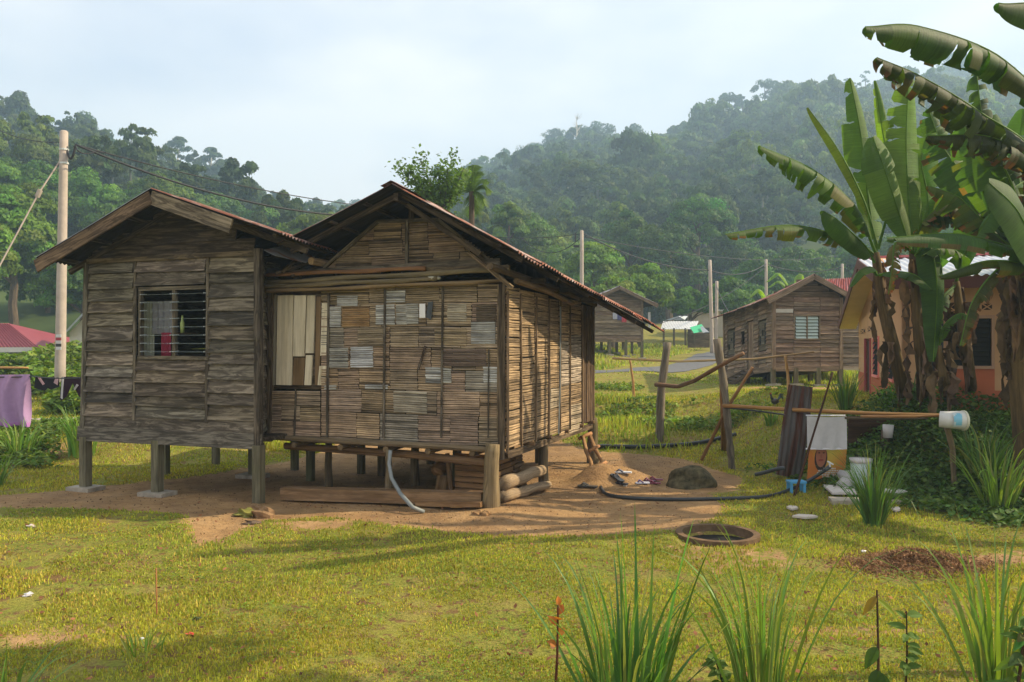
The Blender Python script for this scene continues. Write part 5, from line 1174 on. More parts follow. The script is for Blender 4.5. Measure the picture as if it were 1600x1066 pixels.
b = MB(); b.poly([P(99, 525, 37.3), P(150, 471, 37.3), P(150, 471, 44), P(99, 525, 44)], .12, (0, 0, 1), (.5, .52, .52)); b.poly([P(150, 471, 37.3), P(205, 525, 37.3), P(205, 525, 44), P(150, 471, 44)], .12, (0, 0, 1), (.5, .52, .52)); b.build('roof', MT['tin_white'], r)

# ================================================================ utility poles and cables
def upole(px, ytop, ybase, Yp_, rad, label, taper=.85, ysink=None, col=(1, 1, 1)):
    b = MB(); t_ = P(px, ytop, Yp_); g0 = gz(t_.x, t_.y); base = V((t_.x, t_.y, g0-.3))
    if ysink: base.x = (ysink-800)/FL*Yp_
    b.tube([base.lerp(t_, i/6) for i in range(7)]+[t_+V((0, 0, .03))], [rad*(1-(1-taper)*i/6) for i in range(7)]+[rad*.5], 14, col); r = empty('utility_pole', base, label, 'utility pole'); b.build('pole', MT['pole_concrete'], r, smooth=True); return r, t_
pl1, T1 = upole(100, 206, 620, 24, .155, 'tall pinkish concrete utility pole with a guy wire, left of the plank house', .72, 93)
b = MB()
for z in (-.55, -.95): c = T1+V((0, 0, z)); b.tube([c, c+V((0, 0, .05))], .13, 12, (.7, .72, .7))
b.build('band', MT['plastic'], pl1)
b = MB(); q = P(95, 537, 23.8); 
for k in range(5): b.box(q+V((-.075, -.13, -.18+.09*k)), V((.15, 0, 0)), V((0, .02, 0)), V((0, 0, .085)), ((.7, .7, .7), (.03, .03, .03), (.65, .62, .62), (.4, .03, .05), (.7, .7, .7))[k])
b.build('sticker', MT['plastic'], pl1)
def cable(name, pts, r, label, sag=0, mat='cable', cat='cable', n=24):
    b = MB(); P_ = [V(p) for p in pts]; out = []
    for i in range(len(P_)-1):
        for k in range(n): t_ = k/n; out.append(P_[i].lerp(P_[i+1], t_)-V((0, 0, sag*4*t_*(1-t_))))
    out.append(P_[-1]); b.tube(out, r, 6, cap=False); return tag(b.build(name, MT[mat], smooth=True), label, cat)
cable('guy_wire', [T1-V((.05, 0, .75)), P(60, 303, 23.5), P(-30, 470, 22.5)], .022, 'guy wire slanting down to the left from the pinkish utility pole', mat='pole_concrete')
b = MB(); b.tube([P(63, 297, 23.5), P(58, 308, 23.5)], .07, 8, (.5, .35, .28)); tag(b.build('strain_insulator', MT['pole_concrete']), 'brown egg shaped insulator on the slanting guy wire', 'insulator')
kb = P(118, 226, 23.9)
cable('power_cable', [T1-V((-.05, 0, .3)), kb, P(560, 338, 30)], .035, 'thick twisted black cable running right from the pinkish pole', .45)
cable('power_cable', [kb, P(600, 325, 34)], .018, 'thin cable just above the thick twisted one from the pinkish pole', .25)
cable('cable_loop', [kb, P(122, 236, 23.8), P(136, 240, 24), P(150, 236, 24.2), P(165, 238, 24.3)], .018, 'loose cable loop hanging near the top of the pinkish pole', .03)
cable('power_cable', [T1-V((0, 0, .3)), P(-40, 180, 30)], .014, 'thin cable leaving left from the pinkish pole top', .3)
pl2, T2 = upole(909, 361, 500, 45, .12, 'grey concrete utility pole rising behind the bamboo house roof', .8)
b = MB(); b.box(T2+V((-.45, -.05, -.9)), V((.3, 0, 0)), V((0, .1, 0)), V((0, 0, .12)), (.1, .1, .1)); b.tube([T2+V((-.35, 0, -.6)), T2+V((-.35, 0, -.1))], .04, 6, (.1, .1, .1)); b.build('insulator', MT['cable'], pl2)
pl3, T3 = upole(1109, 407, 535, 50, .13, 'pale utility pole by the road bend behind the split post', .8, 1113)
pl4, T4 = upole(1120, 440, 535, 48, .10, 'thinner shorter utility pole just right of the road bend pole', .9, 1119, (.9, .95, 1.05))
pl5, T5 = upole(1197, 406, 480, 62, .13, 'utility pole rising over the roof of the brown plank house', .8)
pl6, T6 = upole(1316, 413, 450, 64, .13, 'utility pole far behind, above the red and grey roof', .8)
cable('power_cable', [P(770, 370, 47), T2-V((0, 0, .15))], .02, 'cable arriving from the left at the grey pole behind the bamboo roof', .15)
cable('power_cable', [T2-V((0, 0, .1)), T3-V((0, 0, .6)), T5-V((0, 0, .3))], .03, 'pale cable sagging from the grey pole over the road to the brown roof', .5)
cable('power_cable', [P(815, 372, 49), T2-V((0, 0, .3)), P(1320, 398, 85)], .022, 'upper dark cable crossing the forest above the brown house', .9)
cable('power_cable', [T5-V((0, 0, .3)), T6-V((0, 0, .2))], .03, 'cable between the two poles above the brown plank house', .5)
cable('power_cable', [T5-V((0, 0, .5)), P(1010, 510, 55)], .022, 'service cable dropping left to the small grey plank house', .7)
cable('power_cable', [T4-V((0, 0, .3)), P(1140, 490, 33)], .02, 'service cable dropping to the brown plank house roof', .1)

# ================================================================ laundry at the left
Yl = 17.5
rail = cable('washing_line', [P(-60, 586, Yl), P(50, 588, Yl), P(133, 590, 15.8)], .012, 'washing line holding the dark clothes beside the plank house', .03)
polewood('bamboo_rail', [P(-60, 574, Yl+.3), P(44, 575, Yl+.3)], .03, .025, 'bamboo rail above the purple sheet', 'rail', (1, .9, .7), 'bamboo')
b = MB(); b.grid(lambda u, v: P(-90+137*u, 587+(82 if u > .45 else 80)*v-2*u, Yl)+V((0, (.02+.07*v)*math.sin(u*31+2*math.sin(v*3)), 0)), 90, 12, lambda u, v: (.52, .32, .55) if v < .86 else (.55, .25, .55))
tag(b.build('bed_sheet', MT['cloth'], smooth=True), 'large purple sheet hanging at the left edge', 'sheet')
def garment(outline, col, label, name, extra=(), dY=0):
    r = empty(name, P(outline[0][0], outline[0][1], Yl+dY), label, 'clothes'); b = MB(); b.poly([P(x, y, Yl+dY) for x, y in outline], .02, (0, -1, 0), col); b.build('fabric', MT['cloth'], r)
    for ol, c in extra: b = MB(); b.poly([P(x, y, Yl+dY-.03) for x, y in ol], .008, (0, -1, 0), c); b.build('stripe', MT['cloth'], r)
    return r
garment([(56, 589), (92, 590), (93, 604), (80, 609), (75, 606), (70, 611), (54, 606)], (.03, .025, .03), 'black shorts with pink side panels on the washing line', 'shorts', [([(59, 590), (63, 590), (70, 600), (67, 602)], (.65, .4, .45)), ([(87, 590), (91, 591), (90, 602), (84, 598)], (.65, .42, .45))])
garment([(97, 589), (130, 589), (130, 622), (124, 620), (114, 598), (104, 620), (97, 626), (94, 624)], (.045, .02, .035), 'dark trousers with a white side stripe beside the black shorts', 'trousers', [([(97, 590), (100, 590), (98, 624), (95, 622)], (.7, .66, .68)), ([(120, 600), (123, 602), (117, 610), (115, 608)], (.5, .45, .48))])

# ================================================================ grass and low growth
def blades(name, x, y, h, w, col, mat, label=None, lean=.5, kind='stuff', r=rng, bend=.35, z=None):
    n = len(x); z = G(x, y)-.004 if z is None else z; a = r.uniform(0, 6.283, n); b = r.uniform(0, 6.283, n)
    lx, ly = np.cos(b)*h*lean*r.uniform(.1, 1, n), np.sin(b)*h*lean*r.uniform(.1, 1, n); wx, wy = np.cos(a)*w/2, np.sin(a)*w/2
    v = np.empty((n, 5, 3))
    v[:, 0] = np.stack([x-wx, y-wy, z], 1); v[:, 1] = np.stack([x+wx, y+wy, z], 1)
    v[:, 2] = np.stack([x+wx*.8+lx*bend, y+wy*.8+ly*bend, z+h*.6], 1); v[:, 3] = np.stack([x-wx*.8+lx*bend, y-wy*.8+ly*bend, z+h*.6], 1)
    v[:, 4] = np.stack([x+lx, y+ly, z+h*r.uniform(.75, 1, n)], 1)
    i = np.arange(n)*5; q = np.concatenate([np.stack([i, i+1, i+2, i+3], 1), np.stack([i+3, i+2, i+4, i+4], 1)])
    # second piece is a triangle: written as its own mesh rows
    tri = np.stack([i+3, i+2, i+4], 1)
    t1 = np.concatenate([np.stack([i, i+1, i+2], 1), np.stack([i, i+2, i+3], 1), tri]); c = np.concatenate([col]*3)
    o = npmesh(name, v.reshape(-1, 3), t1, c, MT[mat]); 
    return tag(o, label, kind=kind) if kind else o
rng = np.random.default_rng(5)
def spread(n, y0, y1, m=1.1, pw=0):
    u = rng.random(n); y = y0*(y1/y0)**u; x = rng.uniform(-1, 1, n)*(y*.625*m+.6); return x, y
def tone(n, x, y, s=.9):
    k = vnoise(x, y, .8, 21); k2 = vnoise(x, y, 3.2, 22); r1 = rng.uniform(.6, 1.35, n)
    dry = (rng.random(n) < .2+.9*np.clip(k2-.6, 0, 1)+.5*np.clip(k-.55, 0, 1))
    c = np.stack([r1*(.80+.45*k), r1*(.88+.22*k), r1*(.75+.2*k2)], 1)
    c[dry] = np.stack([r1*1.35, r1*.95, r1*1.3], 1)[dry]
    return c*s
N = 470000
x, y = spread(N, 4.0, 25); d = dirtval(x, y)
bare = vnoise(x, y, 2.1, 31)*.6+vnoise(x, y, 6, 32)*.4
keep = (d < .42+.25*rng.random(N)) & (np.hypot(x-2.49, y-9.93) > .5) & ((bare < .54+.22*rng.random(N)))
x, y = x[keep], y[keep]; n = len(x)
h = (.017+.0012*y)*rng.uniform(.5, 1.5, n)*(.7+.8*vnoise(x, y, 1.1, 8)); h *= np.where(rng.random(n) > .985, 2.2, 1)
wd = (.0040+.0009*y)*rng.uniform(.7, 1.3, n)
blades('grass', x, y, h, wd, tone(n, x, y), 'grass_blade', 'short yellow green lawn grass round the houses')
# small broad leaves among the blades of the lawn
N = 90000; x, y = spread(N, 4.2, 14); keep = (dirtval(x, y) < .35) & (vnoise(x, y, 1.6, 81)+.5*vnoise(x, y, 5, 82)+.25*rng.random(N) > .85) & (np.hypot(x-2.49, y-9.93) > .5); x, y = x[keep], y[keep]; n = len(x)
nn = rng.normal(0, .35, (n, 3)); nn[:, 2] = 1; nn /= np.linalg.norm(nn, axis=1)[:, None]
p, q = leaf_quads(np.stack([x, y, G(x, y)+rng.uniform(.01, .035, n)], 1), nn, (.006+.0011*y)*rng.uniform(.6, 1.4, n), 1.5); r1 = rng.uniform(.6, 1.4, n)
tag(npmesh('ground_cover', p, q, np.stack([r1*1.45, r1*1.35, r1*.9], 1), MT['weed_leaf']), 'small broad leaved creeping weeds among the lawn grass', kind='stuff')
# grit and pebbles on the trodden earth
N = 9000; x = rng.uniform(-9, 3.6, N); y = rng.uniform(9.2, 17, N); keep = inpoly(x, y, DIRT) > .05; x, y = x[keep], y[keep]; n = len(x); nn = rng.normal(0, .5, (n, 3)); nn[:, 2] = 1; nn /= np.linalg.norm(nn, axis=1)[:, None]
p, q = leaf_quads(np.stack([x, y, G(x, y)+.008], 1), nn, rng.uniform(.006, .022, n), 1.4); r1 = rng.choice([.5, .8, 1.6, 3.0], n, p=[.4, .3, .22, .08]); tag(npmesh('grit', p, q, np.stack([r1, r1*.95, r1*.9], 1), MT['dead_leaf']), 'grit and leaf scraps on the trodden earth', kind='stuff')
# longer grass on banks and meadows behind
N = 120000; x, y = spread(N, 17.5, 62, 1.15); d = dirtval(x, y)
road = np.abs(np.interp(y, [31.5, 32.5, 34, 36.5, 40, 45, 50, 60], [0, 3.17, 4.9, 6.84, 8.8, 10.8, 12.3, 16.4])-x) < 2.0
keep = (d < .5) & ~((y > 30) & road & (x > 0)) & (vnoise(x, y, .25, 41)+.35*rng.random(N) > .42) & ~((np.abs(x) < 200) & (x < -6) & (np.abs(y-19.8) < .9))
x, y = x[keep], y[keep]; n = len(x); hh = (.06+.28*np.clip(vnoise(x, y, .3, 42)-.35, 0, 1)*1.5)*(1-.75*ss(3, 5, x)*ss(30, 27, y))
c = tone(n, x, y, .9); c[:, 0] *= .85
blades('tall_grass', x, y, hh*rng.uniform(.6, 1.4, n), .012+.0011*y, c, 'grass_blade', 'longer meadow grass on the banks behind the houses')
# leafy herbs on the right bank and the banks behind
def herbs(name, x, y, hgt, size, mat, label, tint=(1, 1, 1), lay=3):
    P_, N_, C_ = [], [], []; z = G(x, y)
    for k in range(lay):
        n = len(x); P_.append(np.stack([x+rng.normal(0, .05, n), y+rng.normal(0, .05, n), z+hgt*rng.uniform(.15, 1, n)], 1))
        nn = np.stack([rng.normal(0, .6, n), rng.normal(0, .6, n), np.ones(n)], 1); nn /= np.linalg.norm(nn, axis=1)[:, None]; N_.append(nn)
        r1 = rng.uniform(.55, 1.4, n); C_.append(np.stack([r1*tint[0]*rng.uniform(.8, 1.3, n), r1*tint[1], r1*tint[2]], 1))
    P_ = np.concatenate(P_); N_ = np.concatenate(N_); C_ = np.concatenate(C_); s = size*rng.uniform(.6, 1.3, len(P_))
    p, q = leaf_quads(P_, N_, s, 1.6); return tag(npmesh(name, p, q, C_, MT[mat]), label, kind='stuff')
N = 60000; y = rng.uniform(9.3, 15.2, N); x = rng.uniform(4.2, 12.5, N)
m_ = ss(5.0, 7.0, x+.35*(y-11.5))*ss(9.8, 11.6, y+.35*(x-6)); keep = (rng.random(N) < m_*(.5+.8*vnoise(x, y, 1.2, 51))) & ~((x > 7.0) & (y > 14.9-.3*(x-7)))
keep &= ~((y > 13.7) & (rng.random(N) < .8)); x, y = x[keep], y[keep]; herbs('ground_cover', x, y, (.12+.4*vnoise(x, y, .9, 52)**2)*(.4+.6*ss(5, 7, x)), .055, 'weed_leaf', 'dark leafy weeds covering the shaded bank at right', (.75, .85, .8), 3)
N = 16000; x = rng.uniform(-.5, 8, N); y = rng.uniform(19.2, 30, N); keep = vnoise(x, y, .55, 61) > .72
b_ = (((np.abs(y-19.2) < .3) | (np.abs(y-22.4) < .45)) & (vnoise(x, y, .6, 64) > .45)) | keep; x, y = x[b_], y[b_]
herbs('ground_cover', x, y, .06+.26*vnoise(x, y, .7, 62), .075, 'weed_leaf', 'low herbs on the terrace steps behind the yard', (1.35, 1.25, .9), 2)
N = 20000; x = rng.uniform(-34, -9.5, N); y = rng.uniform(21, 31, N); keep = vnoise(x, y, .35, 71)+.2*(y < 24) > .5; x, y = x[keep], y[keep]
herbs('ground_cover', x, y, .3+.9*vnoise(x, y, .45, 72), .15, 'weed_leaf', 'bright leafy bushes beyond the path at left', (1.35, 1.3, .9), 4)
N = 5000; x = rng.uniform(-16, -7.6, N); y = rng.uniform(15.3, 18.4, N); keep = vnoise(x, y, .7, 73) > .55; x, y = x[keep], y[keep]
herbs('ground_cover', x, y, .1+.3*vnoise(x, y, .8, 74), .07, 'weed_leaf', 'weeds on the low bank behind the left of the plank house', (1.1, 1.1, .9), 3)

# ---------------------------------------------------------------- tufts: lemongrass and reeds, each a thing
def tuft(loc, n, hmin, hmax, spr, wd, label, cat='grass clump', name='lemongrass', col=(1, 1, 1), droop=1.0, seed=0, r0=.1, group=None, up=0):
    r = random.Random(seed); loc = V(loc); mb = MB()
    for k in range(n):
        a = r.random()*6.283; e = abs(r.gauss(0, spr)); h = r.uniform(hmin, hmax); L_ = h*(1+.25*e); p = loc+V((math.cos(a)*r0*r.random(), math.sin(a)*r0*r.random(), -.02))
        ang = e*.6; d0 = V((math.cos(a), math.sin(a), 0)); dr = droop*r.uniform(.2, 1.6)*(1 if r.random() < .75 else 1.7)
        m = 8; pts = [p]; t = ang
        for i in range(m): 
            t += dr*(i/m)**2*.42; pts.append(pts[-1]+(d0*math.sin(min(t, 2.7))+V((0, 0, 1))*math.cos(min(t, 2.7)))*L_/m)
        s = V((-math.sin(a), math.cos(a), 0)).lerp(V((r.uniform(-1, 1), r.uniform(-1, 1), 0)), .5).normalized(); w = wd*r.uniform(.6, 1.25)
        k1 = r.uniform(.6, 1.3); cc = (col[0]*k1*r.uniform(.85, 1.25), col[1]*k1, col[2]*k1*r.uniform(.7, 1.3))
        if r.random() < .1: cc = (1.9*k1, 1.1*k1, 1.3*k1)
        vs = []; 
        for i, q in enumerate(pts):
            ww = w*(.55+.9*math.sin(min(1, i/m*1.15+.12)*math.pi))*.5 if i < m else 0; f = V((0, 0, -w*.25)) 
            vs += [q-s*ww, q+f*(1 if i < m else 0)*.3, q+s*ww]
        fs = []
        for i in range(m): fs += [(3*i, 3*i+1, 3*i+4, 3*i+3), (3*i+1, 3*i+2, 3*i+5, 3*i+4)]
        mb.add(vs, fs, cc)
    return tag(mb.build(name, MT['tall_blade'], loc=loc), label, cat, group)
tuft((.68, 4.95, 0), 95, .5, 1.12, .5, .019, 'large lemongrass clump in the foreground left of centre right, cut by the bottom edge', col=(.7, .8, .8), seed=1, r0=.22, droop=.5)
tuft((.76, 4.9, 0), 5, 1.15, 1.42, .12, .034, 'few tallest upright blades rising from the foreground lemongrass', col=(.7, .85, .8), seed=17, r0=.06, droop=.05)
tuft((1.53, 5.0, 0), 75, .7, 1.35, .34, .013, 'tall thin lemongrass clump in the foreground, second from the right edge', col=(1.15, 1.05, .9), seed=2, r0=.13, droop=.9)
tuft((3.12, 5.3, 0), 48, .7, 1.35, .5, .018, 'tall reedy grass clump at the bottom right corner', col=(1.1, 1.0, .85), seed=3, r0=.18, droop=.9)
tuft(gp(1366, 822), 170, .6, 1.15, .38, .013, 'dense dark lemongrass clump standing before the pale boards', col=(.8, .85, .85), seed=4, r0=.14, droop=1.2)
tuft(gp(1560, 800), 90, .6, 1.05, .5, .022, 'bright reedy clump on the slope foot at right', col=(1.35, 1.2, .8), seed=5, r0=.2, droop=1.0)
tuft(gp(1535, 760), 90, .7, 1.15, .5, .02, 'dim reedy clump behind the bright one at right', col=(.75, .85, .8), seed=6, r0=.2, droop=1.1)
tuft(gp(1322, 642), 90, .5, .85, .35, .02, 'upright grass clump between the rusty sheet and the orange house', col=(.9, 1, .9), seed=7, r0=.12, droop=.5)
tuft(gp(1205, 665), 40, .25, .45, .4, .018, 'small grass tuft left of the rusty sheet', col=(.9, 1, .9), seed=8, r0=.12)
tuft(gp(108, 712)+V((.25, 0, 0)), 80, .6, 1.25, .4, .024, 'tall pale grass clump beside the left corner of the plank house', col=(1.2, 1.15, 1.0), seed=9, r0=.3)
tuft(gp(35, 712), 70, .5, .9, .7, .024, 'spreading grass clump under the purple sheet', col=(1.2, 1.1, .9), seed=10, r0=.3, droop=1.3)
tuft((-3.2, 5.15, 0), 26, .3, .55, .9, .014, 'thin arching grass blades at the left edge of the lawn', col=(1.1, 1.05, .9), seed=11, r0=.1, droop=1.6)
tuft(gp(-8, 760), 40, .4, .9, .8, .022, 'arching grass clump at the left edge behind the shaded lawn', col=(1.2, 1.1, 1.0), seed=12, r0=.15, droop=1.4)
tuft(gp(1425, 640), 60, .4, .8, .5, .02, 'grass tuft at the foot of the orange house corner', col=(.8, .9, .8), seed=13, r0=.2)
tuft((-2.75, 6.1, 0), 30, .12, .3, .5, .01, 'small upright tuft in the rough grass at lower left', col=(1.25, 1.1, .8), seed=14, r0=.15)

# ---------------------------------------------------------------- small plants in the foreground
def leaf_blade(mb, p, d, n, L_, W_, col, curl=.3):
    d = V(d).normalized(); n = V(n).normalized(); s = d.cross(n).normalized(); vs = []; m = 6
    for i in range(m+1):
        t = i/m; w = W_*math.sin(math.pi*(t**.8)*.98+.02)*.5; c = V(p)+d*L_*t-n*curl*L_*t*t
        vs += [c-s*w+n*w*.35, c, c+s*w+n*w*.35]
    fs = []
    for i in range(m): fs += [(3*i, 3*i+1, 3*i+4, 3*i+3), (3*i+1, 3*i+2, 3*i+5, 3*i+4)]
    mb.add(vs, fs, col)
def stemplant(name, base, top, label, leaves, scol=(.6, .45, .35), r=.008, cat='plant', mat='weed_leaf'):
    root = empty(name, base, label, cat); b = MB(); base, top = V(base), V(top); b.tube([base, base.lerp(top, .5)+V((.006, 0, 0)), top], [r*1.3, r, r*.7], 7, scol); b.build('stem', MT['bark'], root)
    b = MB()
    for (t, dx, dy, dz, L_, W_, c) in leaves: leaf_blade(b, base.lerp(top, t), (dx, dy, dz), (dz*.3, -.7, .7), L_, W_, c)
    b.build('leaves', MT[mat], root); return root
bs = V((2.27, 5.08, 0)); stemplant('sapling', bs, P(1370, 922, 5.05), 'withered sapling with a few drooping dark leaves in the bottom right foreground',
    [(.95, -.5, 0, -.6, .13, .05, (2.2, .9, .8)), (.93, .7, 0, -.5, .17, .035, (1.6, 1.3, .5)), (.55, -.5, -.1, -.7, .14, .075, (.6, .7, .6)), (.38, -.2, -.3, -.9, .2, .1, (.45, .55, .5)), (.35, .5, -.2, -.8, .17, .07, (.6, .7, .6)), (.15, .5, .1, -.6, .15, .05, (.5, .5, .4))])
bs = V((.27, 5.2, 0)); stemplant('flower_stalk', bs, P(872, 945, 5.2), 'red flowered stalk at the left side of the foreground lemongrass', [(.9, .4, 0, .8, .09, .05, (5, .9, 1)), (.8, -.4, 0, .5, .09, .05, (5, 1.0, 1)), (.7, .5, -.2, .6, .09, .05, (5, 1.2, 1.2)), (.6, -.5, -.2, .4, .08, .05, (4, .9, 1)), (.98, .1, 0, 1, .08, .04, (5, 1, 1)), (.85, .1, -.6, .5, .07, .05, (5, 1, 1))], (.9, .4, .3))
lv = []; r_ = random.Random(3)
for k in range(46): lv.append((r_.uniform(.1, 1), r_.uniform(-1, 1), r_.uniform(-1, .4), r_.uniform(-.3, .5), r_.uniform(.09, .16), r_.uniform(.04, .065), (.9*r_.uniform(.6, 1.3), .95*r_.uniform(.6, 1.3), .8)))
stemplant('shrub', V((2.95, 4.85, 0)), V((3.05, 4.85, .72)), 'broad leaved green shrub in the bottom right corner among the reeds', lv, r=.01, cat='shrub')
lv = [(r_.uniform(.3, 1), r_.uniform(-1, 1), r_.uniform(-1, .4), r_.uniform(-.2, .5), r_.uniform(.06, .12), r_.uniform(.03, .05), (.9, .95, .8)) for k in range(26)]
stemplant('seedling', V((1.38, 5.25, 0)), V((1.30, 5.25, .3)), 'low leafy seedling at the foot of the tall thin lemongrass', lv, r=.006)
lv = [(r_.uniform(.3, 1), r_.uniform(-1, 1), r_.uniform(-1, .4), r_.uniform(-.2, .5), r_.uniform(.08, .14), r_.uniform(.04, .06), (.9, 1.0, .8)) for k in range(12)]
stemplant('seedling', V((2.62, 5.45, 0)), V((2.6, 5.4, .55)), 'slender leafy seedling between the withered sapling and the corner reeds', lv, r=.006)
b = MB(); p = gp(245, 963); b.beam(p-V((0, 0, .05)), P(244, 888, p.y), .012, .008, up=(1, 0, 0), col=(1.3, .8, .5)); tag(b.build('stake', MT['log']), 'thin wooden stake standing alone in the left lawn', 'stake')
b = MB(); p = gp(1260, 1005); b.beam(p-V((0, 0, .05)), P(1259, 968, p.y), .012, .006, up=(1, 0, 0), col=(.8, .45, .3)); tag(b.build('stake', MT['log']), 'short reddish stake in the lawn right of the tall thin lemongrass', 'stake')
# heap of dry cuttings
rng = np.random.default_rng(77); cx, cy = gp(1425, 885)[:2]; N = 15000
px_, py_ = rng.normal(0, .36, N), rng.normal(0, .24, N); hz = .15*np.exp(-(px_**2/.16+py_**2/.08))+.06*np.exp(-((px_-.45)**2/.08+py_**2/.05))
P3 = np.stack([cx+px_, cy+py_, G(cx+px_, cy+py_)+hz*rng.uniform(.5, 1.1, N)+.004], 1); nn = rng.normal(size=(N, 3)); nn[:, 2] = np.abs(nn[:, 2])+.6; nn /= np.linalg.norm(nn, axis=1)[:, None]
r1 = rng.uniform(.35, 1.4, N); c = np.stack([r1*1.7, r1*1.35, r1*1.1], 1); p, q = leaf_quads(P3, nn, rng.uniform(.006, .018, N), 4.5)
tag(npmesh('leaf_heap', p, q, c, MT['dead_leaf']), 'low heap of dry brown cuttings on the right lawn', 'heap'); 
# fallen bits in the grass
N = 1700; x, y = spread(N, 4.5, 12); z = G(x, y)+.02; nn = rng.normal(0, .4, (N, 3)); nn[:, 2] = 1; nn /= np.linalg.norm(nn, axis=1)[:, None]
p, q = leaf_quads(np.stack([x, y, z+.01], 1), nn, rng.uniform(.012, .035, N), 1.9); r1 = rng.uniform(.5, 1.5, N)
tag(npmesh('leaf_litter', p, q, np.stack([r1*1.2, r1*.75, r1*.6], 1), MT['dead_leaf']), 'small fallen brown leaves scattered over the lawn', kind='stuff')
for k, (px0, py0, c_, lb, s_) in enumerate(((44, 932, (.8, .75, .75), 'crumpled white wrapper in the grass at far left', .04), (48, 825, (.65, .55, .5), 'flat pale stone at the far left edge of the lawn', .045), (222, 1002, (.85, .85, .85), 'tiny white scrap in the lower left lawn', .016), (297, 994, (.75, .1, .06), 'small red leaf scrap in the lower left lawn', .028),
        (308, 971, (.05, .05, .03), 'dark curled leaf in the left lawn', .035), (1349, 865, (.75, .72, .7), 'white scrap on the left side of the dry heap', .03), (977, 762, (.8, .78, .75), 'white scrap on the dirt below the sandals', .03), (426, 834, (.8, .78, .75), 'tiny white pebble where the dirt meets the grass', .014), (1166, 1001, (.75, .4, .2), 'orange scrap in the grass between the lemongrass clumps', .02))):
    b = MB(); p = gp(px0, py0); b.blob(p+V((0, 0, s_*.4)), (s_, s_*.7, s_*.45), 8, 5, .4, k, c_); tag(b.build('litter', MT['plastic'], loc=p), lb, 'litter')

# ================================================================ banana plants
def bez(pts, n):
    P_ = [V(p) for p in pts]; P_ = [P_[0]*2-P_[1]]+P_+[P_[-1]*2-P_[-2]]; out = []; m = len(P_)-3
    for i in range(n+1):
        u = i/n*m; k = min(int(u), m-1); t = u-k; p0, p1, p2, p3 = P_[k:k+4]
        out.append(.5*((2*p1)+(p2-p0)*t+(2*p0-5*p1+4*p2-p3)*t*t+(3*p1-p0-3*p2+p3)*t**3))
    return out
def bleaf(mb, mr, pts, w, r, nrm=(0, 0, 1), droop=.5, tear=.3, pet=.15, col=(1, 1, 1), asym=1.0, brown=.0, n=34):
    c = bez(pts, n); nrm = V(nrm); k0 = int(n*pet)
    mr.tube(c, [max(.007, .026*(1-i/n)) for i in range(n+1)], 6, (1.25, 1.3, .75), cap=False)
    for sg in (-1, 1):
        i = k0; W_ = w*(asym if sg > 0 else 1)
        while i < n:
            j = i+1
            while j < n and r.random() > tear: j += 1
            dz = droop*r.uniform(.6, 1.35)+(.5*r.random() if r.random() < tear*.6 else 0); tw = r.uniform(-.12, .12); cut = r.uniform(.8, 1.0)
            if r.random() < .04 and tear > .25: i = j; continue
            k1 = r.uniform(.8, 1.2); w_k = r.uniform(.82, 1.0); cc = (col[0]*k1*r.uniform(.9, 1.15), col[1]*k1, col[2]*k1); rows = []; fs = []; cs = []
            for q in range(i, j+1):
                t = (q-k0)/(n-k0); ww = W_*max(.02, min(1, math.sin(math.pi*(t*.93+.05))**.55)); 
                T = (c[min(q+1, n)]-c[max(q-1, 0)]).normalized(); s = T.cross(nrm).normalized()*sg; nn = s.cross(T)*sg
                if nn.dot(nrm) < 0: nn = -nn
                row = [c[q]]; p = c[q]; a = .0-.25*(1-min(1, t*3))
                for e in range(1, 5):
                    a += dz*.42; p = p+(s*math.cos(a)-nn*math.sin(a)-V((0, 0, .12*math.sin(a)))+T*(.16+tw))*ww/4*cut*w_k*.95; row.append(p)
                rows += row
            m_ = j-i
            gb = r.random() < brown*1.1; gm = r.random() < brown*.5
            # shrink the ends of the strip a little so that tears show
            for q in range(m_):
                for e in range(4):
                    fs.append((q*5+e, (q+1)*5+e, (q+1)*5+e+1, q*5+e+1)); f = r.random()
                    cs.append((cc[0]*2.3, cc[1]*.75, cc[2]*1.4) if (e == 3 and gb and f < .8) else (cc[0]*1.5, cc[1]*.9, cc[2]) if (gm and e > 1) else cc)
            if tear > .1 and m_ > 1:
                for e in range(2, 5):
                    rows[e] = rows[e].lerp(rows[5+e], .34*(e-1)/2*r.random()*2); rows[m_*5+e] = rows[m_*5+e].lerp(rows[(m_-1)*5+e], .34*(e-1)/2*r.random()*2)
            gr_ = [((i+qq)*1.0+sg*50, e_*.25, 0) for qq in range(m_+1) for e_ in range(5)]
            mb.add(rows, fs, cs, gr_); i = j
def deadleaf(mb, p, a, L_, w, r):
    d = V((math.cos(a), math.sin(a), 0)); pts = [p, p+d*.10+V((0, 0, .03)), p+d*(.12+.08*r.random())+V((0, 0, -.25*L_)), p+d*(.10+.08*r.random())+V((0, 0, -.65*L_)), p+d*(.08+.12*r.random())+V((r.uniform(-.05, .05), 0, -L_))]
    c = bez(pts, 10); s = V((-d.y, d.x, 0)); k1 = r.uniform(.35, 1.15); vs = []; w_ = w
    for i, q in enumerate(c):
        ww = w_*(.25+.75*math.sin(min(1, i/10+.05)*math.pi))*r.uniform(.6, 1.2); f = r.uniform(-.05, .05)
        vs += [q-s*ww+d*r.uniform(-.04, .04), q-s*ww*.4+d*(.05+f), q+s*ww*.4-d*(.03+f), q+s*ww+d*r.uniform(-.04, .06)]
    fs = [(4*i+e, 4*i+e+1, 4*i+e+5, 4*i+e+4) for i in range(10) for e in range(3)]
    mb.add(vs, fs, (k1, k1*r.uniform(.85, 1), k1*r.uniform(.7, 1)))
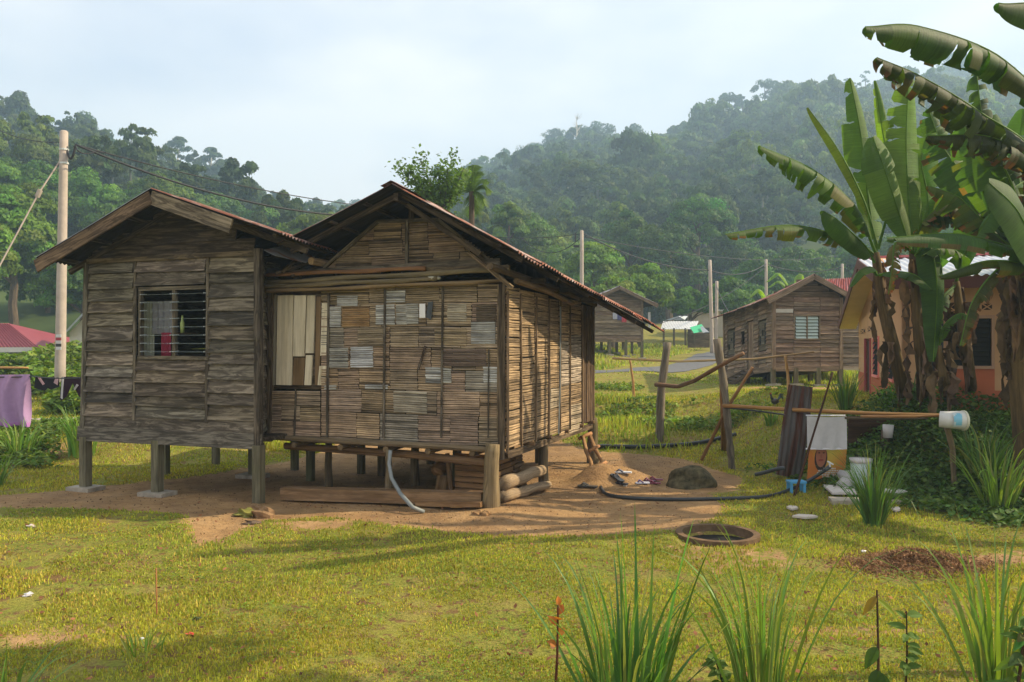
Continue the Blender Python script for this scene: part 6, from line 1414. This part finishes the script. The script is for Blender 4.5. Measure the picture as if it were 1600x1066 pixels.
def banana(stem, rad, leaves, label, nd=10, seed=0, group='banana plants in front of the orange house'):
    r = random.Random(seed); st = [V(s) for s in stem]; root = empty('banana_plant', st[0], label, 'banana plant', group)
    random.seed(seed); b = MB(); c = bez(st, 12); c[0] = c[0]-V((0, 0, .3)); b.tube(c, [rad*(1.25-.6*i/12) for i in range(13)], 12, (1.1, 1.0, .62), wob=.1); b.build('trunk', MT['bark'], root, smooth=True)
    lf_, mr = MB(), MB()
    for L_ in leaves: bleaf(lf_, mr, *L_[:2], r, **L_[2])
    if leaves: lf_.build('crown', MT['banana_leaf'], root, smooth=True); mr.build('midribs', MT['banana_leaf'], root, smooth=True)
    if nd:
        d = MB()
        for k in range(nd): t = r.uniform(.25, .98); deadleaf(d, c[int(t*12)], r.random()*6.283, r.uniform(.3, .75), r.uniform(.02, .06), r)
        d.build('dead_leaves', MT['dead_leaf'], root)
    return root
def L3(*a, w=.3, **k): return ([P(*p) for p in a], w, k)
CAMN = (0, -1, .15); g_ = dict
banana([gp(1418, 642), P(1400, 560, 13.3), P(1378, 470, 13.2), P(1368, 395, 13.2)], .10, [
    L3((1368, 400, 13.2), (1335, 378, 13.0), (1240, 352, 12.6), (1133, 366, 12.2), w=.34, droop=1.6, tear=.75, pet=.18, col=(.75, .75, .7), brown=.5, asym=.4),
    L3((1368, 395, 13.2), (1335, 322, 13.0), (1270, 265, 12.8), (1186, 228, 12.5), w=.5, droop=1.15, tear=.5, pet=.12, col=(.85, .88, .8), brown=.15),
    L3((1372, 390, 13.3), (1350, 315, 13.3), (1310, 235, 13.3), (1262, 168, 13.3), w=.16, droop=.7, tear=.03, pet=.25, col=(1.9, 1.5, .9), nrm=(.5, -.8, .3)),
    L3((1370, 395, 13.3), (1358, 320, 13.5), (1345, 210, 13.5), (1328, 122, 13.4), w=.34, droop=.35, tear=.16, pet=.1, col=(1.05, 1.05, .9), nrm=(.2, -1, .1)),
    L3((1372, 390, 13.1), (1392, 300, 13.0), (1378, 200, 13.0), (1366, 126, 12.9), w=.22, droop=.9, tear=.3, pet=.2, col=(1.3, 1.2, 1), nrm=(-.7, -.6, .2)),
    L3((1366, 410, 13.0), (1352, 385, 12.8), (1310, 345, 12.5), (1286, 330, 12.4), w=.36, droop=.6, tear=.04, pet=.15, col=(.55, .6, .6), nrm=(.1, -.7, .6)),
    L3((1370, 430, 13.0), (1360, 418, 12.8), (1343, 424, 12.6), (1328, 448, 12.5), w=.14, droop=.6, tear=.05, pet=.1, col=(1.2, 1.2, 1)),
    L3((1374, 430, 13.0), (1400, 425, 12.7), (1430, 430, 12.4), (1455, 452, 12.2), w=.2, droop=.7, tear=.1, pet=.1, col=(.7, .8, .8)),
], 'banana plant with the leftmost long arching torn leaf', 15, 1)
banana([gp(1452, 640), P(1440, 560, 12.8), P(1432, 470, 12.7), P(1426, 390, 12.7)], .09, [
    L3((1426, 392, 12.7), (1420, 320, 12.8), (1416, 220, 12.9), (1420, 118, 12.8), w=.46, droop=.4, tear=.3, pet=.08, col=(1.15, 1.12, .9), nrm=(.15, -1, .1)),
    L3((1424, 395, 12.6), (1405, 335, 12.5), (1382, 265, 12.4), (1364, 214, 12.4), w=.4, droop=.35, tear=.05, pet=.12, col=(1.0, 1.0, .85), nrm=(.3, -1, .2)),
    L3((1428, 390, 12.8), (1450, 320, 13.0), (1440, 250, 13.1), (1455, 190, 13.1), w=.4, droop=.5, tear=.12, pet=.1, col=(.9, .95, .85), nrm=(-.2, -1, .1)),
    L3((1430, 390, 12.8), (1470, 330, 12.9), (1500, 270, 12.8), (1505, 200, 12.8), w=.34, droop=.5, tear=.2, pet=.1, col=(1.0, 1.0, .85), nrm=(-.4, -1, .2), brown=.2),
    L3((1430, 400, 12.6), (1452, 385, 12.4), (1464, 450, 12.3), (1458, 565, 12.3), w=.3, droop=.4, tear=.05, pet=.1, col=(.45, .6, .55), nrm=(.1, -1, .0)),
    L3((1430, 395, 12.6), (1440, 350, 12.3), (1480, 320, 12.1), (1520, 345, 11.9), w=.3, droop=.8, tear=.5, pet=.1, col=(1.2, .8, .7), brown=.6),
    L3((1428, 395, 12.5), (1400, 380, 12.2), (1395, 410, 12.0), (1388, 460, 12.0), w=.2, droop=.8, tear=.6, pet=.1, col=(1.6, .8, .7), brown=.8),
], 'banana plant with the tallest upright bright green leaf', 17, 2)
banana([gp(1520, 632), P(1512, 560, 12.9), P(1500, 490, 12.8), P(1494, 440, 12.8)], .08, [
    L3((1494, 440, 12.8), (1500, 400, 12.6), (1470, 385, 12.4), (1440, 400, 12.2), w=.25, droop=.8, tear=.3, pet=.1, col=(.8, .85, .8)),
    L3((1494, 445, 12.8), (1470, 470, 12.6), (1455, 520, 12.5), (1452, 570, 12.5), w=.18, droop=.8, tear=.4, pet=.1, col=(.7, .8, .7), brown=.4),
    L3((1494, 440, 12.8), (1520, 360, 12.8), (1540, 290, 12.7), (1530, 220, 12.7), w=.36, droop=.5, tear=.2, pet=.1, col=(.7, .8, .75), nrm=(-.2, -1, .1)),
], 'slim banana plant leaning left before the orange house window', 12, 3)
banana([gp(1486, 636), P(1478, 600, 12.5), P(1470, 570, 12.4), P(1466, 540, 12.4)], .07, [
    L3((1466, 545, 12.4), (1475, 510, 12.3), (1500, 490, 12.2), (1520, 500, 12.1), w=.16, droop=.7, tear=.3, pet=.1, col=(.8, .9, .8)),
], 'short banana sucker wrapped in dead leaves', 10, 4)
cst = V((7.35, 11.6, gz(7.35, 11.6)))
banana([cst, P(1592, 560, 11.5), P(1588, 480, 11.4), P(1600, 380, 11.2)], .14, [  # leaf colours darkened here to put in backlit shade
    L3((1600, 390, 11.2), (1640, 200, 10.6), (1570, 95, 10.0), (1440, 42, 9.5), (1352, 42, 9.2), w=.5, droop=1.25, tear=.4, pet=.3, col=(.55, .62, .55), brown=.15, nrm=(.1, -.35, .9)),
    L3((1600, 390, 11.2), (1620, 250, 10.8), (1530, 175, 10.3), (1440, 120, 10.0), (1370, 90, 9.8), w=.5, droop=1.5, tear=.72, pet=.2, col=(.5, .42, .45), brown=.4, nrm=(.1, -.3, .9)),
    L3((1600, 390, 11.0), (1615, 265, 10.7), (1550, 215, 10.4), (1450, 212, 10.1), w=.46, droop=1.5, tear=.7, pet=.15, col=(.55, .4, .42), brown=.5, nrm=(.1, -.3, .9)),
    L3((1600, 400, 11.0), (1620, 400, 10.5), (1590, 330, 10.0), (1545, 285, 9.9), w=.5, droop=.3, tear=.02, pet=.15, col=(.5, .62, .6), nrm=(.2, -1, .3)),
    L3((1600, 400, 11.0), (1600, 395, 10.6), (1500, 366, 10.0), (1386, 372, 9.8), w=.26, droop=1.3, tear=.12, pet=.1, col=(.5, .62, .6), brown=.25, nrm=(0, -.25, 1), asym=.6),
    L3((1600, 400, 11.0), (1605, 410, 10.6), (1540, 408, 10.2), (1468, 432, 10.0), w=.3, droop=1.3, tear=.35, pet=.1, col=(.7, .6, .55), brown=.4, nrm=(0, -.25, 1), asym=.6),
    L3((1600, 390, 11.2), (1580, 330, 11.2), (1560, 250, 11.2), (1552, 180, 11.2), w=.4, droop=.5, tear=.1, pet=.1, col=(.5, .6, .55), nrm=(0, -1, .1)),
    L3((1600, 400, 11.2), (1560, 350, 11.9), (1500, 330, 12.2), (1440, 345, 12.3), w=.4, droop=1.1, tear=.6, pet=.1, col=(.5, .55, .5), nrm=(0, -.4, .9), brown=.4),
    L3((1600, 400, 11.2), (1550, 320, 12.0), (1480, 240, 12.4), (1450, 170, 12.4), w=.42, droop=.6, tear=.45, pet=.1, col=(.6, .7, .6), nrm=(-.3, -.9, .3), brown=.3),
    L3((1600, 400, 11.2), (1585, 300, 11.0), (1540, 200, 10.8), (1525, 110, 10.8), w=.4, droop=1.0, tear=.65, pet=.15, col=(.4, .45, .42), nrm=(-.4, -.8, .3), brown=.4),
    L3((1600, 400, 11.0), (1560, 420, 10.6), (1520, 470, 10.5), (1500, 540, 10.5), w=.26, droop=1.2, tear=.7, pet=.1, col=(.7, .45, .45), brown=.9),
    L3((1600, 390, 11.2), (1570, 330, 11.6), (1520, 250, 11.8), (1500, 160, 11.8), w=.42, droop=.6, tear=.3, pet=.1, col=(.75, .8, .7), nrm=(-.3, -.9, .3), brown=.2),
    L3((1600, 395, 11.3), (1560, 370, 11.6), (1500, 310, 11.8), (1450, 290, 11.8), w=.4, droop=.8, tear=.4, pet=.1, col=(.9, .75, .6), nrm=(-.1, -.6, .8), brown=.5),
    L3((1600, 395, 11.3), (1600, 330, 11.8), (1590, 250, 12.2), (1600, 170, 12.2), w=.45, droop=.5, tear=.2, pet=.1, col=(.7, .8, .7), nrm=(-.3, -.9, .3)),
    L3((1600, 390, 11.2), (1650, 150, 10.0), (1640, 20, 9.2), (1560, 5, 8.8), w=.42, droop=.8, tear=.05, pet=.3, col=(.6, .7, .7), nrm=(.1, -.7, .6)),
    L3((1600, 400, 11.2), (1640, 430, 11), (1640, 500, 10.8), (1600, 560, 10.7), w=.3, droop=.9, tear=.5, pet=.1, col=(.9, .5, .5), brown=.9),
], 'thick banana plant shaggy with dead leaves at the right edge', 46, 5)
# more of the grove, mostly outside the frame to the right; it shades the bank and the wash place
for k, (x, y, h_) in enumerate(((8.9, 12.6, 3.0), (10.3, 12.0, 3.2), (11.4, 12.9, 3.3))):
    z0 = gz(x, y); rr = random.Random(50+k); lv = []
    for j in range(9):
        a = j*.7+rr.random(); d = V((math.cos(a), math.sin(a), 0)); t = V((x, y, z0+h_)); R_ = rr.uniform(1.3, 1.9)
        lv.append(([t, t+d*.35*R_+V((0, 0, .9)), t+d*.8*R_+V((0, 0, 1.25)), t+d*1.3*R_+V((0, 0, .9)), t+d*1.7*R_+V((0, 0, .2))], .36, dict(droop=.8, tear=.3, col=(.8, .9, .8), brown=.1)))
    banana([(x, y, z0), (x+.1, y, z0+h_*.5), (x, y, z0+h_)], .14, lv, ['banana plant right behind the shaggy one, hidden by its leaves', 'banana plant beyond the right edge of the photo, tall', 'banana plant beyond the right edge nearest the viewer', 'banana plant beyond the right edge beside the orange house', 'banana plant beyond the right edge at the foot of the bank'][k], 8, 60+k, 'banana grove beyond the right edge')
# small yellow flowers and a young leaf by the orange house
tuft(gp(1385, 640), 30, .3, .6, .5, .04, 'broad bladed green plant with the orange wall behind it', name='plant', cat='plant', col=(1.3, 1.4, .9), seed=33, r0=.15)

# ================================================================ trees
def tree(name, loc, h, rad, label, seed=0, tint=(1, 1, 1), mat='near_leaf', clumps=40, per=120, leaf=.22, cl=None, trunk=.2, group=None, top=0, low=-.35, tcol=(1, 1, 1), limbs=6, gap=0, hue=.12):
    loc = V(loc); root = empty(name, loc, label, 'tree', group); cz = h-rad[2]*.85
    m = tree_mesh_trunk(cz+rad[2]*.3, trunk, seed, limbs, rad[0]*.7); m.c = [tcol]*len(m.f); m.v = [(a+loc.x, b+loc.y, c+loc.z) for a, b, c in m.v]; m.build('trunk', MT['bark_pale' if tcol[0] > 1.5 else 'bark'], root)
    p, q, c = crown(seed+500, clumps, per, rad, leaf, cl or min(rad)*.36, low=low, top=top, hue=hue)
    p = p+np.array([loc.x, loc.y, loc.z+cz]); npmesh('crown', p, q, c*np.array(tint), MT[mat], parent=root); return root
def tat(px, ytop, Y_, wpx, hpx, label, seed, name='tree', **k):
    """tree whose crown is centred on column px with its top at ytop, wpx wide and hpx tall at distance Y_"""
    x = (px-800)/FL*Y_; z0 = k['z0'] if 'z0' in k else gz(x, Y_); k.pop('z0', None); ztop = CAMZ+(540-ytop)/FL*Y_; r0 = wpx/2/FL*Y_; r2 = hpx/2/FL*Y_
    return tree(name, (x, Y_, z0), ztop-z0, (r0, r0, r2), label, seed, **k)
LV = dict(leaf=.19, per=230)
# mid distance, centre and right
tat(985, 342, 92, 78, 110, 'dark rounded tree above the small grey plank house, left of a pair', 1, tint=(.55, .62, .6), clumps=55, trunk=.35, **LV)
tat(1046, 352, 88, 100, 150, 'dark rounded tree above the road poles, right of a pair', 2, tint=(.5, .58, .52), clumps=70, trunk=.35, **LV)
tat(1090, 322, 94, 105, 90, 'broad crowned tree rising behind the dark rounded pair', 3, tint=(.6, .8, .7), clumps=55, trunk=.4, **LV)
tat(928, 392, 66, 90, 130, 'pale feathery bamboo thicket behind the utility pole', 4, name='bamboo_clump', tint=(1.15, 1.1, .7), clumps=60, leaf=.15, per=240)
tat(1000, 425, 60, 100, 90, 'bright leafy tree just above the small grey plank house', 5, tint=(1.2, 1.15, .6), clumps=60, leaf=.16, per=240)
tat(958, 440, 56, 80, 60, 'small bright bush touching the roof of the grey plank house', 6, tint=(1.2, 1.1, .5), clumps=40, leaf=.15, per=200)
tat(880, 400, 76, 100, 130, 'mid green tree right behind the bamboo house roof', 7, tint=(.75, .8, .65), clumps=55, **LV)
tat(820, 345, 84, 110, 130, 'olive tree showing above the middle of the rusty roof slope', 8, tint=(.7, .75, .6), clumps=60, **LV)
tat(795, 325, 80, 60, 90, 'slender bright tree left of the olive one above the rusty roof', 9, tint=(1.0, 1.0, .6), clumps=36, **LV)
tat(1078, 455, 66, 60, 60, 'bushy green tree left of the road bend pole', 10, tint=(.85, 1.0, .6), clumps=40, leaf=.16, per=200)
tat(1135, 445, 64, 70, 80, 'bushy tree between the two road poles and the brown house', 11, tint=(.7, .9, .6), clumps=45, leaf=.16, per=200)
tat(1180, 420, 72, 90, 100, 'dark leafy tree behind the brown plank house roof', 12, tint=(.5, .68, .5), clumps=50, **LV)
tat(1240, 400, 80, 110, 90, 'broad dark tree behind the brown house ridge', 13, tint=(.5, .65, .5), clumps=50, **LV)
tat(1310, 395, 84, 100, 90, 'mid green tree left of the orange house roof', 14, tint=(.65, .85, .6), clumps=50, **LV)
tat(1160, 378, 96, 100, 110, 'tall dull green tree above the road poles', 15, z0=5, tint=(.5, .6, .5), clumps=50, **LV)
tat(1400, 380, 80, 120, 100, 'tree hidden behind the banana crowns, left one', 16, tint=(.6, .75, .6), clumps=50, **LV)
tat(1520, 360, 78, 130, 120, 'tree hidden behind the banana crowns, right one', 17, tint=(.6, .75, .6), clumps=50, **LV)
# left, behind the plank house
tat(20, 300, 58, 120, 190, 'bright leafy tree at the left edge above the red roofed house', 20, tint=(.95, 1.0, .55), clumps=75, leaf=.17, per=260, trunk=.3)
tat(-50, 340, 50, 120, 150, 'bright leafy tree cut by the left edge of the photo', 21, tint=(1.1, 1.05, .55), clumps=60, leaf=.16, per=260)
tat(130, 400, 54, 110, 140, 'dense green tree behind the lower half of the pinkish pole', 22, tint=(.7, .9, .5), clumps=70, leaf=.16, per=260)
tat(75, 375, 62, 110, 170, 'dark green tree between the left edge and the pinkish pole', 23, tint=(.6, .75, .5), clumps=70, leaf=.17, per=260)
tat(190, 330, 74, 110, 160, 'mid green tree rising over the left roof slope of the plank house', 24, tint=(.75, .85, .5), clumps=60, **LV)
tat(250, 285, 84, 100, 110, 'olive tree behind the peak of the plank house roof', 25, tint=(.8, .8, .45), clumps=60, **LV)
tat(490, 345, 70, 110, 90, 'olive brown tree in the gap between the two roofs', 26, tint=(.85, .72, .45), clumps=60, **LV)
tat(420, 338, 88, 100, 90, 'grey green tree left of the gap between the roofs', 27, tint=(.6, .75, .6), clumps=55, **LV)
tat(350, 320, 92, 100, 100, 'hazy green tree right of the plank house peak', 28, tint=(.6, .75, .6), clumps=55, **LV)
for k, (a, t_, w_, h_, lb) in enumerate(((-20, 255, 110, 120, 'large mid green tree low on the hill at the left edge'), (60, 270, 100, 120, 'leafy tree low on the hill left of the pinkish pole'), (150, 285, 110, 120, 'leafy tree low on the hill just right of the pinkish pole'), (225, 300, 100, 110, 'leafy tree on the hill foot above the plank house roof'), (310, 318, 100, 90, 'leafy tree on the hill foot right of the plank house peak'), (560, 360, 90, 80, 'leafy tree hidden behind the left slope of the bamboo house'))):
    tat(a, t_, 76+3*k, w_, h_, lb, 120+k, z0=4, tint=((.8, .95, .55), (.65, .8, .5), (.7, .9, .5), (.75, .75, .45), (.6, .75, .5), (.7, .8, .5))[k], clumps=55, **LV)
# skyline trees of the left hill
def sky_(px, ytop, wpx, hpx, label, seed, H, cs, ds, off=0, **k):
    D = float(np.interp(px, cs, ds))-off; x = (px-800)/FL*D; z0 = float(H(np.array([px]), np.array([D]))[0]); 
    kk = dict(tint=(.55, .65, .6), clumps=34, per=90, leaf=.42, trunk=.35, mat='forest_leaf'); kk.update(k)
    return tat(px, ytop, D, wpx, hpx, label, seed, z0=z0-1, **kk)
for a in ((22, 168, 70, 60, 'broad dark tree on the skyline at the far left', 40, {}), (126, 182, 52, 62, 'dark domed tree on the skyline just right of the pinkish pole', 41, dict(clumps=44)), (160, 215, 60, 50, 'lower domed tree on the skyline beside the dark domed one', 42, {}),
          (205, 200, 26, 34, 'thin sparse tree sticking up left of the plank house peak', 43, dict(clumps=13, per=40, trunk=.25)), (183, 228, 50, 26, 'flat umbrella shaped tree on the left skyline', 44, dict(clumps=18)),
          (278, 216, 40, 46, 'tall lanky tree with a pale trunk on the left skyline, first of two', 45, dict(clumps=22, tcol=(2, 2, 2), trunk=.4)), (330, 236, 42, 40, 'tall lanky tree with a pale trunk on the left skyline, second of two', 46, dict(clumps=22, tcol=(2, 2, 2), trunk=.4)),
          (350, 262, 36, 40, 'rounded tree leaning on the second lanky one', 47, {}), (232, 228, 28, 36, 'small pointed tree between the sparse and lanky ones', 48, dict(clumps=18)), (432, 296, 18, 50, 'slim spiky tree low on the left skyline', 49, dict(clumps=14)), (512, 318, 30, 20, 'tiny sparse tree on the skyline by the bamboo house roof', 50, dict(clumps=10, per=40)), (395, 300, 44, 34, 'rounded tree right of the lanky pair', 51, {})):
    sky_(*a[:6], HL, cL, dL, **a[6])
for a in ((60, 188, 26, 30, 'small lanky tree left of the pinkish pole top', 52, dict(clumps=12, tcol=(2, 2, 2))), (90, 205, 24, 26, 'thin tree touching the pinkish pole on the skyline', 53, dict(clumps=11, tcol=(2, 2, 2))), (305, 255, 22, 26, 'thin small crowned tree between the lanky pair', 54, dict(clumps=11, tcol=(2, 2, 2))), (370, 272, 20, 26, 'thin pale tree right of the second lanky one', 55, dict(clumps=10, tcol=(2, 2, 2))), (455, 322, 20, 18, 'thin low tree near the slim spiky one', 56, dict(clumps=10, tcol=(2, 2, 2)))):
    sky_(*a[:6], HL, cL, dL, **a[6])
for a in ((688, 262, 24, 20, 'small dome tree where the right ridge begins', 60, {}), (745, 252, 30, 26, 'rounded tree low on the right ridge, above the palm', 61, {}), (830, 228, 56, 40, 'broad domed tree on the right ridge, lowest of the big ones', 62, {}), (868, 206, 40, 34, 'rounded tree left of the bare dead tree', 63, {}),
          (935, 196, 72, 44, 'widest domed tree on the right ridge, beside the bare dead tree', 64, dict(clumps=46)), (985, 200, 40, 40, 'pale hazy tree right of the widest domed tree', 65, dict(tint=(.8, .9, .8))), (1000, 214, 32, 60, 'dark columnar ivy clad tree on the right ridge', 66, dict(tint=(.35, .45, .4))),
          (1110, 176, 46, 30, 'rounded tree on the rising part of the right ridge', 67, {}), (1140, 148, 34, 34, 'dark tree standing out on the right ridge shoulder', 68, dict(tint=(.45, .55, .5))), (1195, 128, 52, 36, 'twin crowned tall tree on the right ridge', 69, dict(clumps=26)), (1160, 146, 20, 40, 'narrow tree just left of the twin crowned one', 70, dict(clumps=14)),
          (1250, 136, 40, 30, 'rounded tree on the ridge above the brown plank house', 71, {}), (1290, 134, 40, 30, 'dark tree on the ridge left of the banana leaves', 72, {}), (1352, 112, 16, 34, 'thin umbrella tree on the ridge between banana leaves', 73, dict(clumps=8, per=40)), (1484, 88, 46, 44, 'far hazy summit tree framed by the banana leaves', 74, {}), (1085, 196, 50, 56, 'large pale round tree on the slope with a long pale trunk', 75, dict(off=40, tcol=(2.2, 2.2, 2.2), tint=(.75, .8, .6)))):
    sky_(*a[:6], HR, cR, dR, **a[6])
# pale trunks standing on the slope
for k, (px0, yb_, yt_, off, lb) in enumerate(((823, 305, 268, 60, 'pale trunked tree on the slope above the rusty roof'), (1097, 262, 222, 80, 'pale trunked tree high on the slope above the poles'), (985, 286, 262, 110, 'first of the pale thin trunks in the middle of the slope'), (1000, 290, 268, 110, 'second of the pale thin trunks in the middle of the slope'), (1150, 320, 290, 130, 'pale trunked tree low on the slope behind the tall dull one'), (880, 318, 296, 140, 'short pale trunked tree low on the slope above the grey pole'))):
    D = float(np.interp(px0, cR, dR))-off; z0 = CAMZ+(540-yb_)/FL*D; tat(px0, yt_-16, D, 36, 22, lb, 80+k, z0=z0-3, tcol=(2.4, 2.3, 2.1), trunk=.5, tint=(.7, .75, .6), clumps=16, per=60, leaf=.55, mat='forest_leaf')
# bare dead tree
D = 318; x = (902-800)/FL*D; z0 = float(HR(np.array([902]), np.array([D]))[0]); root = empty('dead_tree', (x, D, z0), 'bare whitish dead tree sticking up from the right ridge', 'tree'); b = MB(); t_ = P(901, 182, D)
b.tube([V((x, D, z0-1)), V((x, D, z0)).lerp(t_, .6), t_], [.45, .32, .06], 7, (2.2, 2.1, 2)); r_ = random.Random(2)
for k in range(16):
    q = V((x, D, z0)).lerp(t_, r_.uniform(.55, .95)); a = r_.random()*6.28; e = q+V((math.cos(a)*2.2, math.sin(a)*2, r_.uniform(1, 3))); b.tube([q, q.lerp(e, .5)-V((0, 0, .2)), e], [.14, .09, .03], 5, (2.2, 2.1, 2))
b.build('trunk', MT['bark_pale'], root)
# light branching tree and palm behind the ridge of the bamboo house
tl = empty('tree', (-2.1, 26, gz(-2.1, 26)), 'airy young tree with small leaves behind the bamboo house ridge', 'tree'); b = MB(); base = V((-2.1, 26, gz(-2.1, 26)))
tips = [(622, 258), (640, 270), (656, 248), (665, 285), (684, 262), (706, 245), (700, 265), (672, 300), (690, 310), (712, 278), (650, 300), (725, 262)]
fork = P(692, 330, 26); b.tube([base, base.lerp(fork, .6), fork], [.09, .07, .055], 8); pc, ncl, col_ = [], [], []; rr = np.random.default_rng(9)
for k, (a, c) in enumerate(tips):
    e = P(a, c, 26+rr.uniform(-.8, .8)); m_ = fork.lerp(e, .5)+V((0, 0, -.12)); b.tube([fork, m_, e], [.035, .02, .008], 6)
    for j in range(11):
        t = rr.uniform(.35, 1.03); q = (m_.lerp(e, (t-.5)*2) if t > .5 else fork.lerp(m_, t*2)); cpt = np.array(q)+rr.normal(0, .16, (26, 3)); pc.append(cpt)
b.build('trunk', MT['bark'], tl); pc = np.concatenate(pc); nn = rr.normal(size=pc.shape); nn[:, 2] = np.abs(nn[:, 2])+.5; nn /= np.linalg.norm(nn, axis=1)[:, None]
p, q = leaf_quads(pc, nn, rr.uniform(.05, .10, len(pc)), 1.9); r1 = rr.uniform(.6, 1.3, len(pc)); npmesh('crown', p, q, np.stack([r1*.9, r1*.9, r1*.7], 1), MT['near_leaf'], parent=tl)
pm = empty('palm_tree', (-1.3, 27, gz(-1.3, 27)), 'palm with drooping fronds behind the bamboo house roof', 'palm'); base = V(pm.location); topp = P(737, 300, 27); b = MB()
b.tube([base, base.lerp(topp, .5), topp], [.13, .1, .09], 9); b.build('trunk', MT['bark'], pm); fr_ = MB()
for k, (a, c) in enumerate(((765, 285), (768, 300), (758, 322), (745, 335), (715, 270), (705, 285), (722, 262), (742, 258), (708, 310), (735, 340), (752, 268))):
    e = P(a, c, 27+rr.uniform(-.5, .5)); mid = topp.lerp(e, .55)+V((0, 0, .22)); cc = bez([topp, mid, e], 14); fr_.tube(cc, .012, 5, (1, 1, .6), cap=False)
    for i in range(1, 14):
        T = (cc[i+1]-cc[i-1]).normalized(); s = T.cross(V((0, -.5, 1))).normalized()
        for sg in (-1, 1):
            for hh in (0, .5):
                q0 = cc[i].lerp(cc[i+1], hh); tp = q0+(s*sg*.75+T*.5+V((0, 0, -.35)))*(.42*math.sin(math.pi*(i/15*.8+.15))); wv = T*.028; k1 = rr.uniform(.7, 1.2); fr_.add([q0-wv, q0+wv, tp], [(0, 1, 2)], (.9*k1, .9*k1, .6*k1))
fr_.build('crown', MT['near_leaf'], pm)
tree('tree', (5.6, 5.9, gz(5.6, 5.9)), 7.4, (1.25, 1.0, .95), 'small garden tree beyond the right edge that shades the lower left lawn', 95, tint=(1, 1, .8), clumps=26, per=160, leaf=.11, trunk=.07, limbs=5)
# bananas far behind the brown house
for k, (px0, yt_, Yb_, lb) in enumerate(((1205, 455, 45, 'far banana clump left of the brown house peak'), (1240, 432, 48, 'far banana clump above the brown house peak'), (1290, 440, 50, 'far banana clump above the red and grey roof'), (1335, 436, 50, 'far banana clump left of the orange house roof'))):
    x = (px0-800)/FL*Yb_; zt2 = CAMZ+(540-yt_)/FL*Yb_; z0 = gz(x, Yb_); r = random.Random(90+k); root = empty('banana_plant', (x, Yb_, z0), lb, 'banana plant'); b = MB(); t = V((x, Yb_, zt2-2.0)); b.tube([V((x, Yb_, z0-.2)), t], [.2, .14], 8, (1, 1, .6)); b.build('trunk', MT['bark'], root); lf2, mr2 = MB(), MB()
    for j in range(8):
        a = r.uniform(0, 6.28); d = V((math.cos(a), math.sin(a)*.6, 0)); u_ = r.uniform(.9, 1.9); bleaf(lf2, mr2, [t, t+d*.3+V((0, 0, .8*u_)), t+d*.9+V((0, 0, 1.2*u_)), t+d*1.6+V((0, 0, .9*u_))], .34, r, droop=.6, tear=.15, col=(1.7, 1.6, .9), n=14)
    lf2.build('crown', MT['banana_leaf'], root)

# ================================================================ haze
hb = MB(); hb.box((-760, -60, -9), (1760, 0, 0), (0, 760, 0), (0, 0, 190))
t = bpy.data.materials.new('haze'); t.use_nodes = True; tn = t.node_tree; tn.nodes.clear()
pv = tn.nodes.new('ShaderNodeVolumePrincipled'); pv.inputs['Color'].default_value = (.54, .76, 1.0, 1); pv.inputs['Density'].default_value = .0014; pv.inputs['Anisotropy'].default_value = .25
mo = tn.nodes.new('ShaderNodeOutputMaterial'); tn.links.new(pv.outputs[0], mo.inputs['Volume'])
hz_ = hb.build('haze', t); tag(hz_, kind='stuff')
